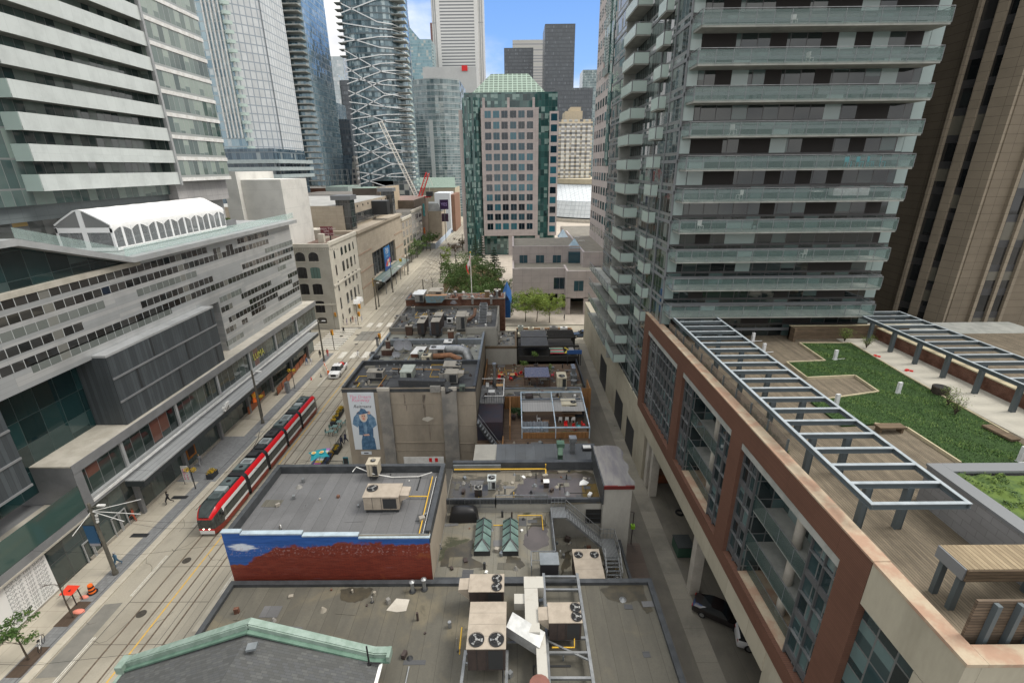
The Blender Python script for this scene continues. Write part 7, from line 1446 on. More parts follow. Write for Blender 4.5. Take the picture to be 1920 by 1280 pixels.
for nm, lab, xl, xr, yt, Y, dp, mat in (('dark_office_tower', 'dark blue slab tower with a small red emblem on top', 556, 611, 186, 360, 40, T2), ('glass_office_tower', 'pale reflective glass office tower beside the lined tower', 568, 634, 141, 480, 40, T3), ('stepped_glass_tower', 'taller pale stepped tower behind the reflective office tower', 601, 642, 106, 640, 40, T3),
  ('stone_office_block', 'small stone office block with a dark blue glass centre', 611, 664, 292, 330, 30, glaz('stone grid', 2.6, 3.4, (.03, .04, .06), (.06, .07, .09), 1.0, (.52, .48, .44), 1.3, rough=.3, tilt=0)),
  ('grey_office_tower', 'grey green bowed office tower with white floor lines', 772, 861, 150, 400, 50, T5), ('pale_crown_block', 'pale stepped tower top with a red emblem', 792, 893, 126, 560, 50, surf('pale stone crown', (.50, .51, .50), (.45, .46, .455), .7, .05)),
  ('spire_glass_tower', 'slim green blue glass tower with slanted crown and spire', 771, 808, 74, 760, 40, glaz('green blue glass', 3, 4, (.16, .28, .32), (.24, .38, .42), .1, (.26, .36, .38), .8, metal=.3, rough=.08)), ('red_granite_tower', 'slender red granite tower behind the white banded tower', 806, 822, 43, 900, 40, panel('red granite', (.30, .17, .145), (.2, .11, .1), 3, 4, .8, .05, .6)),
  ('white_banded_tower', 'very tall white marble tower with dark window bands', 818, 893, -60, 820, 60, T7), ('black_slab_tower', 'lower black steel office slab', 945, 1000, 90, 700, 40, T6), ('stone_slab_tower', 'grey stone tower between the two black slabs', 961, 1022, 75, 860, 40, glaz('grey stone grid', 60, 4, (.22, .23, .24), (.26, .27, .28), 0, (.48, .47, .45), 2.2, rough=.5, tilt=0)),
  ('black_slab_tower', 'tallest black steel office slab on the skyline', 1022, 1079, 45, 660, 45, T6), ('black_slab_tower', 'broad dark office slab low behind the lattice pyramid', 1040, 1112, 165, 560, 40, T6), ('far_grey_block', 'small grey block at the edge of the pink side tower', 1093, 1120, 131, 900, 40, T5),
  ('dark_low_tower', 'dark low glass block between the slab tower and the stone office', 606, 632, 245, 390, 30, T2), ('side_glass_tower', 'narrow pale blue tower behind the bowed office tower', 758, 785, 157, 470, 30, T1)):
 t, a, c, z = tower(nm, lab, xl, xr, yt, Y, dp, mat)
 if nm == 'spire_glass_tower':
  b = MB(); za = fz(768, 48, Y); b.mesh([(a-4, Y-.4, z-60), (a+12, Y-.4, z), (a-3, Y-.4, za), (a-4, Y+20, z-60), (a+12, Y+20, z), (a-3, Y+20, za)], [(0, 1, 2), (5, 4, 3), (0, 2, 5, 3), (1, 4, 5, 2)], mat); b.build('slanted_crown', t); MB().tube([(a-3, Y+10, za-5), (a-5, Y+10, fz(764, 15, Y))], [.9, .25], GREYM, 8).build('spire', t)
 if nm == 'white_banded_tower':
  b = MB(); b.box(a-1.5, a+4, Y-.6, Y+60, 0, z+5, WHITE); b.box(c-4, c+1.5, Y-.6, Y+60, 0, z+5, WHITE); b.box(c+1.6, c+9, Y+6, Y+50, 0, z, panel('white corner ribs', (.62, .62, .60), (.3, .31, .32), 3, 80, 1.2, .03, .5)); b.box(a-9, a-1.6, Y+6, Y+50, 0, z, MC['white corner ribs']); b.build('corner_wall', t)
 if nm == 'dark_office_tower': p = P(565, 191, y=Y-1); MB().box(p.x-3, p.x+3, Y-1, Y-.1, p.z-2.5, p.z+2, RED).build('emblem', t); b = MB(); b.box(c+.1, c+12, Y+8, Y+40, 0, z-12, T6); b.build('side_facade', t)
 if nm == 'pale_crown_block': p = P(871, 129, y=Y-1); b = MB(); b.obox((p.x, Y-.6, p.z-2), 6, .6, 5, 0, RED); b.build('emblem', t)
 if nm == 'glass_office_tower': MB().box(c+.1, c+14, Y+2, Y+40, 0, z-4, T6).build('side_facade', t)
 if nm == 'stone_office_block': x_ = (a+c)/2; b = MB(); b.mesh([(x_-8, Y-.3, z), (x_-5, Y-.3, z-22), (x_+5, Y-.3, z-22), (x_+8, Y-.3, z)], [(0, 1, 2, 3)], T2); b.build('glass_centre', t)
 if nm == 'grey_office_tower':
  b = MB(); n = 12
  b.loft([[(a+(c-a)*k/n, Y-8*sin(pi*k/n)-.1, q) for k in range(n+1)] for q in (0, z)], T5, close=False); b.build('bowed_facade', t); b = MB(); zz = 6
  while zz < z: b.loft([[(a+(c-a)*k/n, Y-8*sin(pi*k/n)-.35, q) for k in range(n+1)] for q in (zz, zz+.45)], surf('pale floor line', (.46, .49, .49), (.4, .43, .43), .5), close=False); zz += 4.05
  b.box(a+(c-a)*.34, a+(c-a)*.42, Y-8.6, Y-6, 0, z*.72, MC['pale floor line']); b.build('floor_line_trim', t)
t, a, c, z = tower('beige_apartment_block', 'beige apartment block with white balconies behind the civic tower', 1048, 1112, 224, 400, 30, glaz('beige apartment grid', 4.2, 3.0, (.10, .11, .12), (.22, .23, .23), 1.7, (.56, .48, .35), 1.1, (.6, .6, .58), .4, rough=.3, tilt=0))
b = MB(); b.box(a+5, c-8, 402, 425, z, z+6, surf('beige top', (.54, .46, .34), (.48, .41, .3), .8)); b.box((a+c)/2-4, (a+c)/2+4, 404, 420, z+6, z+9, MC['beige top']); b.build('roof_block', t)
b = MB()
for k in range(6): x = a+2+k*(c-a-6)/5; b.box(x, x+2.4, 399, 399.95, 20, z-3, glaz('white balcony strip', 9, 3.0, (.2, .21, .22), (.3, .3, .3), 0, (.68, .67, .63), 1.2, rough=.5, tilt=0))
b.build('balcony_bays', t)
Y = 300; xa, xb = fx(650, 200, Y), fx(757, 200, Y); zt_ = fz(690, -60, Y)
t = thing('lined_tower', 'curved glass tower wrapped in crossing white diagonal lines', 'skyscraper', ((xa+xb)/2, Y+20, 0)); pl = rounded(xa, xb+1, Y, Y+38, 11)
b = MB(); b.loft([[(x, y, z) for x, y in pl] for z in (0, zt_)], T4); b.build('glass_facade', t)
b = MB(); z = 6
pl2 = rounded(xa-.5, xb+1.5, Y-.5, Y+38.5, 11.5)
while z < zt_: b.loft([[(x, y, q) for x, y in pl2] for q in (z, z+.16)], surf('grey slab edge', (.14, .17, .18), (.11, .14, .15), .6)); z += 3.15
b.build('slab_edge_trim', t)
for k in range(40):
 z = 12+3.15*k; b = MB(); b.box(xb-3, xb+4.2, Y+.5, Y+7, z, z+.3, SLABM); b.box(xb+3.9, xb+4.2, Y+.5, Y+7, z+.3, z+1.2, BALG2); b.build('balcony', t)
 if k > 26: MB().box(xa-1.4, xa+3, Y+3, Y+8, z, z+.4, SLABM).build('balcony', t)
b = MB(); WL = flat('white line cladding', (.80, .81, .81), .4); nn = 10
def around(u): # along the front, 0..1 across the face then round the right corner
 L = xb+1.5-xa; 
 if u < .88: return (xa+2+u/.88*(L-13.5), Y-.75)
 a_ = -pi/2+(u-.88)/.12*pi*.45; return (xb-10+12.3*cos(a_), Y+11+12.3*sin(a_)-.2)
segs = []
LN = ((345, 75, 640, -10), (350, 20, 690, 140), (360, 130, 690, 165), (355, 235, 695, 200), (350, 200, 690, 275), (360, 340, 700, 300), (365, 280, 700, 420), (365, 405, 700, 345), (370, 370, 700, 545), (375, 470, 710, 385), (380, 430, 715, 480), (390, 540, 680, 440), (385, 505, 720, 610), (385, 570, 720, 600),
      (390, 640, 720, 515), (395, 605, 725, 690), (390, 665, 730, 635), (400, 725, 730, 660), (400, 755, 735, 728), (405, 695, 740, 850), (410, 815, 735, 750), (410, 790, 740, 930), (415, 850, 740, 850), (430, 930, 740, 842), (430, 885, 740, 790), (430, 960, 740, 990), (440, 1000, 740, 905), (435, 990, 690, 1050), (450, 1030, 740, 960),
      (340, -60, 690, -20), (345, -30, 650, -110), (340, -120, 690, -60), (340, -150, 690, -160))
for x0_, y0_, x1_, y1_ in LN:
 p, q = P(520+x0_*.336, y0_*.336, y=Y-.7), P(520+x1_*.336, y1_*.336, y=Y-.7); segs.append((max(0, (p.x-xa-1)/(xb-xa)), p.z, min(1, (q.x-xa)/(xb-xa)), q.z))
for u0, z0, u1, z1 in segs:
 pts = [around(u0+(u1-u0)*k/14) for k in range(15)]
 for k in range(14): b.bar((*pts[k], z0+(z1-z0)*k/14), (*pts[k+1], z0+(z1-z0)*(k+1)/14), .3, .48, WL, (0, 0, 1))
b.build('white_line_trim', t)
def lattice(b, a, c, w_, m, n=16, r=.12):
 a, c = Vector(a), Vector(c); d = (c-a).normalized(); s = d.cross(Vector((0, 1, 0))).normalized()*w_; u = Vector((0, 1, 0))*w_
 cs = [(-s-u)/2, (s-u)/2, (s+u)/2, (-s+u)/2]
 for q in cs: b.bar(a+q, c+q, r, r, m)
 for i in range(n):
  p0, p1 = a.lerp(c, i/n), a.lerp(c, (i+1)/n)
  for k in range(4): b.bar(p0+cs[k], p1+cs[(k+1) % 4], r*.6, r*.6, m)
CRW, CRR = flat('crane white', (.72, .70, .64), .5), flat('crane red', (.60, .03, .03), .5)
t = thing('tower_crane', 'luffing tower crane with white lattice boom and red cab above the street bend', 'crane', (fx(786, 440, 255), 255, 0)); Yk = 255
b = MB(); lattice(b, P(786, 378, y=Yk), P(713, 228, y=Yk), 1.7, CRW, 34, .2); b.build('boom', t)
b = MB(); lattice(b, P(785, 378, y=Yk), P(802, 324, y=Yk), 1.6, CRR, 12, .28); p = P(784, 378, y=Yk); b.box(p.x-1.6, p.x+1.6, Yk-1.5, Yk+1.5, p.z-2.2, p.z+.6, CRR); b.bar(P(786, 370, y=Yk), P(808, 369, y=Yk), 1.4, .5, CRR); b.build('cab_frame', t)
b = MB(); q = P(806, 364, y=Yk); b.box(q.x-1.8, q.x+1.6, Yk-1.2, Yk+1.2, q.z-1, q.z+1.2, DARK); b.build('counterweight', t)
b = MB(); p = P(787, 383, y=Yk); lattice(b, (p.x, Yk, 0), (p.x, Yk, p.z), 1.7, CRW, 14, .2); b.build('mast', t)
b = MB(); t0, t1 = P(802, 324, y=Yk), P(713, 228, y=Yk); 
for q in (P(806, 360, y=Yk), P(812, 350, y=Yk)): b.tube([t0, q], .08, CRW, 4)
b.build('stay_cable', t)
b = MB(); Yk = 250; z0, z1 = fz(620, 350, Yk), fz(620, 318, Yk)
for i in range(6): x = fx(601, 335, Yk)+i*2.7; b.bar((x, Yk, z0), (x, Yk, z1), .18, .18, STEEL); b.bar((x, Yk+2, z0), (x, Yk+2, z1), .18, .18, STEEL)
for j in range(4): z = z0+(z1-z0)*j/3; b.bar((fx(601, 335, Yk), Yk, z), (fx(601, 335, Yk)+13.5, Yk, z), .16, .16, STEEL)
tag(b.build('roof_scaffold', loc=(fx(610, 335, Yk), Yk, z0)), 'open steel sign scaffold on the roofs below the dark slab tower', 'scaffold')
# == TREES
def tree(name, label, base, h, r, cz, seed, mats, n=2600, leaf=.16, trunk=.16, fl=.9, limbs=7, group=None, bare=False, clumps=26, cat='tree'):
 rg = random.Random(seed); t = thing(name, label, cat, base, group=group); b = MB(); tips = []
 p = Vector((0, 0, 0)); pts = [p.copy()]
 for j in range(5): p = p+Vector((rg.gauss(0, .04*h/5), rg.gauss(0, .04*h/5), (h-r*.6)/5)); pts.append(p.copy())
 b.tube(pts, [trunk, trunk*.85, trunk*.7, trunk*.55, trunk*.4, trunk*.2], BARK, 8)
 for i in range(limbs):
  s = pts[rg.choice((2, 3, 3, 4, 4))]; a = 2*pi*i/limbs+rg.gauss(0, .3); L = r*rg.uniform(.7, 1.05); e = s+Vector((cos(a)*L, sin(a)*L, L*rg.uniform(.2, .8))); m = s.lerp(e, .5)+Vector((0, 0, L*.12))
  b.tube([s, m, e], [trunk*.4, trunk*.25, trunk*.1], BARK, 5); tips += [m, e]
  for k in range(3): a2 = a+rg.gauss(0, .7); q = m.lerp(e, rg.uniform(.2, 1)); e2 = q+Vector((cos(a2)*L*.5, sin(a2)*L*.5, L*rg.uniform(0, .5))); b.tube([q, e2], [trunk*.15, trunk*.05], BARK, 4); tips.append(e2)
 b.build('trunk', t, local=True)
 if not bare:
  f = MB(); cs = [q for q in tips if q.z > cz-r*1.2]
  for _ in range(clumps):
   v = Vector((rg.gauss(0, 1), rg.gauss(0, 1), rg.gauss(0, 1))).normalized()*r*rg.uniform(.35, 1.0); cs.append(Vector((v.x, v.y, cz+v.z*fl)))
  per = max(20, n//len(cs))
  for c in cs: leaves(f, c, r*rg.uniform(.16, .34), per, leaf, [mats[0], mats[0], rg.choice(mats)], rg)
  f.build('crown', t, local=True)
 return t
def conifer(label, base, h, r, seed, mats):
 rg = random.Random(seed); t = thing('conifer', label, 'tree', base, group='dark conifers in the park'); MB().tube([(0, 0, 0), (0, 0, h)], [.22, .03], BARK, 8).build('trunk', t, local=True); f = MB(); z = 1.2
 while z < h:
  rr_ = r*(1-z/h)**.85*rg.uniform(.8, 1.1)
  for k in range(10):
   a = rg.uniform(0, 2*pi); 
   for q in range(4): d = rr_*(q+1)/4*rg.uniform(.8, 1); leaves(f, (cos(a)*d, sin(a)*d, z-.2*d), .35, 10, .17, mats, rg, .4)
  z += h/17
 f.build('crown', t, local=True)
SPRING = [surf('spring leaf', (.24, .31, .06), (.17, .24, .045), .6, .8, fine=0), surf('bright spring leaf', (.34, .40, .09), (.26, .32, .07), .6, .8, fine=0), surf('fresh park leaf', (.15, .23, .06), (.10, .17, .04), .6, .8, fine=0)]
def on(px, py, z=.1): return P(px, py, z=z)
for px, py, h, r, cz, s, l in ((985, 603, 7.6, 3.3, 4.8, 1, 'bright spring tree behind the crammed roof, nearest the blue tarp'), (1006, 603, 8.0, 3.3, 5.0, 2, 'bright spring tree behind the crammed roof, in the middle'), (1030, 605, 7.6, 3.3, 4.8, 3, 'bright spring tree behind the crammed roof, on the cross street end')):
 tree('spring_tree', l, on(px, py), h, r, cz, s, SPRING, 4200, .17, .12, .8, group='bright spring trees by the cross street')
tree('street_tree', 'small green tree at the left edge of the pavement by the lettered hoarding', on(54, 1236, .14), 5.2, 1.25, 3.9, 11, [LEAF[0], LEAF[1]], 1100, .13, .08, 1.0, group='young street trees on the left pavement')
tree('street_tree', 'leafless young tree beside the red sign frame', on(138, 1157, .14), 5.4, 1.1, 4.0, 12, LEAF, 0, .1, .08, bare=True, limbs=9, group='young street trees on the left pavement')
for px, py, h, r, s, l in ((905, 520, 15, 4.2, 1, 'dark conifer right behind the flag'), (928, 535, 13, 4.5, 2, 'broad dark conifer at the plaza edge of the park'), (893, 497, 12, 3.4, 3, 'dark conifer farthest back below the civic tower')): conifer(l, on(px, py), h, r, s, [LEAF[2], surf('blue green needle', (.035, .07, .04), (.022, .045, .027), .7, .8, fine=0)])
PK = [surf('park leaf', (.11, .18, .05), (.075, .13, .035), .6, .8, fine=0), MC['fresh park leaf'], LEAF[0]]
for i, (px, py, h, r, cz, l) in enumerate(((858, 560, 8, 4.0, 5, 'round green park tree at the pavement corner of the park'), (880, 555, 9, 4.4, 5.5, 'large green park tree left of the flag pole'), (905, 575, 7, 3.8, 4.2, 'broad green park tree at the foot of the flag pole'), (872, 530, 9, 4.2, 6, 'dense green park tree in the middle of the park'), (930, 565, 6, 3.4, 3.6, 'low spreading park tree beside the plaza path'), (890, 590, 5, 3.2, 3, 'low pale green park tree just behind the brick building'), (918, 540, 8, 3.6, 5, 'green park tree under the broad conifer'), (850, 535, 7, 3.0, 4.5, 'green park tree by the street kerb of the park'), (866, 590, 5, 3, 3, 'low green park tree behind the tin hopper'), (945, 600, 4.5, 2.5, 3, 'small green park tree next to the blue tarp'))):
 tree('park_tree', l, on(px, py), h*1.15, r*1.2, cz*1.15, 40+i, PK, 2800, .24, .16, .8, group='green trees of the small park')
for i, (px, py, h, r, l) in enumerate(((772, 492, 9, 3.2, 'street tree on the left pavement nearest the theatre canopy'), (783, 483, 10, 3.4, 'street tree on the left pavement past the theatre'), (800, 470, 9, 3.2, 'street tree on the left pavement in front of the grey warehouse'), (812, 461, 8, 2.8, 'street tree on the left pavement before the hoarding'), (845, 402, 12, 4, 'yellow green tree at the far end of the street'), (851, 408, 11, 4, 'taller yellow green tree by the civic tower at the street end'))):
 tree('street_tree', l, on(px, py, .13), h, r, h*.62, 70+i, PK if i < 4 else SPRING, 1700, .24, .14, 1.0, group='green street trees farther along')
tree('columnar_tree', 'slim yellow green tree on the park pavement', on(838, 512, .13), 11, 1.8, 6, 90, SPRING, 1800, .2, .12, 2.4)
tree('bare_tree', 'big leafless tree on the park pavement', on(826, 527, .13), 10, 4.0, 7, 91, SPRING, 0, .2, .16, bare=True, limbs=11); tree('bare_tree', 'leafless tree leaning over the kerb behind the brick building', on(812, 545, .13), 6, 3.0, 4, 92, SPRING, 0, .2, .1, bare=True, limbs=9)
for i, (px, py, l) in enumerate(((828, 480, 'small reddish shrub tree by the civic tower'), (842, 470, 'small dull tree close to the civic tower'))): tree('small_tree', l, on(px+25, py, .13), 6, 2.4, 4, 95+i, [surf('reddish leaf', (.12, .075, .045), (.08, .05, .03), .7, 1, fine=0), LEAF[2]], 900, .2, .1)
BED = surf('planting bed mulch', (.16, .10, .055), (.10, .07, .04), .95, .6)
b = MB(); q = [on(*a) for a in ((815, 590), (836, 520), (872, 492), (925, 507), (950, 545), (920, 560), (935, 600), (900, 640))]; b.prism([(p.x, p.y) for p in q], .1, .25, BED); o = b.build('park_bed_ground'); o['kind'] = 'structure'
b = MB(); rr = random.Random(77)
for k in range(70):
 f = q[0].lerp(q[2], rr.random()).lerp(q[rr.choice((5, 6, 7, 4))], rr.random()*.95); leaves(b, (f.x, f.y, .6), rr.uniform(.7, 1.5), 90, .2, PK, rr, .6)
o = b.build('ground_cover_foliage'); tag(o, 'low green ground cover under the park trees', 'ground cover', kind='stuff')
t = thing('flag_pole', 'tall white flag pole in the park', 'flag pole', (fx(886, 600, 118), 118, .1)); xq_ = fx(885, 560, 118); zt2 = fz(883, 474, 118)
b = MB(); b.tube([(xq_, 118, .1), (xq_, 118, zt2)], [.16, .08], WHITE, 10); b.build('pole', t, smooth=50); MB().cyl((xq_, 118, zt2), .16, .25, YEL, 8).build('finial', t)
FR = flat('flag red', (.62, .015, .02), .7); FW = flat('flag white', (.75, .75, .74), .7)
b = MB(); H_, W2 = 4.6, 3.2; nx, nz = 12, 12; vs = []
for j in range(nz+1):
 for i in range(nx+1):
  u, v = i/nx, j/nz; vs.append((xq_-.05-.9*u+.25*sin(u*5+v*2)*u+.25*v*u, 118-.6*u+.35*sin(u*9+v)*u, zt2-.4-v*1.9-u*3.0+.1*sin(v*6)))
b.mesh(vs, [(j*(nx+1)+i, j*(nx+1)+i+1, (j+1)*(nx+1)+i+1, (j+1)*(nx+1)+i) for j in range(nz) for i in range(nx) if i < 3 or i > 8], FR); b.mesh(vs, [(j*(nx+1)+i, j*(nx+1)+i+1, (j+1)*(nx+1)+i+1, (j+1)*(nx+1)+i) for j in range(nz) for i in range(nx) if 3 <= i <= 8], FW)
b.mesh([(p[0]+.0, p[1]-.03, p[2]) for p in (vs[4*(13)+6], vs[6*13+4], vs[8*13+5], vs[9*13+6], vs[8*13+7], vs[6*13+8])], [(0, 1, 2, 3, 4, 5)], FR)
tag(b.build('flag', loc=(xq_, 118, zt2-4), smooth=60), 'red and white flag with a leaf hanging from the park pole', 'flag')
b = MB(); c = on(846, 556); [b.bar((c.x+sx*2, c.y+sy*2, .1), (c.x, c.y, 3.6), .15, .15, WHITE) for sx in (-1, 1) for sy in (-1, 1)]; [b.bar((c.x-2, c.y+s*2, .2), (c.x+2, c.y+s*2, .2), .12, .12, WHITE) for s in (-1, 1)]; tag(b.build('white_trellis', loc=c), 'white pyramid frame at the corner of the park', 'trellis')
# == TRAM
TR, TWH, TSK, TBK, TGL = flat('tram red', (.60, .012, .018), .22, 0, .6), flat('tram white', (.70, .70, .69), .3), surf('tram brick red skirt', (.26, .035, .025), (.2, .03, .022), .4, 1), flat('tram black bellows', (.02, .02, .022), .6), glaz('tram window glass', 1.6, 9, (.012, .016, .017), (.035, .045, .045), .06, (.015, .015, .016), 0, (.1, .1, .09), .15, tilt=.01)
TRF = surf('tram roof grey', (.06, .075, .075), (.04, .05, .05), .6, 1)
tx, ty0_ = -34.05, P(395, 998, z=.3).y-.2
t = thing('tram', 'long red and white five section tram standing in the street', 'tram', (tx, ty0_+15, 0))
prof = [(1.20, .28), (1.27, .75), (1.27, .98), (1.27, 1.32), (1.25, 2.38), (1.20, 2.78), (1.10, 3.07), (.86, 3.28), (.80, 3.14)]
pm = [TSK, TSK, TWH, TGL, TWH, TR, TR, TRF]
def section(y0, y1, nose=0):
 rings = []; ys = []
 N = 9
 if nose:
  for k in range(N): f = (k/(N-1)); ys.append((y0+1.9*f if nose < 0 else y1-1.9*f, f))
  ys = ys if nose < 0 else ys[::-1]
  ys = ([*ys, (y1, 1)] if nose < 0 else [(y0, 1), *ys])
 else: ys = [(y0, 1), (y1, 1)]
 for y, f in ys:
  wf = 1-(1-f)**2.6*.34; rg_ = []
  for s in (1, -1):
   L = prof if s > 0 else prof[::-1]
   for x, z in L:
    back = (1-f)**1.3*.0
    zz = z-(1-f)**2.4*.75*max(0, (z-1.2)/2); rg_.append((tx+s*x*wf, y+(-nose*0), zz))
  rings.append(rg_)
 b = MB(); np_ = len(prof); idx = [*range(np_-1), None, *reversed(range(np_-1)), None]
 def m(i, j):
  k = idx[j] if j < len(idx) else None
  if k is None: return TRF
  if nose and ((nose < 0 and i < N-3) or (nose > 0 and i > len(ys)-N+1)) and k in (2, 4): return TGL
  return pm[k]
 b.loft(rings, m, caps=None)
 for i_, rg_ in ((0, rings[0]), (-1, rings[-1])):
  if nose and ((nose < 0) == (i_ == 0)):
   n_ = len(rg_); lv = [0, 1, 2, 3, 4, 5, 6, 7, 8]
   for k in range(np_-1):
    a, c = rg_[k], rg_[k+1]; a2, c2 = rg_[n_-1-k], rg_[n_-2-k]
    pts = [a2, a, c, c2] if nose < 0 else [a, a2, c2, c]
    b.face(pts, {0: TWH, 1: TR, 2: TGL, 3: TGL, 4: TGL, 5: TR}.get(k, TR))
  else: b.face(rg_ if i_ else rg_[::-1], TBK)
 return b.build('car_body', t, smooth=35)
Ls = [6.4, 4.3, 4.9, 4.3, 6.4]; gap = .65; y = ty0_; rr = random.Random(3)
GEAR = [surf('roof gear teal grey', (.12, .155, .155), (.08, .10, .10), .5, 1.5), surf('roof gear pale', (.36, .40, .40), (.27, .30, .30), .5, 1.5), DARK]
for i, L in enumerate(Ls):
 s = section(y, y+L, -1 if i == 0 else (1 if i == 4 else 0))
 b = MB(); yy = y+(2.1 if i == 0 else .25); end = y+L-(2.1 if i == 4 else .25); k = 0
 while yy < end-.6:
  d = rr.uniform(.9, 1.7); d = min(d, end-yy); h = rr.uniform(.2, .42); w_ = rr.uniform(.55, .74)
  b.box(tx-w_, tx+w_, yy, yy+d, 3.13, 3.13+h, GEAR[k % 2 if rr.random() < .75 else 2])
  if d > 1.2 and k % 2 == 0: b.cyl((tx, yy+d/2, 3.13+h), .26, .03, BLACK, 14)
  elif d > 1.0: [b.box(tx-w_*.7, tx+w_*.7, yy+.15+q*.18, yy+.22+q*.18, 3.13+h, 3.15+h, DARK) for q in range(int((d-.3)/.18))]
  if rr.random() < .5: [b.tube([(tx-.5, yy+d+.05, 3.2), (tx+rr.uniform(-.3, .5), yy+d+.2, 3.32)], .03, BLACK, 5)]
  yy += d+rr.uniform(.08, .35); k += 1
 for sx in (-1, 1): b.tube([(tx+sx*.82, y+.3, 3.3), (tx+sx*.82, y+L-.3, 3.3)], .03, TBK, 5)
 b.build('roof_gear_panels', t)
 if i < 4:
  b = MB(); rings = []
  for k in range(8): f = .97 if k % 2 else 1.0; rings.append([(tx+sx*x*f, y+L+gap*k/7, z if z > .4 else .4) for sx, Lp in ((1, prof[1:-1]), (-1, prof[1:-1][::-1])) for x, z in Lp])
  b.loft(rings, TBK); b.build('bellows', t)
 if i % 2 == 0:
  b = MB()
  for yb2 in (y+L*.3, y+L*.7):
   for sx in (-.75, .75): b.tube([(tx+sx-.07, yb2, .33), (tx+sx+.07, yb2, .33)], .32, BLACK, 14)
  b.build('wheels', t)
 y += L+gap
b = MB(); b.tube([(tx-.5, ty0_+11, 3.3), (tx, ty0_+12.6, 4.6), (tx+.0, ty0_+13.2, 5.3)], .04, TBK, 6); b.bar((tx-.7, ty0_+13.2, 5.32), (tx+.7, ty0_+13.2, 5.32), .08, .05, GREYM); b.build('pantograph', t)
LAMP = flat('warm head lamp', (1, .9, .7), .3, emit=3)
for sx in (-.32, .32): MB().cyl((tx+sx*1.0, ty0_-.02, .95), .08, .06, LAMP, 8).build('headlight', t)
b = MB(); b.tube([(tx+1.2, ty0_+1.9, 2.5), (tx+1.45, ty0_+1.2, 2.4)], .03, TWH, 5); b.box(tx+1.35, tx+1.55, ty0_+1.0, ty0_+1.2, 2.0, 2.4, TBK); b.build('mirror', t)
# == CARS
CGL = flat('car glass', (.012, .016, .02), .04, 0, .9); TYRE = flat('tyre', (.015, .015, .016), .8); RIM = flat('alloy rim', (.4, .41, .42), .3, .8)
def car(name, label, cat, loc, rz, paint, kind='sedan', group=None):
 t = thing(name, label, cat, loc, rz, group); L, W, H = (4.7, .9, 1.45) if kind == 'sedan' else ((5.8, 1.0, 1.9) if kind == 'pickup' else (4.6, .93, 1.68))
 bl = .92 if kind == 'sedan' else (1.12 if kind == 'pickup' else 1.02)     # belt line
 if kind == 'sedan': st = [(-.5, .62, .55, 0), (-.485, .85, .70, 0), (-.42, .93, .78, 0), (-.2, 1, bl-.04, 0), (-.15, 1, bl, .02), (-.02, 1, bl, 1), (.18, 1, bl, 1.0), (.34, 1, bl+.03, .12), (.44, .97, bl+.02, 0), (.49, .9, bl-.06, 0), (.5, .75, .6, 0)]
 elif kind == 'suv': st = [(-.5, .7, .6, 0), (-.49, .88, .85, 0), (-.40, .96, .95, 0), (-.24, 1, bl, .03), (-.12, 1, bl, .97), (.1, 1, bl, 1), (.38, 1, bl, .97), (.47, .98, bl, .35), (.495, .93, bl-.05, 0), (.5, .85, .6, 0)]
 else: st = [(-.5, .8, .75, 0), (-.495, .95, 1.0, 0), (-.46, .98, 1.08, 0), (-.25, 1, bl, .03), (-.15, 1, bl, .96), (.0, 1, bl, 1), (.10, 1, bl, .98), (.135, 1, bl, 0), (.49, 1, bl, 0), (.5, .95, bl-.1, 0)]
 rings = []
 for y, wf, zb, rf in st:
  w_ = W*wf; zr = zb+(H-zb)*rf; wr = w_*(1-.22*min(1, rf*1.2)); rings.append([(sx*q[0], y*L, q[1]) for sx, Lq in ((1, [(w_*.9, .22), (w_, .45), (w_, zb-.12), (w_*.97, zb), (wr if rf > .01 else w_*.8, zr+.001), (wr*.6 if rf > .01 else w_*.4, zr+.03)]), (-1, [(wr*.6 if rf > .01 else w_*.4, zr+.03), (wr if rf > .01 else w_*.8, zr+.001), (w_*.97, zb), (w_, zb-.12), (w_, .45), (w_*.9, .22)])) for q in Lq])
 def m(i, j):
  r0, r1 = st[i][3], st[i+1][3]
  if j in (3, 7) and (r0 > .3 or r1 > .3): return CGL
  if j in (4, 5, 6) and abs(r0-r1) > .4: return CGL
  if j == 11: return BLACK
  if kind == 'pickup' and j in (4, 5, 6) and st[i][0] >= .135 and i < len(st)-2: return BLACK
  return paint
 MB().loft(rings, m, caps=paint).build('body', t, local=True, smooth=40)
 for sx in (-1, 1):
  for y in (-.31*L, .30*L):
   r = .33 if kind == 'sedan' else .39; b = MB(); b.tube([(sx*(W-.2), y, r), (sx*(W+.015), y, r)], r, TYRE, 18); wh = b.build('wheel', t, local=True); b = MB(); b.tube([(sx*(W-.05), y, r), (sx*(W+.03), y, r)], r*.6, RIM, 12); b.build('rim', wh, local=True)
  b = MB(); b.box(sx*W*.55, sx*W*.86, -L*.497, -L*.47, .66 if kind != 'pickup' else .88, .78 if kind != 'pickup' else 1.02, flat('headlamp lens', (.6, .62, .63), .1)); b.build('headlight', t, local=True)
  b = MB(); b.box(sx*W*.6, sx*W*.88, L*.48, L*.502, .72, .86, flat('tail lamp', (.35, .01, .01), .2)); b.build('taillight', t, local=True)
  b = MB(); b.box(sx*W, sx*(W+.2), -L*.17, -L*.14, bl, bl+.16, paint); b.build('mirror', t, local=True)
 b = MB(); b.box(-W*.5, W*.5, -L*.502, -L*.485, .5, .75 if kind == 'sedan' else .98, DARK); b.build('grille', t, local=True)
 if kind == 'pickup': b = MB(); b.box(-.75, .75, L*.2, L*.3, bl+.02, bl+.3, flat('red tool chest', (.5, .02, .02), .5)); b.box(-.3, .3, L*.33, L*.45, bl+.02, bl+.2, RED); b.build('bed_chest', t, local=True)
 return t
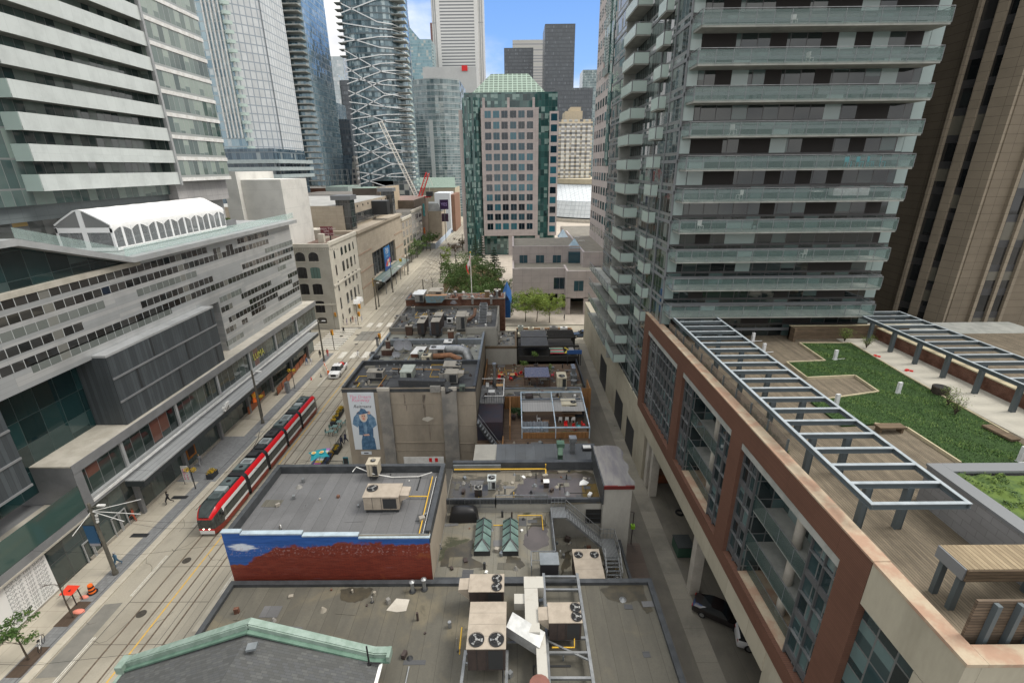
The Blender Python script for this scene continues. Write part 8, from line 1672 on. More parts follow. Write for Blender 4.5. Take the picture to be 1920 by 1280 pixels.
pw0 = P(640, 697, z=.4); car('pickup_truck', 'white pickup truck with red things in its bed', 'pickup truck', (-34.9, pw0.y+.3, 0), .02, flat('truck white', (.74, .74, .73), .25), 'pickup')
p = P(1091, 628, z=.3); car('sedan', 'blue grey sedan on the cross street beyond the alley', 'car', (p.x, p.y, 0), -pi/2, flat('blue grey paint', (.075, .11, .17), .25, .3, .6))
p = P(1356, 1150, z=.7); car('parked_car', 'black car parked under the podium overhang', 'car', (p.x-.1, p.y+.2, 0), 1.0, flat('black paint', (.012, .009, .010), .12, 0, .8), 'sedan', 'cars parked under the podium')
p = P(1398, 1200, z=.7); car('parked_car', 'white car mostly hidden under the podium overhang', 'car', (p.x+1.7, p.y, 0), 1.3, flat('car white', (.68, .69, .70), .2), 'suv', 'cars parked under the podium')
for px, py, pc, k, l, rz in ((853, 425, (.72, .72, .71), 'suv', 'white van-like car far along the street', 0), (847, 434, (.16, .18, .21), 'sedan', 'dark grey car behind the white one far along the street', 0), (856, 418, (.05, .055, .06), 'suv', 'small dark car farthest along the street', 0), (862, 421, (.5, .5, .5), 'sedan', 'silver car near the street end by the civic tower', pi)):
 q = P(px, py, z=.6); car('distant_car', l, 'car', (q.x, q.y, 0), rz, flat('paint %d' % px, pc, .25), k, 'cars far along the street')
# == PEOPLE
def body_mesh(pose):
 J = {}; E = []; Rr = []; V = []
 def add(n, p, r, par=None):
  J[n] = len(V); V.append(p); Rr.append(r)
  if par: E.append((J[par], J[n]))
 st = {'walk': ((.28, .02, .10), (-.26, -.34, -.2), (-.2, -.1), (.2, .32)), 'stand': ((.02, .02, .03), (-.02, -.02, -.03), (.0, .04), (.0, .05)), 'stride': ((.36, .14, .3), (-.18, -.42, -.3), (-.26, -.14), (.25, .38)), 'carry': ((.05, .04, .05), (-.1, -.14, -.1), (.08, .32), (.0, .3))}[pose]
 add('pelvis', (0, 0, .95), (.155, .115)); add('belly', (0, .01, 1.10), (.145, .11), 'pelvis'); add('chest', (0, .015, 1.30), (.165, .12), 'belly'); add('neck', (0, .01, 1.48), (.06, .06), 'chest'); add('jaw', (0, .03, 1.56), (.07, .08), 'neck'); add('head', (0, .015, 1.65), (.083, .10), 'jaw'); add('crown', (0, .0, 1.73), (.06, .075), 'head')
 for s, (k, an, tt), (ey, hy) in ((1, st[0], st[2]), (-1, st[1], st[3])):
  c = 'r' if s > 0 else 'l'; kz = .52; az_ = .09 if an > -.2 else .16
  add(c+'hip', (s*.095, 0, .88), (.095, .10), 'pelvis'); add(c+'knee', (s*.10, k*.75, kz), (.065, .068), c+'hip'); add(c+'ankle', (s*.10, k*.4+an, az_), (.042, .046), c+'knee'); add(c+'toe', (s*.11, k*.4+an+.17, az_-.04), (.045, .032), c+'ankle')
  add(c+'sh', (s*.175, .0, 1.40), (.065, .065), 'chest'); add(c+'el', (s*.245, ey, 1.13), (.048, .048), c+'sh'); add(c+'wr', (s*.25, hy, .90), (.032, .034), c+'el'); add(c+'palm', (s*.25, hy+.02, .83), (.022, .04), c+'wr')
  for i, (dy, L) in enumerate(((.034, .075), (.012, .085), (-.01, .08), (-.032, .062))):
   add(c+'f%d' % i, (s*.248, hy+.02+dy, .83-.035-L*.5), (.0095, .0095), c+'palm'); add(c+'g%d' % i, (s*.237, hy+.03+dy, .83-.035-L), (.008, .008), c+'f%d' % i)
  add(c+'t0', (s*.235, hy+.065, .845), (.0105, .0105), c+'palm'); add(c+'t1', (s*.228, hy+.085, .80), (.009, .009), c+'t0')
 me = bpy.data.meshes.new('body_'+pose); me.from_pydata(V, E, []); o = bpy.data.objects.new('tmp', me); C.objects.link(o)
 o.modifiers.new('s', 'SKIN'); sv = me.skin_vertices[0].data
 for i, r in enumerate(Rr): sv[i].radius = r
 sv[0].use_root = True
 o.modifiers.new('u', 'SUBSURF').levels = 1
 m2 = bpy.data.meshes.new_from_object(o.evaluated_get(bpy.context.evaluated_depsgraph_get())); bpy.data.objects.remove(o)
 kd = [(Vector(V[J[n]]), k) for n, k in ((('pelvis'), 1), ('belly', 0), ('chest', 0), ('neck', 2), ('jaw', 2), ('head', 2), ('crown', 2), *[(c+q, k) for c in 'rl' for q, k in (('hip', 1), ('knee', 1), ('ankle', 1), ('toe', 3), ('sh', 0), ('el', 0), ('wr', 0), ('palm', 2), ('f1', 2), ('t0', 2))])]
 for c in 'rl': a, b_ = Vector(V[J[c+'hip']]), Vector(V[J[c+'knee']]); kd.append(((a+b_)/2, 1)); a = Vector(V[J[c+'ankle']]); kd.append(((a+b_)/2, 1)); a, b_ = Vector(V[J[c+'el']]), Vector(V[J[c+'wr']]); kd.append(((a+b_)/2, 0)); kd.append((Vector(V[J[c+'sh']]).lerp(Vector(V[J[c+'el']]), .5), 0))
 for p in m2.polygons: p.material_index = min(kd, key=lambda q: (q[0]-p.center).length)[1]; p.use_smooth = True
 return m2
BODY = {k: body_mesh(k) for k in ('walk', 'stand', 'stride', 'carry')}
HAIRS = [flat('dark hair', (.025, .018, .013), .6), flat('brown hair', (.10, .055, .03), .6), flat('grey hair', (.35, .34, .33), .7), flat('fair hair', (.35, .24, .12), .6)]
SKINS = [flat('light skin', (.55, .33, .25), .6), flat('tan skin', (.36, .20, .13), .6), flat('brown skin', (.16, .085, .055), .6)]
def person(label, px, py, rz, pose, top, bot, shoe=(.03, .03, .03), hair=0, skin=0, z=.14, sc=1.0, group=None):
 q = P(px, py, z=z); t = thing('person', label, 'person', q, rz, group); t.scale = (sc, sc, sc); me = BODY[pose].copy(); me.materials.clear()
 for n, c in (('cloth top', top), ('cloth trousers', bot)): me.materials.append(flat('%s %.3f %.3f %.3f' % (n, *c), c, .85))
 me.materials.append(SKINS[skin]); me.materials.append(flat('shoe %.2f' % shoe[0], shoe, .6)); o = bpy.data.objects.new('body', me); C.objects.link(o); o.parent = t
 b = MB(); b.loft([[(.098*s*cos(a), -.01+.112*s*sin(a)+dy, zz) for a in [2*pi*k/10 for k in range(10)]] for zz, s, dy in ((1.62, 1.0, -.035), (1.68, 1.05, -.02), (1.74, .9, -.008), (1.78, .5, 0), (1.79, .1, 0))], HAIRS[hair]); b.build('hair', t, local=True, smooth=60)
 b = MB(); [b.cyl((sx*.035, .107, 1.645), .012, .012, BLACK, 6) for sx in (-1, 1)]; b.mesh([(0, .108, 1.655), (-.016, .105, 1.61), (.016, .105, 1.61), (0, .138, 1.612)], [(0, 1, 3), (0, 3, 2), (1, 2, 3)], SKINS[skin]); b.box(-.025, .025, .098, .112, 1.575, 1.583, flat('lip', (.3, .12, .1), .6)); [b.box(sx*.085-.012, sx*.085+.012, 0, .03, 1.61, 1.67, SKINS[skin]) for sx in (-1, 1)]; b.build('face_features', t, local=True)
 return t
N_, DK, DEN_, TAN_ = (.03, .035, .06), (.025, .025, .028), (.07, .12, .20), (.34, .26, .18)
person('person in a denim blue jacket with tan trousers and white shoes by the near pole', 222, 1061, pi, 'walk', (.06, .13, .20), TAN_, (.7, .7, .7), 2)
person('person in black stepping along the shopfront below the canopy', 318, 944, 2.6, 'stride', DK, DK, (.7, .7, .7), 0)
person('person in an orange red top close to the dark shopfront', 254, 976, 2.0, 'carry', (.42, .09, .05), N_, hair=1)
person('person in grey crossing the paved driveway by the pink banner', 377, 872, .6, 'stride', (.25, .25, .26), (.2, .2, .21), (.7, .7, .7), 3)
person('person in a pale lilac top by the bus shelter post', 537, 733, pi, 'walk', (.45, .38, .5), DK, hair=0)
person('person in dark purple beside the orange patio panels under the canopy', 466, 768, 3.0, 'stand', (.08, .05, .12), N_, hair=0, skin=1)
gl = 'people walking by the orange patio'
person('person in a blue shirt walking by the orange patio panels', 576, 684, 0, 'walk', (.13, .22, .4), N_, hair=0, group=gl); person('person in a white top walking by the orange patio panels', 584, 684, .1, 'walk', (.6, .6, .62), N_, hair=3, group=gl)
person('person in dark blue at the canopy end of the crosswalk', 587, 659, .3, 'stand', (.06, .08, .12), N_, hair=0); person('person in black beside the pole at the crosswalk', 601, 670, pi, 'stand', DK, DK, hair=1); person('person in a red top waiting by the crosswalk pole', 615, 668, .5, 'stand', (.45, .06, .05), DEN_, hair=0)
person('person in dark clothes on the striped crosswalk', 645, 625, pi, 'walk', DK, DK, hair=0, z=0); person('person in a white shirt striding across the tram tracks', 672, 671, pi/2, 'stride', (.66, .66, .67), N_, hair=0, skin=1, z=0)
cg = 'people waiting at the corner building'
for px, py, tp, bt, rz, l in ((643, 610, DK, DK, pi, 'person in black at the cream corner, nearest the signal pole'), (651, 609, (.35, .3, .4), DEN_, 2.4, 'person in lilac grey at the cream corner'), (658.5, 607, (.1, .1, .11), DK, 1.2, 'person in charcoal crouched look at the cream corner'), (662, 604, (.3, .12, .1), DK, .2, 'person in dull red at the cream corner'), (668, 608, (.5, .5, .52), N_, pi, 'person in white top and navy trousers at the cream corner'), (679, 603, (.6, .6, .62), N_, 2.8, 'person in a white shirt right of the corner signal')):
 person(l, px, py, rz, 'stand', tp, bt, hair=0, group=cg)
person('person in a dark suit with pale shirt walking past the billboard wall', 641.5, 836, pi, 'walk', (.03, .035, .06), (.02, .02, .03), hair=0, skin=1); person('person in a navy jacket beside the suited walker', 649, 831, 2.9, 'walk', (.04, .045, .08), (.02, .02, .03), hair=2)
person('person in black standing on the pavement of the cross street', 1058, 601, 1.0, 'stand', DK, DK, z=.1); person('person in black on the park pavement far along', 856, 494, 0, 'walk', DK, DK)
for px, py, l in ((735, 527, 'person in a white top under the glass theatre canopy'), (724, 533, 'person in black under the glass theatre canopy'), (767, 492, 'person in dark clothes past the theatre'), (703, 552, 'person in navy at the near end of the theatre canopy')): person(l, px, py, .3, 'walk', (.6, .6, .6) if 'white' in l else DK, N_)
# == STREET FURNITURE
POLEM = surf('weathered pole steel', (.15, .14, .115), (.10, .095, .08), .7, 1.5, .1)
def pole(label, px, py, h, extra=None, group='tram wire poles along the street'):
 q = P(px, py, z=.14); t = thing('utility_pole', label, 'pole', q, group=group); MB().tube([(0, 0, 0), (0, 0, h)], [.19, .13], POLEM, 12).build('shaft', t, local=True, smooth=50); MB().cyl((0, 0, 0), .26, .35, POLEM, 12).build('base', t, local=True)
 b = MB(); b.tube([(0, 0, h-.5), (.9, 0, h-.25)], .04, POLEM, 6); b.box(.8, 1.5, -.12, .12, h-.3, h-.16, WHITE); b.build('lamp_arm', t, local=True); return t, q
p1, q1 = pole('near brown tram pole with white arms beside the person in denim', 217, 1075, 8.6)
b = MB()
for e in ((3.0, 2.2, 7.3), (4.2, .4, 7.0), (3.4, -.6, 7.0), (-.4, -2.0, 6.6)): b.bar((0, 0, 7.7), e, .045, .045, WHITE)
b.build('cross_arm', p1, local=True); b = MB(); b.box(-1.35, -.3, -.05, .05, 3.6, 6.0, flat('blue pole banner', (.02, .09, .19), .6)); b.box(-1.35, -.3, -.06, .06, 3.6, 3.9, flat('banner grey strip', (.3, .3, .33), .6)); b.box(-1.4, 0, -.03, .03, 6.0, 6.06, DARK); b.box(-1.4, 0, -.03, .03, 3.54, 3.6, DARK); b.build('banner', p1, local=True)
b = MB(); [b.cyl((.22, .05*k, 6.4+.3*k), .12, .2, WHITE, 8) for k in range(3)]; b.build('insulator_boxes', p1, local=True)
p2, q2 = pole('grey tram pole by the driveway pavers beside the tram', 493, 793, 9.2); p3, q3 = pole('tall grey tram pole at the crosswalk corner', 608, 676, 9.0)
for i, (px, py, h, l) in enumerate(((706, 580, 8, 'tram pole before the theatre canopy'), (711, 575, 8, 'second tram pole beside the theatre'), (737, 548, 8, 'tram pole in the middle of the theatre front'), (765, 515, 8, 'tram pole past the theatre banner'), (930/8+740, 524, 9, 'tram pole on the park pavement among trees'), (829, 519, 9, 'tall tram pole by the bare park tree'), (795, 560, 6, 'curved lamp pole behind the tin hopper'), (807, 470, 8, 'tram pole before the orange hoarding'), (868, 470, 8, 'tram pole by the civic tower column'))): pole(l, px, py, h)
def wires():
 b = MB()
 for x in (-34.05, -31.05): b.tube([(x, -10+k*12.5, 5.6+.05*((k % 3) == 1)) for k in range(26)], .018, BLACK, 4, False)
 for q, zz in ((q1, 7.2), (q2, 7.6), (q3, 7.5)):
  for dy in (0, .8): b.tube([(q.x, q.y, zz), (-34.05, q.y+dy, 5.75), (-31.05, q.y+dy, 5.75), (-22.1, q.y+dy, 7.6)], .015, BLACK, 4, False)
 for y in (23, 33, 45, 57): b.tube([(-44, y, 6.3), (-34, y, 5.7), (-22, y, 7.4)], .013, BLACK, 4, False)
 b.tube([(-41, 20, 8.2), (-41.2, 42, 7.6), (-41, 66, 8.2), (-41, 92, 8.0)], .015, BLACK, 4, False); b.tube([(-24, 15, 8.5), (-24, 60, 8.2), (-24, 110, 8.6)], .015, BLACK, 4, False)
 return b
tag(wires().build('overhead_tram_wire'), 'thin black overhead tram wires strung along the street', 'wires')
SIGY = flat('signal yellow', (.72, .34, .03), .5)
def signal(label, px, py, h, heads, blue=False):
 q = P(px, py, z=.14); t = thing('traffic_signal', label, 'traffic signal', q, group='yellow traffic signals at the crossing'); MB().tube([(0, 0, 0), (0, 0, h)], .09, POLEM, 10).build('post', t, local=True)
 for dx, dy, z in heads:
  b = MB(); b.box(dx-.22, dx+.22, dy-.16, dy+.16, z, z+1.05, SIGY); b.box(dx-.3, dx+.3, dy+.17, dy+.19, z-.1, z+1.15, SIGY); hd = b.build('signal_head', t, local=True)
  b = MB(); [b.tube([(dx, dy-.16, z+.18+.33*k), (dx, dy-.32, z+.18+.33*k)], .12, flat(('green lens', 'amber lens', 'red lens')[k], ((.02, .12, .05), (.2, .1, .01), (.2, .02, .02))[k], .3), 8) for k in range(3)]; b.build('lens', hd, local=True)
  if dx or dy: MB().bar((0, 0, z+.6), (dx, dy, z+.6), .06, .06, POLEM).build('arm', t, local=True)
 if blue: b = MB(); b.box(-1.0, .1, -.03, .03, h-1.2, h-.8, flat('street sign blue', (.03, .12, .42), .5)); b.build('street_sign', t, local=True); b = MB(); b.box(-.9, -.45, -.05, .05, h-3.0, h-1.6, SIGY); b.build('yellow_plate', t, local=True)
signal('yellow traffic signal with blue street sign on the cream corner side', 629, 616, 7.0, [(.5, -.1, 3.2)], True); signal('yellow traffic signal hanging over the crosswalk stripes', 627, 655, 4.6, [(0, -.1, 3.5)]); signal('yellow traffic signal right of the people at the cream corner', 672, 609, 5.5, [(.8, 0, 4.4), (.5, -.2, 2.4)]); signal('yellow traffic signal at the edge of the grey green roof', 716, 672, 5.6, [(0, -.1, 4.5)])
for i, (px, py, l) in enumerate(((700, 556, 'yellow pole banner near the theatre corner'), (753, 514, 'yellow pole banner by the theatre canopy end'))):
 q = P(px, py, z=.14); b = MB(); b.box(q.x-.45, q.x+.45, q.y-.06, q.y+.06, 3.5, 6.0, flat('yellow banner', (.75, .48, .03), .6)); b.tube([(q.x+.5, q.y, .14), (q.x+.5, q.y, 6.2)], .06, DARK, 6); tag(b.build('pole_banner', loc=q), l, 'banner')
OPAN = panel('rust orange screen', (.36, .115, .05), (.2, .06, .03), .35, 9, .04, .25, .6)
a, c = P(521, 741, z=.14), P(589, 655, z=.14); n = 9
ordw = ['first', 'second', 'third', 'fourth', 'fifth', 'sixth', 'seventh', 'eighth', 'ninth']
for i in range(n):
 p = a.lerp(c, i/n); q = a.lerp(c, (i+.92)/n); t = thing('patio_screen', 'rust orange patio screen, %s from the tram end of the row' % ordw[i], 'screen', p, group='rust orange patio screens'); b = MB(); b.bar(p+Vector((0, 0, .75)), q+Vector((0, 0, .75)), .06, 1.25, OPAN); b.build('panel', t); b = MB(); [b.bar(s, s+Vector((0, 0, 1.4)), .07, .07, BRS) for s in (p, q)]; b.build('post', t)
for px0, px1, py, l in ((467, 500, 770, 'long rust orange screen beside the paved driveway'),):
 p, q = P(px0, py+8, z=.14), P(px1, py-28, z=.14); b = MB(); b.bar(p+Vector((0, 0, .75)), q+Vector((0, 0, .75)), .06, 1.25, OPAN); tag(b.build('patio_screen', loc=p), l, 'screen')
b = MB(); p = P(475, 745, z=3.6); b.box(p.x-.05, p.x+.05, p.y-.6, p.y+.6, 2.8, 5.0, DARK); b.cyl((p.x+.07, p.y, 2.9), .5, .8, ORANGE, 10, .3); b.cyl((p.x+.07, p.y, 3.7), .32, .75, flat('orange yellow', (.8, .36, .05), .5), 10, .5); b.cyl((p.x+.07, p.y, 4.45), .3, .35, ORANGE, 10, .1); tag(b.build('blade_sign', loc=p), 'orange figure-of-eight lantern sign under the canopy', 'sign')
b = MB(); p = P(357, 845, z=2.2); b.box(p.x-.1, p.x+.1, p.y-.9, p.y+.9, 1.3, 3.2, surf('orange brown sign', (.45, .18, .03), (.3, .1, .02), .6, 2)); b.box(p.x+.1, p.x+.12, p.y-.65, p.y+.65, 1.6, 2.9, BRS); tag(b.build('menu_board', loc=p), 'orange framed menu board under the canopy', 'sign')
p = P(351, 897, z=1.0); t = thing('pavement_banner', 'pink and white feather banner standing on the pavement', 'banner', (p.x, p.y, .14)); b = MB(); b.box(p.x-.45, p.x+.45, p.y-.03, p.y+.03, .5, 2.9, WHITE); b.build('cloth', t); b = MB(); rr = random.Random(4); [b.box(p.x-.3+.2*i, p.x-.16+.2*i, p.y-.045, p.y-.032, .9+.28*j, 1.1+.28*j, PINK) for i in range(3) for j in range(6) if rr.random() < .75]; b.build('pink_print', t); MB().box(p.x-.5, p.x-.46, p.y-.03, p.y+.03, .14, 3.0, DARK).build('post', t)
FL = [flat('yellow flower', (.75, .5, .03), .7), flat('gold flower', (.6, .35, .03), .7), LEAF[0]]
def flowers(label, px, py, z, w_, d, h, seed, rz=0, name='flower_planter'):
 q = P(px, py, z=z); t = thing(name, label, 'planter', q, rz, 'yellow flower planters'); MB().box(-w_/2, w_/2, -d/2, d/2, 0, h, flat('dark planter', (.035, .04, .045), .6)).build('box', t, local=True); rg = random.Random(seed); b = MB()
 for k in range(9): leaves(b, (rg.uniform(-w_, w_)*.42, rg.uniform(-d, d)*.42, h+.15), .26, 45, .07, FL, rg)
 b.build('foliage', t, local=True)
flowers('dark planter of yellow flowers at the kerb beside the tram', 399, 893, .14, .8, 1.3, .75, 1)
for i, (px, py, l) in enumerate(((626, 797, 'yellow flower box on the patio rail nearest the umbrella'), (631, 788, 'yellow flower box second on the patio rail'), (636, 780, 'yellow flower box third on the patio rail'), (640, 773, 'yellow flower box farthest along the patio rail'))): flowers(l, px, py, .14, .7, 1.0, .8, 5+i)
flowers('green planter box beside the colourful picnic table', 632, 845, .14, .9, 1.8, .7, 12)
for px, py, l, h in ((367, 916, 'short lamp pole with two yellow flower baskets near the pink banner', 3.2), (553, 728, 'lamp pole with a green flower basket by the orange screens', 4.0), (493, 780, 'flower basket pole beside the grey tram pole', 4.0)):
 q = P(px, py, z=.14); t = thing('basket_pole', l, 'lamp pole', q, group='flower basket poles'); MB().tube([(0, 0, 0), (0, 0, h)], .06, DARK, 8).build('post', t, local=True); b = MB(); rg = random.Random(int(px))
 for sx in (-.45, .4): leaves(b, (sx, 0, h-.35), .38, 170, .08, FL, rg); b.bar((0, 0, h-.1), (sx, 0, h-.1), .03, .03, DARK)
 b.build('basket_foliage', t, local=True)
t = thing('patio_umbrella', 'turquoise square umbrella with orange flower prints', 'umbrella', P(597, 862, z=.14)); q = P(597, 848, z=2.6) ; o_ = ORG[t.name]; cx, cy = q.x, q.y; s = 1.35; TQ = surf('turquoise cloth', (.03, .36, .42), (.02, .27, .33), .7, 1.5); b = MB(); pk = (cx, cy, 2.95)
cr = [(cx+s*1.25*cos(pi/4+pi/2*k+.5), cy+s*1.25*sin(pi/4+pi/2*k+.5), 2.25) for k in range(4)]
for k in range(4):
 a, c = Vector(cr[k]), Vector(cr[(k+1) % 4]); m_ = (a+c)/2*.75+Vector(pk)*.25; m_.z = 2.5; b.mesh([pk, a, m_], [(0, 1, 2)], TQ); b.mesh([pk, m_, c], [(0, 1, 2)], TQ)
b.build('canopy', t); MB().tube([(cx, cy, .14), (cx, cy, 2.9)], .04, WHITE, 6).build('pole', t)
for sx, sy in ((-.45, -.35), (.5, -.15)): b = MB(); b.mesh([(cx+sx+.33*cos(a), cy+sy+.33*sin(a), 2.80) for a in [2*pi*k/12 for k in range(12)]], [tuple(range(12))], flat('pale flower print', (.75, .66, .35), .7)); b.mesh([(cx+sx+.18*cos(a), cy+sy+.18*sin(a), 2.806) for a in [2*pi*k/12 for k in range(12)]], [tuple(range(12))], flat('orange flower print', (.8, .34, .03), .7)); b.build('printed_flower', t)
q = P(604, 855, z=.9); t = thing('picnic_table', 'picnic table painted in pink, yellow and white stripes with navy benches', 'table', (q.x, q.y, .14), -.0)
b = MB(); cols = [(.6, .12, .4), (.75, .55, .08), (.75, .75, .7), (.1, .35, .4), (.65, .2, .42), (.8, .6, .12), (.7, .7, .68), (.5, .2, .55)]
for k, c_ in enumerate(cols): b.box(q.x-.45, q.x+.45, q.y-2+k*.5, q.y-1.52+k*.5, .82, .9, flat('table stripe %d' % k, c_, .6))
b.build('tabletop', t); NV = flat('navy bench', (.03, .06, .16), .6); MB().box(q.x+.6, q.x+.95, q.y-2, q.y+2, .5, .58, NV).build('seat', t); MB().box(q.x-.95, q.x-.6, q.y-2, q.y+2, .5, .58, NV).build('seat', t)
for dy in (-1.6, 1.6): MB().bar((q.x-.9, q.y+dy, .3), (q.x+.9, q.y+dy, .3), .1, .3, NV).build('leg', t)
q0, q1_ = P(600, 905, z=.14), P(627, 802, z=.14); railing('black bar railing along the kerb of the flower patio', [(-25.6, 46.5, .14), (-25.6, 62, .14)], 1.1, DARK, .15); railing('black bar railing across the end of the flower patio', [(-25.5, 53.8, .14), (-23.2, 53.8, .14)], 1.1, DARK, .15)
CG = flat('sage metal', (.14, .23, .21), .5)
for i, (px, py, l) in enumerate(((622, 815, 'sage green patio table nearest the striped picnic table'), (629, 806, 'sage green patio table in the middle of the pavement patio'), (637, 797, 'sage green patio table farthest along the pavement patio'))):
 q = P(px, py, z=.14); table(l, q.x, q.y, .14, .75, .75, m=CG, group='sage green patio tables')
 for k in range(2): chair('sage chair %s %s' % (('kerb side of', 'wall side of')[k], l.replace('sage green patio table', 'the table')), q.x+(-.7, .7)[k], q.y+.1, .14, (pi/2, -pi/2)[k], CG, 'sage green patio chairs')
b = MB(); q = P(622.5, 853, z=.14); b.cyl(q, .16, .65, flat('hydrant yellow', (.75, .45, .02), .5), 10); b.cyl((q.x, q.y, .79), .18, .18, MC['hydrant yellow'], 10, .05); b.tube([(q.x-.26, q.y, .55), (q.x+.26, q.y, .55)], .08, MC['hydrant yellow'], 8); tag(b.build('fire_hydrant', loc=q, smooth=40), 'yellow fire hydrant beside the picnic table', 'hydrant')
t = thing('sandwich_board', 'teal framed chalk board by the billboard wall', 'sign', P(645, 872, z=.14)); q = P(645, 872, z=.14); b = MB(); b.bar((q.x, q.y, .8), (q.x+.7, q.y, .8), .08, 1.3, flat('teal frame', (.02, .20, .26), .5)); b.bar((q.x+.05, q.y-.05, .8), (q.x+.65, q.y-.05, .8), .03, 1.0, DARK); b.build('board', t)
q = P(174, 1110, z=.14); t = thing('traffic_drum', 'orange and black traffic drum on the left pavement', 'traffic drum', q); b = MB()
for k in range(5): b.cyl((0, 0, .08+k*.18), .30-.02*k, .18, ORANGE if k % 2 == 0 else BLACK, 16, .28-.02*k)
b.build('drum', t, local=True, smooth=40); MB().cyl((0, 0, 0), .42, .09, BLACK, 16).build('base', t, local=True)
q = P(140, 1128, z=.14); t = thing('road_sign_frame', 'red road work sign lying back on its wooden frame', 'sign', q); b = MB(); b.mesh([(-.75, -.35, 1.25), (.55, -.45, 1.3), (.65, .45, 1.55), (-.65, .55, 1.5)], [(0, 1, 2, 3)], flat('red orange sign', (.72, .05, .02), .5)); b.mesh([(-.15, -.05, 1.41), (.12, -.1, 1.41), (.05, .12, 1.49)], [(0, 1, 2)], BLACK); b.build('sign_face', t, local=True); b = MB()
for x, y in ((-.5, -.3), (.45, -.3), (-.45, .4), (.5, .3)): b.bar((x, y, 0), (x*.9, y*.9, 1.3), .07, .07, BRS)
b.build('leg', t, local=True)
for px, py, l, w_ in ((148, 1146, 'pink cloth bag lying on the tree grate', .55), (158, 1119, 'orange sandbag beside the traffic drum', .4)):
 q = P(px, py, z=.16); b = MB(); b.loft([[(q.x+w_*s*cos(a), q.y+.5*w_*s*sin(a), .15+hh) for a in [2*pi*k/9 for k in range(9)]] for s, hh in ((1, 0), (.95, .1), (.5, .18))], flat('salmon cloth', (.75, .25, .18), .8), caps=flat('salmon cloth', (.75, .25, .18), .8)); tag(b.build('sandbag', loc=q, smooth=60), l, 'bag')
GRT = panel('rusty tree grate', (.11, .075, .05), (.035, .025, .02), .09, 40, .03, .2, .8)
for px, py, l in ((137, 1150, 'rusty tree grate under the leafless tree'), (53, 1240, 'rusty tree grate under the small green tree'), (262, 1003, 'dark pavement grate by the near pole'), (337, 932, 'dark pavement grate below the canopy corner')):
 q = P(px, py, z=.14); b = MB(); w_, d = (1.3, 2.6) if py > 1100 else (1.9, .6); b.box(q.x-w_/2, q.x+w_/2, q.y-d/2, q.y+d/2, .11, .146, GRT if py > 1100 else DARK); tag(b.build('tree_grate', loc=q), l, 'grate')
q = P(80, 1212, z=.14); t = thing('bicycle', 'black and white bicycle leaning on the pavement by the small green tree', 'bicycle', q, .55)
for y in (-.52, .52): MB().tube([(.0+.33*0, y+.34*cos(2*pi*k/20), .35+.34*sin(2*pi*k/20)) for k in range(21)], .022, BLACK, 6, False).build('wheel', t, local=True)
b = MB(); [b.tube([a, c], .02, WHITE, 6) for a, c in (((0, -.52, .35), (0, -.2, .85)), ((0, -.2, .85), (0, .38, .85)), ((0, -.1, .38), (0, .38, .85)), ((0, -.1, .38), (0, -.2, .9)), ((0, .52, .35), (0, .36, .98)), ((0, -.1, .38), (0, -.52, .35)))]; b.build('frame', t, local=True); MB().box(-.08, .08, -.34, -.08, .9, .96, BLACK).build('saddle', t, local=True); MB().bar((-.28, .36, .98), (.28, .36, .98), .03, .03, DARK).build('handlebar', t, local=True)
t = thing('barricade', 'orange and white striped barricade leaning by the pickup truck', 'barricade', P(611, 692, z=0)); a, c = P(608, 683, z=.5), P(616, 700, z=.3); b = MB()
for k in range(8): b.bar(a.lerp(c, k/8)+Vector((0, 0, .35)), a.lerp(c, (k+1)/8)+Vector((0, 0, .35)), .08, .3, ORANGE if k % 2 else WHITE)
b.build('board', t); MB().bar(c+Vector((0, 0, -.3)), c+Vector((0, 0, .6)), .35, .2, ORANGE).build('foot', t); MB().bar(a+Vector((0, 0, -.3)), a+Vector((0, 0, .6)), .1, .1, ORANGE).build('foot', t)
for px, py, l, m in ((584, 713, 'red traffic cone near the tram rear', RED), (602, 706, 'small grey pail on the road by the barricade', GREYM), (1108, 612, 'orange cone at the kerb beyond the blue grey sedan', ORANGE)):
 q = P(px, py, z=.01); b = MB(); b.box(q.x-.2, q.x+.2, q.y-.2, q.y+.2, .01, .06, BLACK); b.cyl((q.x, q.y, .06), .16, .7, m, 12, .04); tag(b.build('traffic_cone', loc=q, smooth=40), l, 'cone')
q = P(541, 735, z=.14); b = MB(); b.box(q.x-.25, q.x+.25, q.y-.4, q.y+.4, .14, 2.0, GREYM); b.box(q.x-.3, q.x+.3, q.y-.45, q.y+.45, 2.0, 2.15, STEEL); tag(b.build('information_pillar', loc=q), 'grey information pillar at the kerb near the orange screens', 'pillar')
q = P(1237, 905, z=0); t = thing('skip_bin', 'rusty orange waste bin between the podium pillars', 'bin', (18.4, q.y, 0)); RUST = surf('rusty orange bin', (.24, .08, .035), (.13, .05, .03), .7, 1.5); MB().box(17.6, 19.6, q.y-.2, q.y+1.6, .1, 1.4, RUST).build('tub', t); MB().box(17.55, 19.65, q.y-.25, q.y+1.65, 1.41, 1.5, surf('brown bin lid', (.13, .07, .045), (.09, .05, .035), .6, 1)).build('lid', t)
q = P(1316, 1025, z=.5); t = thing('skip_bin', 'dark green waste bin half under the podium', 'bin', (17.3, q.y, 0)); GB = flat('bin green', (.03, .075, .05), .6); MB().box(16.6, 18.2, q.y-1, q.y+.8, .1, 1.3, GB).build('tub', t); MB().box(16.55, 18.25, q.y-1.05, q.y+.85, 1.31, 1.4, flat('bin lid', (.03, .035, .035), .6)).build('lid', t)
b = MB(); q = P(1274, 962, z=0); b.tube([(q.x+.4*cos(a), q.y+.4*sin(a), .12) for a in [2*pi*k/16 for k in range(17)]], .12, BLACK, 8, False); tag(b.build('old_tyre', loc=q), 'old black tyre lying in the alley', 'tyre')
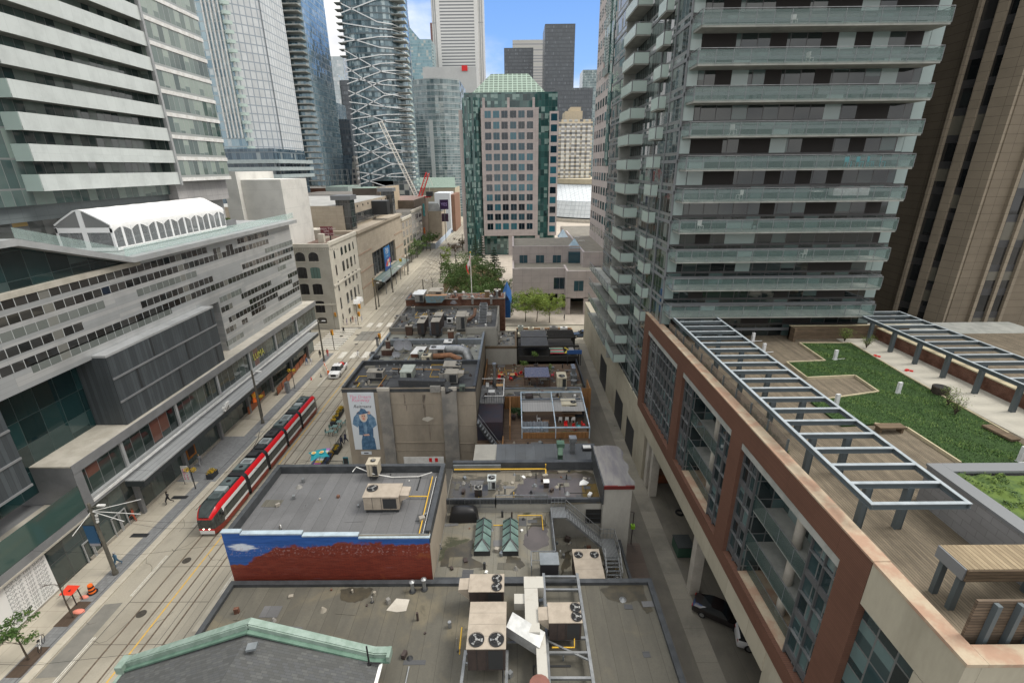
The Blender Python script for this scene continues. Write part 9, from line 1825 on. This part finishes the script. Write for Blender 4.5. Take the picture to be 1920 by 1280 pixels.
b = MB(); q = P(1160, 775, z=0); b.box(q.x-.4, q.x+.4, q.y-.35, q.y+.35, 0, .75, flat('red crate', (.7, .02, .02), .5)); tag(b.build('red_crate', loc=q), 'bright red crate against the alley wall', 'crate')
for px, py, l, m in ((1144, 752, 'orange brown timber pallet against the alley wall', OWOOD), (1140, 730, 'grey boards leaning in the alley opening', WOODD)):
 q = P(px, py, z=0); b = MB(); [b.bar((q.x-.3+.2*k, q.y-.6, .05), (q.x+.4+.1*k, q.y+.5, 1.2), .12, .05, m) for k in range(4)]; tag(b.build('timber_heap', loc=q), l, 'timber')
q = P(1183, 1020, z=0); b = MB(); b.tube([(q.x, q.y, 0), (q.x, q.y, 4.2), (q.x-.7, q.y, 4.4)], .05, BRS, 8); b.box(q.x-.2, q.x+.2, q.y-.2, q.y+.2, 2.2, 2.6, flat('lime box', (.25, .5, .03), .5)); tag(b.build('alley_post', loc=q), 'bent brown post with a lime green box by the metal stair', 'post')
TEALC = flat('turquoise chair', (.02, .30, .36), .5)
for k in range(4): p = P((1590, 1612, 1632, 1655)[k], 305, y=49); chair('turquoise chair on the long condo balcony, %s from the glass corner' % ('fourth', 'third', 'second', 'first')[k], p.x, 49, 24.05-1.12+2.95*5, .3*k, TEALC, 'turquoise balcony chairs')
zB = lambda k: 24.05-1.12+2.95*k
table('round white balcony table one floor below the turquoise chairs', 30, 49, zB(4), .9, .9, m=WHT); 
for x, k, l, m in ((20.5, 4, 'grey lounger-like chair at the left of the fourth balcony from below', GREYM), (22.5, 4, 'pale chair beside the grey one on the fourth balcony', WHT), (19, 3, 'white chair at the left of the third balcony', WHT), (24.5, 3, 'brown chair in the middle of the third balcony', BRS), (30, 2, 'pale chair on the second balcony', WHT), (21, 6, 'white ladder-back chair on the sixth balcony', WHT), (28, 7, 'red brown chair on the seventh balcony', BRS), (23, 7, 'dark chair on the seventh balcony', DARK), (33, 7, 'grey chair near the end of the seventh balcony', GREYM), (27, 8, 'white chair on the eighth balcony', WHT), (25, 9, 'pale chair on the ninth balcony', WHT)):
 chair(l, x, 49, zB(k), x, m, 'loose chairs on the condo balconies')
b = MB(); b.box(31.5, 35, 48.6, 49.4, zB(4)+.3, zB(4)+1.0, surf('pale sheet', (.5, .5, .5), (.35, .35, .35), .8, 2)); tag(b.build('covered_sofa', loc=(33, 49, zB(4))), 'pale covered sofa on the fourth condo balcony', 'sofa')
PUD = surf('still puddle water', (.105, .092, .085), (.08, .072, .066), .16, .5, spec=.25, fine=0)
WET = surf('wet dark roofing', (.05, .046, .036), (.075, .065, .045), .35, 1.5)
MOSS = surf('brown moss stain', (.13, .085, .025), (.09, .065, .02), .8, 2)
def puddle(pts, z, m, seed):
 rg = random.Random(seed); q = [P(*a, z=z) for a in pts]; out = []
 for i in range(len(q)):
  a, c = q[i], q[(i+1) % len(q)]
  for k in range(6): p = a.lerp(c, k/6); j = .10*(a-c).length*.6; out.append((p.x+rg.uniform(-j, j)*(k > 0), p.y+rg.uniform(-j, j)*(k > 0), z))
 MBp = MB(); MBp.mesh(out, [tuple(range(len(out)))], m); o = MBp.build('puddle_water'); o['kind'] = 'structure'
puddle([(965, 925), (975, 900), (1010, 888), (1080, 885), (1110, 895), (1095, 915), (1085, 938), (1000, 938)], 8.512, PUD, 1); puddle([(955, 928), (985, 893), (1030, 884), (1095, 882), (1122, 892), (1112, 942), (990, 942)], 8.506, WET, 2); puddle([(1092, 908), (1120, 905), (1126, 942), (1090, 942)], 8.52, MOSS, 3)
puddle([(825, 1062), (835, 1030), (870, 1018), (886, 1010), (884, 1045), (915, 1060), (880, 1066)], 7.51, WET, 4); puddle([(950, 1042), (975, 1045), (985, 1060), (975, 1066), (948, 1056)], 7.51, WET, 5); puddle([(985, 1000), (1000, 985), (1025, 990), (1030, 1020), (1000, 1035), (980, 1020)], 7.51, PUD, 6); puddle([(1000, 970), (1015, 968), (1030, 990), (990, 995)], 7.506, WET, 7)
puddle([(638, 1105), (660, 1100), (700, 1103), (690, 1120), (665, 1130), (640, 1125)], 7.985, WET, 8); puddle([(1125, 1105), (1150, 1095), (1205, 1095), (1212, 1120), (1225, 1145), (1212, 1150), (1195, 1125), (1170, 1130), (1140, 1122)], 7.985, WET, 9); puddle([(1143, 1060), (1160, 1063), (1155, 1085), (1138, 1080)], 4.515, MOSS, 10); puddle([(1058, 1035), (1072, 1030), (1070, 1060), (1050, 1080)], 4.515, WET, 11)
MANH = surf('cast iron cover', (.07, .062, .05), (.045, .04, .034), .6, 4)
for px, py, l in ((350, 1050, 'round iron cover in the lane near the tram front'), (265, 1150, 'round iron cover in the lane by the red sign frame'), (670, 628, 'round iron cover in the middle of the crossing'), (668, 645, 'square iron cover beside the crossing tracks'), (560, 790, 'round iron cover on the right lane beside the tram'), (640, 630, 'small iron cover at the crosswalk stripes')):
 q = P(px, py, z=.012); b = MB(); b.cyl((q.x, q.y, .002), .42, .016, MANH, 18); tag(b.build('manhole_cover', loc=q), l, 'manhole cover')
PAT = surf('newer asphalt patch', (.21, .20, .175), (.17, .165, .145), .9, .9); PAT2 = surf('older pale patch', (.47, .43, .35), (.40, .37, .30), .9, .9)
b = MB()
for x0, x1, y0, y1, m in ((-38.6, -36.9, 26, 33, PAT), (-38.5, -37.2, 46, 52, PAT2), (-28.6, -26.6, 30, 36, PAT2), (-38.6, -36.6, 60, 72, PAT2), (-28.3, -26.4, 46, 58, PAT), (-45, -39.5, 101, 106, PAT), (-33, -28, 101.5, 110, PAT2), (-38, -33, 104, 111, PAT), (-28.5, -26.3, 66, 74, PAT2)): b.face([(x0, y0, .007), (x1, y0+.1, .007), (x1-.1, y1, .007), (x0+.05, y1-.2, .007)], m)
struct('road_patch_lines', b)
CRK = flat('road crack', (.10, .088, .07), .95); b = MB(); rr = random.Random(31)
for k in range(26):
 x, y = rr.choice((-37.8, -36.9, -32.5, -28, -27)), rr.uniform(20, 100); a = rr.uniform(0, 6.3); pts = []
 for j in range(7): pts.append(Vector((x, y, .0095))); a += rr.gauss(0, .5); x += cos(a)*.5; y += sin(a)*.9
 for p, q in zip(pts[:-1], pts[1:]):
  d = (q-p).normalized()*.018; n_ = Vector((-d.y, d.x, 0)); b.face([p-n_, q-n_, q+n_, p+n_], CRK)
struct('road_crack_lines', b)
def debris(label, x0, x1, y0, y1, z, n, seed, pipe=5, dark=.5):
 """small loose stuff, cables and odd patches lying on one roof"""
 par = next(o for o in bpy.data.objects if o.get('label') == label); rg = random.Random(seed); b = MB()
 ms = [GRU, BRS, STEEL, TANM, DARK, COPEG, BRKW, WHITE, CONC]
 for k in range(n):
  x, y = rg.uniform(x0, x1), rg.uniform(y0, y1); q = rg.random()
  if q < .3: w_, d = rg.uniform(.4, 1.6), rg.uniform(.3, 1.1); a = rg.uniform(-.1, .1); b.obox((x, y, z+.004+.0007*k), w_, d, .012, a, rg.choice((RF5, RF2, RF4, RF1)))
  elif q < .62: s = rg.uniform(.08, .38); b.obox((x, y, z-.01), s*rg.uniform(.7, 1.8), s, s*rg.uniform(.5, 1.6), rg.uniform(0, 3), rg.choice(ms))
  elif q < .8: b.cyl((x, y, z-.01), rg.uniform(.05, .14), rg.uniform(.2, .8), rg.choice(ms[:6]), 8)
  else: b.cyl((x, y, z-.01), rg.uniform(.15, .3), rg.uniform(.15, .35), rg.choice(ms[:6]), 10, .06)
 for k in range(pipe):
  x, y = rg.uniform(x0, x1), rg.uniform(y0, y1); pts = [Vector((x, y, z+.05))]
  for j in range(rg.randint(2, 4)):
   x, y = (min(x1, max(x0, x+rg.choice((-1, 1))*rg.uniform(1, 3.5))), y) if j % 2 else (x, min(y1, max(y0, y+rg.choice((-1, 1))*rg.uniform(.8, 2.5)))); pts.append(Vector((x, y, z+.05)))
  b.tube(pts, rg.choice((.03, .045, .06)), rg.choice((GRU, DARK, STEEL, YEL, BRS)), 5)
 o = b.build('roof_debris', par); o['kind'] = 'stuff'
for a in (('concrete building with a tall fashion billboard on its blank wall', -21.2, -5.6, 54.8, 62.4, 11.41, 60, 1, 7), ('grey green roof with satellite dishes and tangled ducts behind the billboard building', -21.2, -6, 63.6, 78, 10.46, 130, 2, 12), ('dark roof crowded with cooling units in front of the brick wall', -21, -4, 79.3, 92, 11.06, 130, 3, 12), ('old red brick building with a cluttered flat roof at the street corner', -21.3, -2.6, 93.3, 97.4, 12.9, 110, 4, 6),
  ('low building with a brown timber roof patio behind the taupe strip', -4.3, 10.5, 67, 77, 5.01, 110, 5, 5), ('long low taupe roof strip with tarped heaps behind the covered patio', -1.2, 9.8, 62.6, 66, 5.66, 25, 6, 4), ('flat roof with a large puddle behind the mural building', -6, 7.6, 36.8, 41, 8.505, 40, 7, 3), ('mossy flat roof with two glass skylights', -6, 3, 28.7, 35.6, 7.505, 26, 8, 2), ('nearest flat roof with brown roofing strips and big rooftop units', -21, 10, 18, 27.2, 7.975, 46, 9, 4),
  ('flat roofed building with a red brick mural wall under a painted blue sky', -21, -7.2, 28.8, 36.4, 11.605, 16, 10, 1), ('low roof crammed with small machines beside the cross street', 1, 12, 91, 96.6, 4.91, 90, 11, 8), ('lower grey stucco extension at the rear patio', -4.8, 0, 78, 85.6, 8.11, 40, 12, 4), ('low navy walled building under the covered roof patio', -1, 9.2, 50, 53.2, 4.61, 14, 13, 0), ('low mossy roof with the outdoor metal stair', 3.7, 9.6, 28.4, 35.8, 4.505, 30, 14, 2)): debris(*a)
for k, (px, py, l) in enumerate(((700, 668, 'silver mushroom vent at the street edge of the grey green roof'), (795, 655, 'grey boxy fan housing beside the white hatch'), (762, 640, 'small tan box vent on the rear half of the grey green roof'), (880, 600, 'tan box vent beside the rusty duct'), (835, 600, 'dark box vent behind the white heat pumps'), (790, 668, 'pale green box vent nearest the concrete roof edge'), (705, 672, 'small dark hatch at the street corner of the grey green roof'), (746, 596, 'tan hatch at the street end of the dark roof'), (758, 600, 'grey fan housing at the street end of the dark roof'))):
 q = P(px, py, z=10.46 if py > 620 else 11.06); b = MB(); w_, h = (.9, .7, .6, .8, .7, .9, 1.0, 1.1, .9)[k], (.6, .9, .8, 1.0, .8, .9, .35, .4, 1.0)[k]; m = (STEEL, GRU, TANM, TANM, DARK, MC['pale green sheet metal'], DARK, TANM, GRU)[k]
 b.box(q.x-w_/2, q.x+w_/2, q.y-w_/2, q.y+w_/2, q.z-.03, q.z+h, m); b.cyl((q.x, q.y, q.z+h), w_*.35, .12, DARK, 12); tag(b.build('fan_housing', loc=q), l, 'vent')
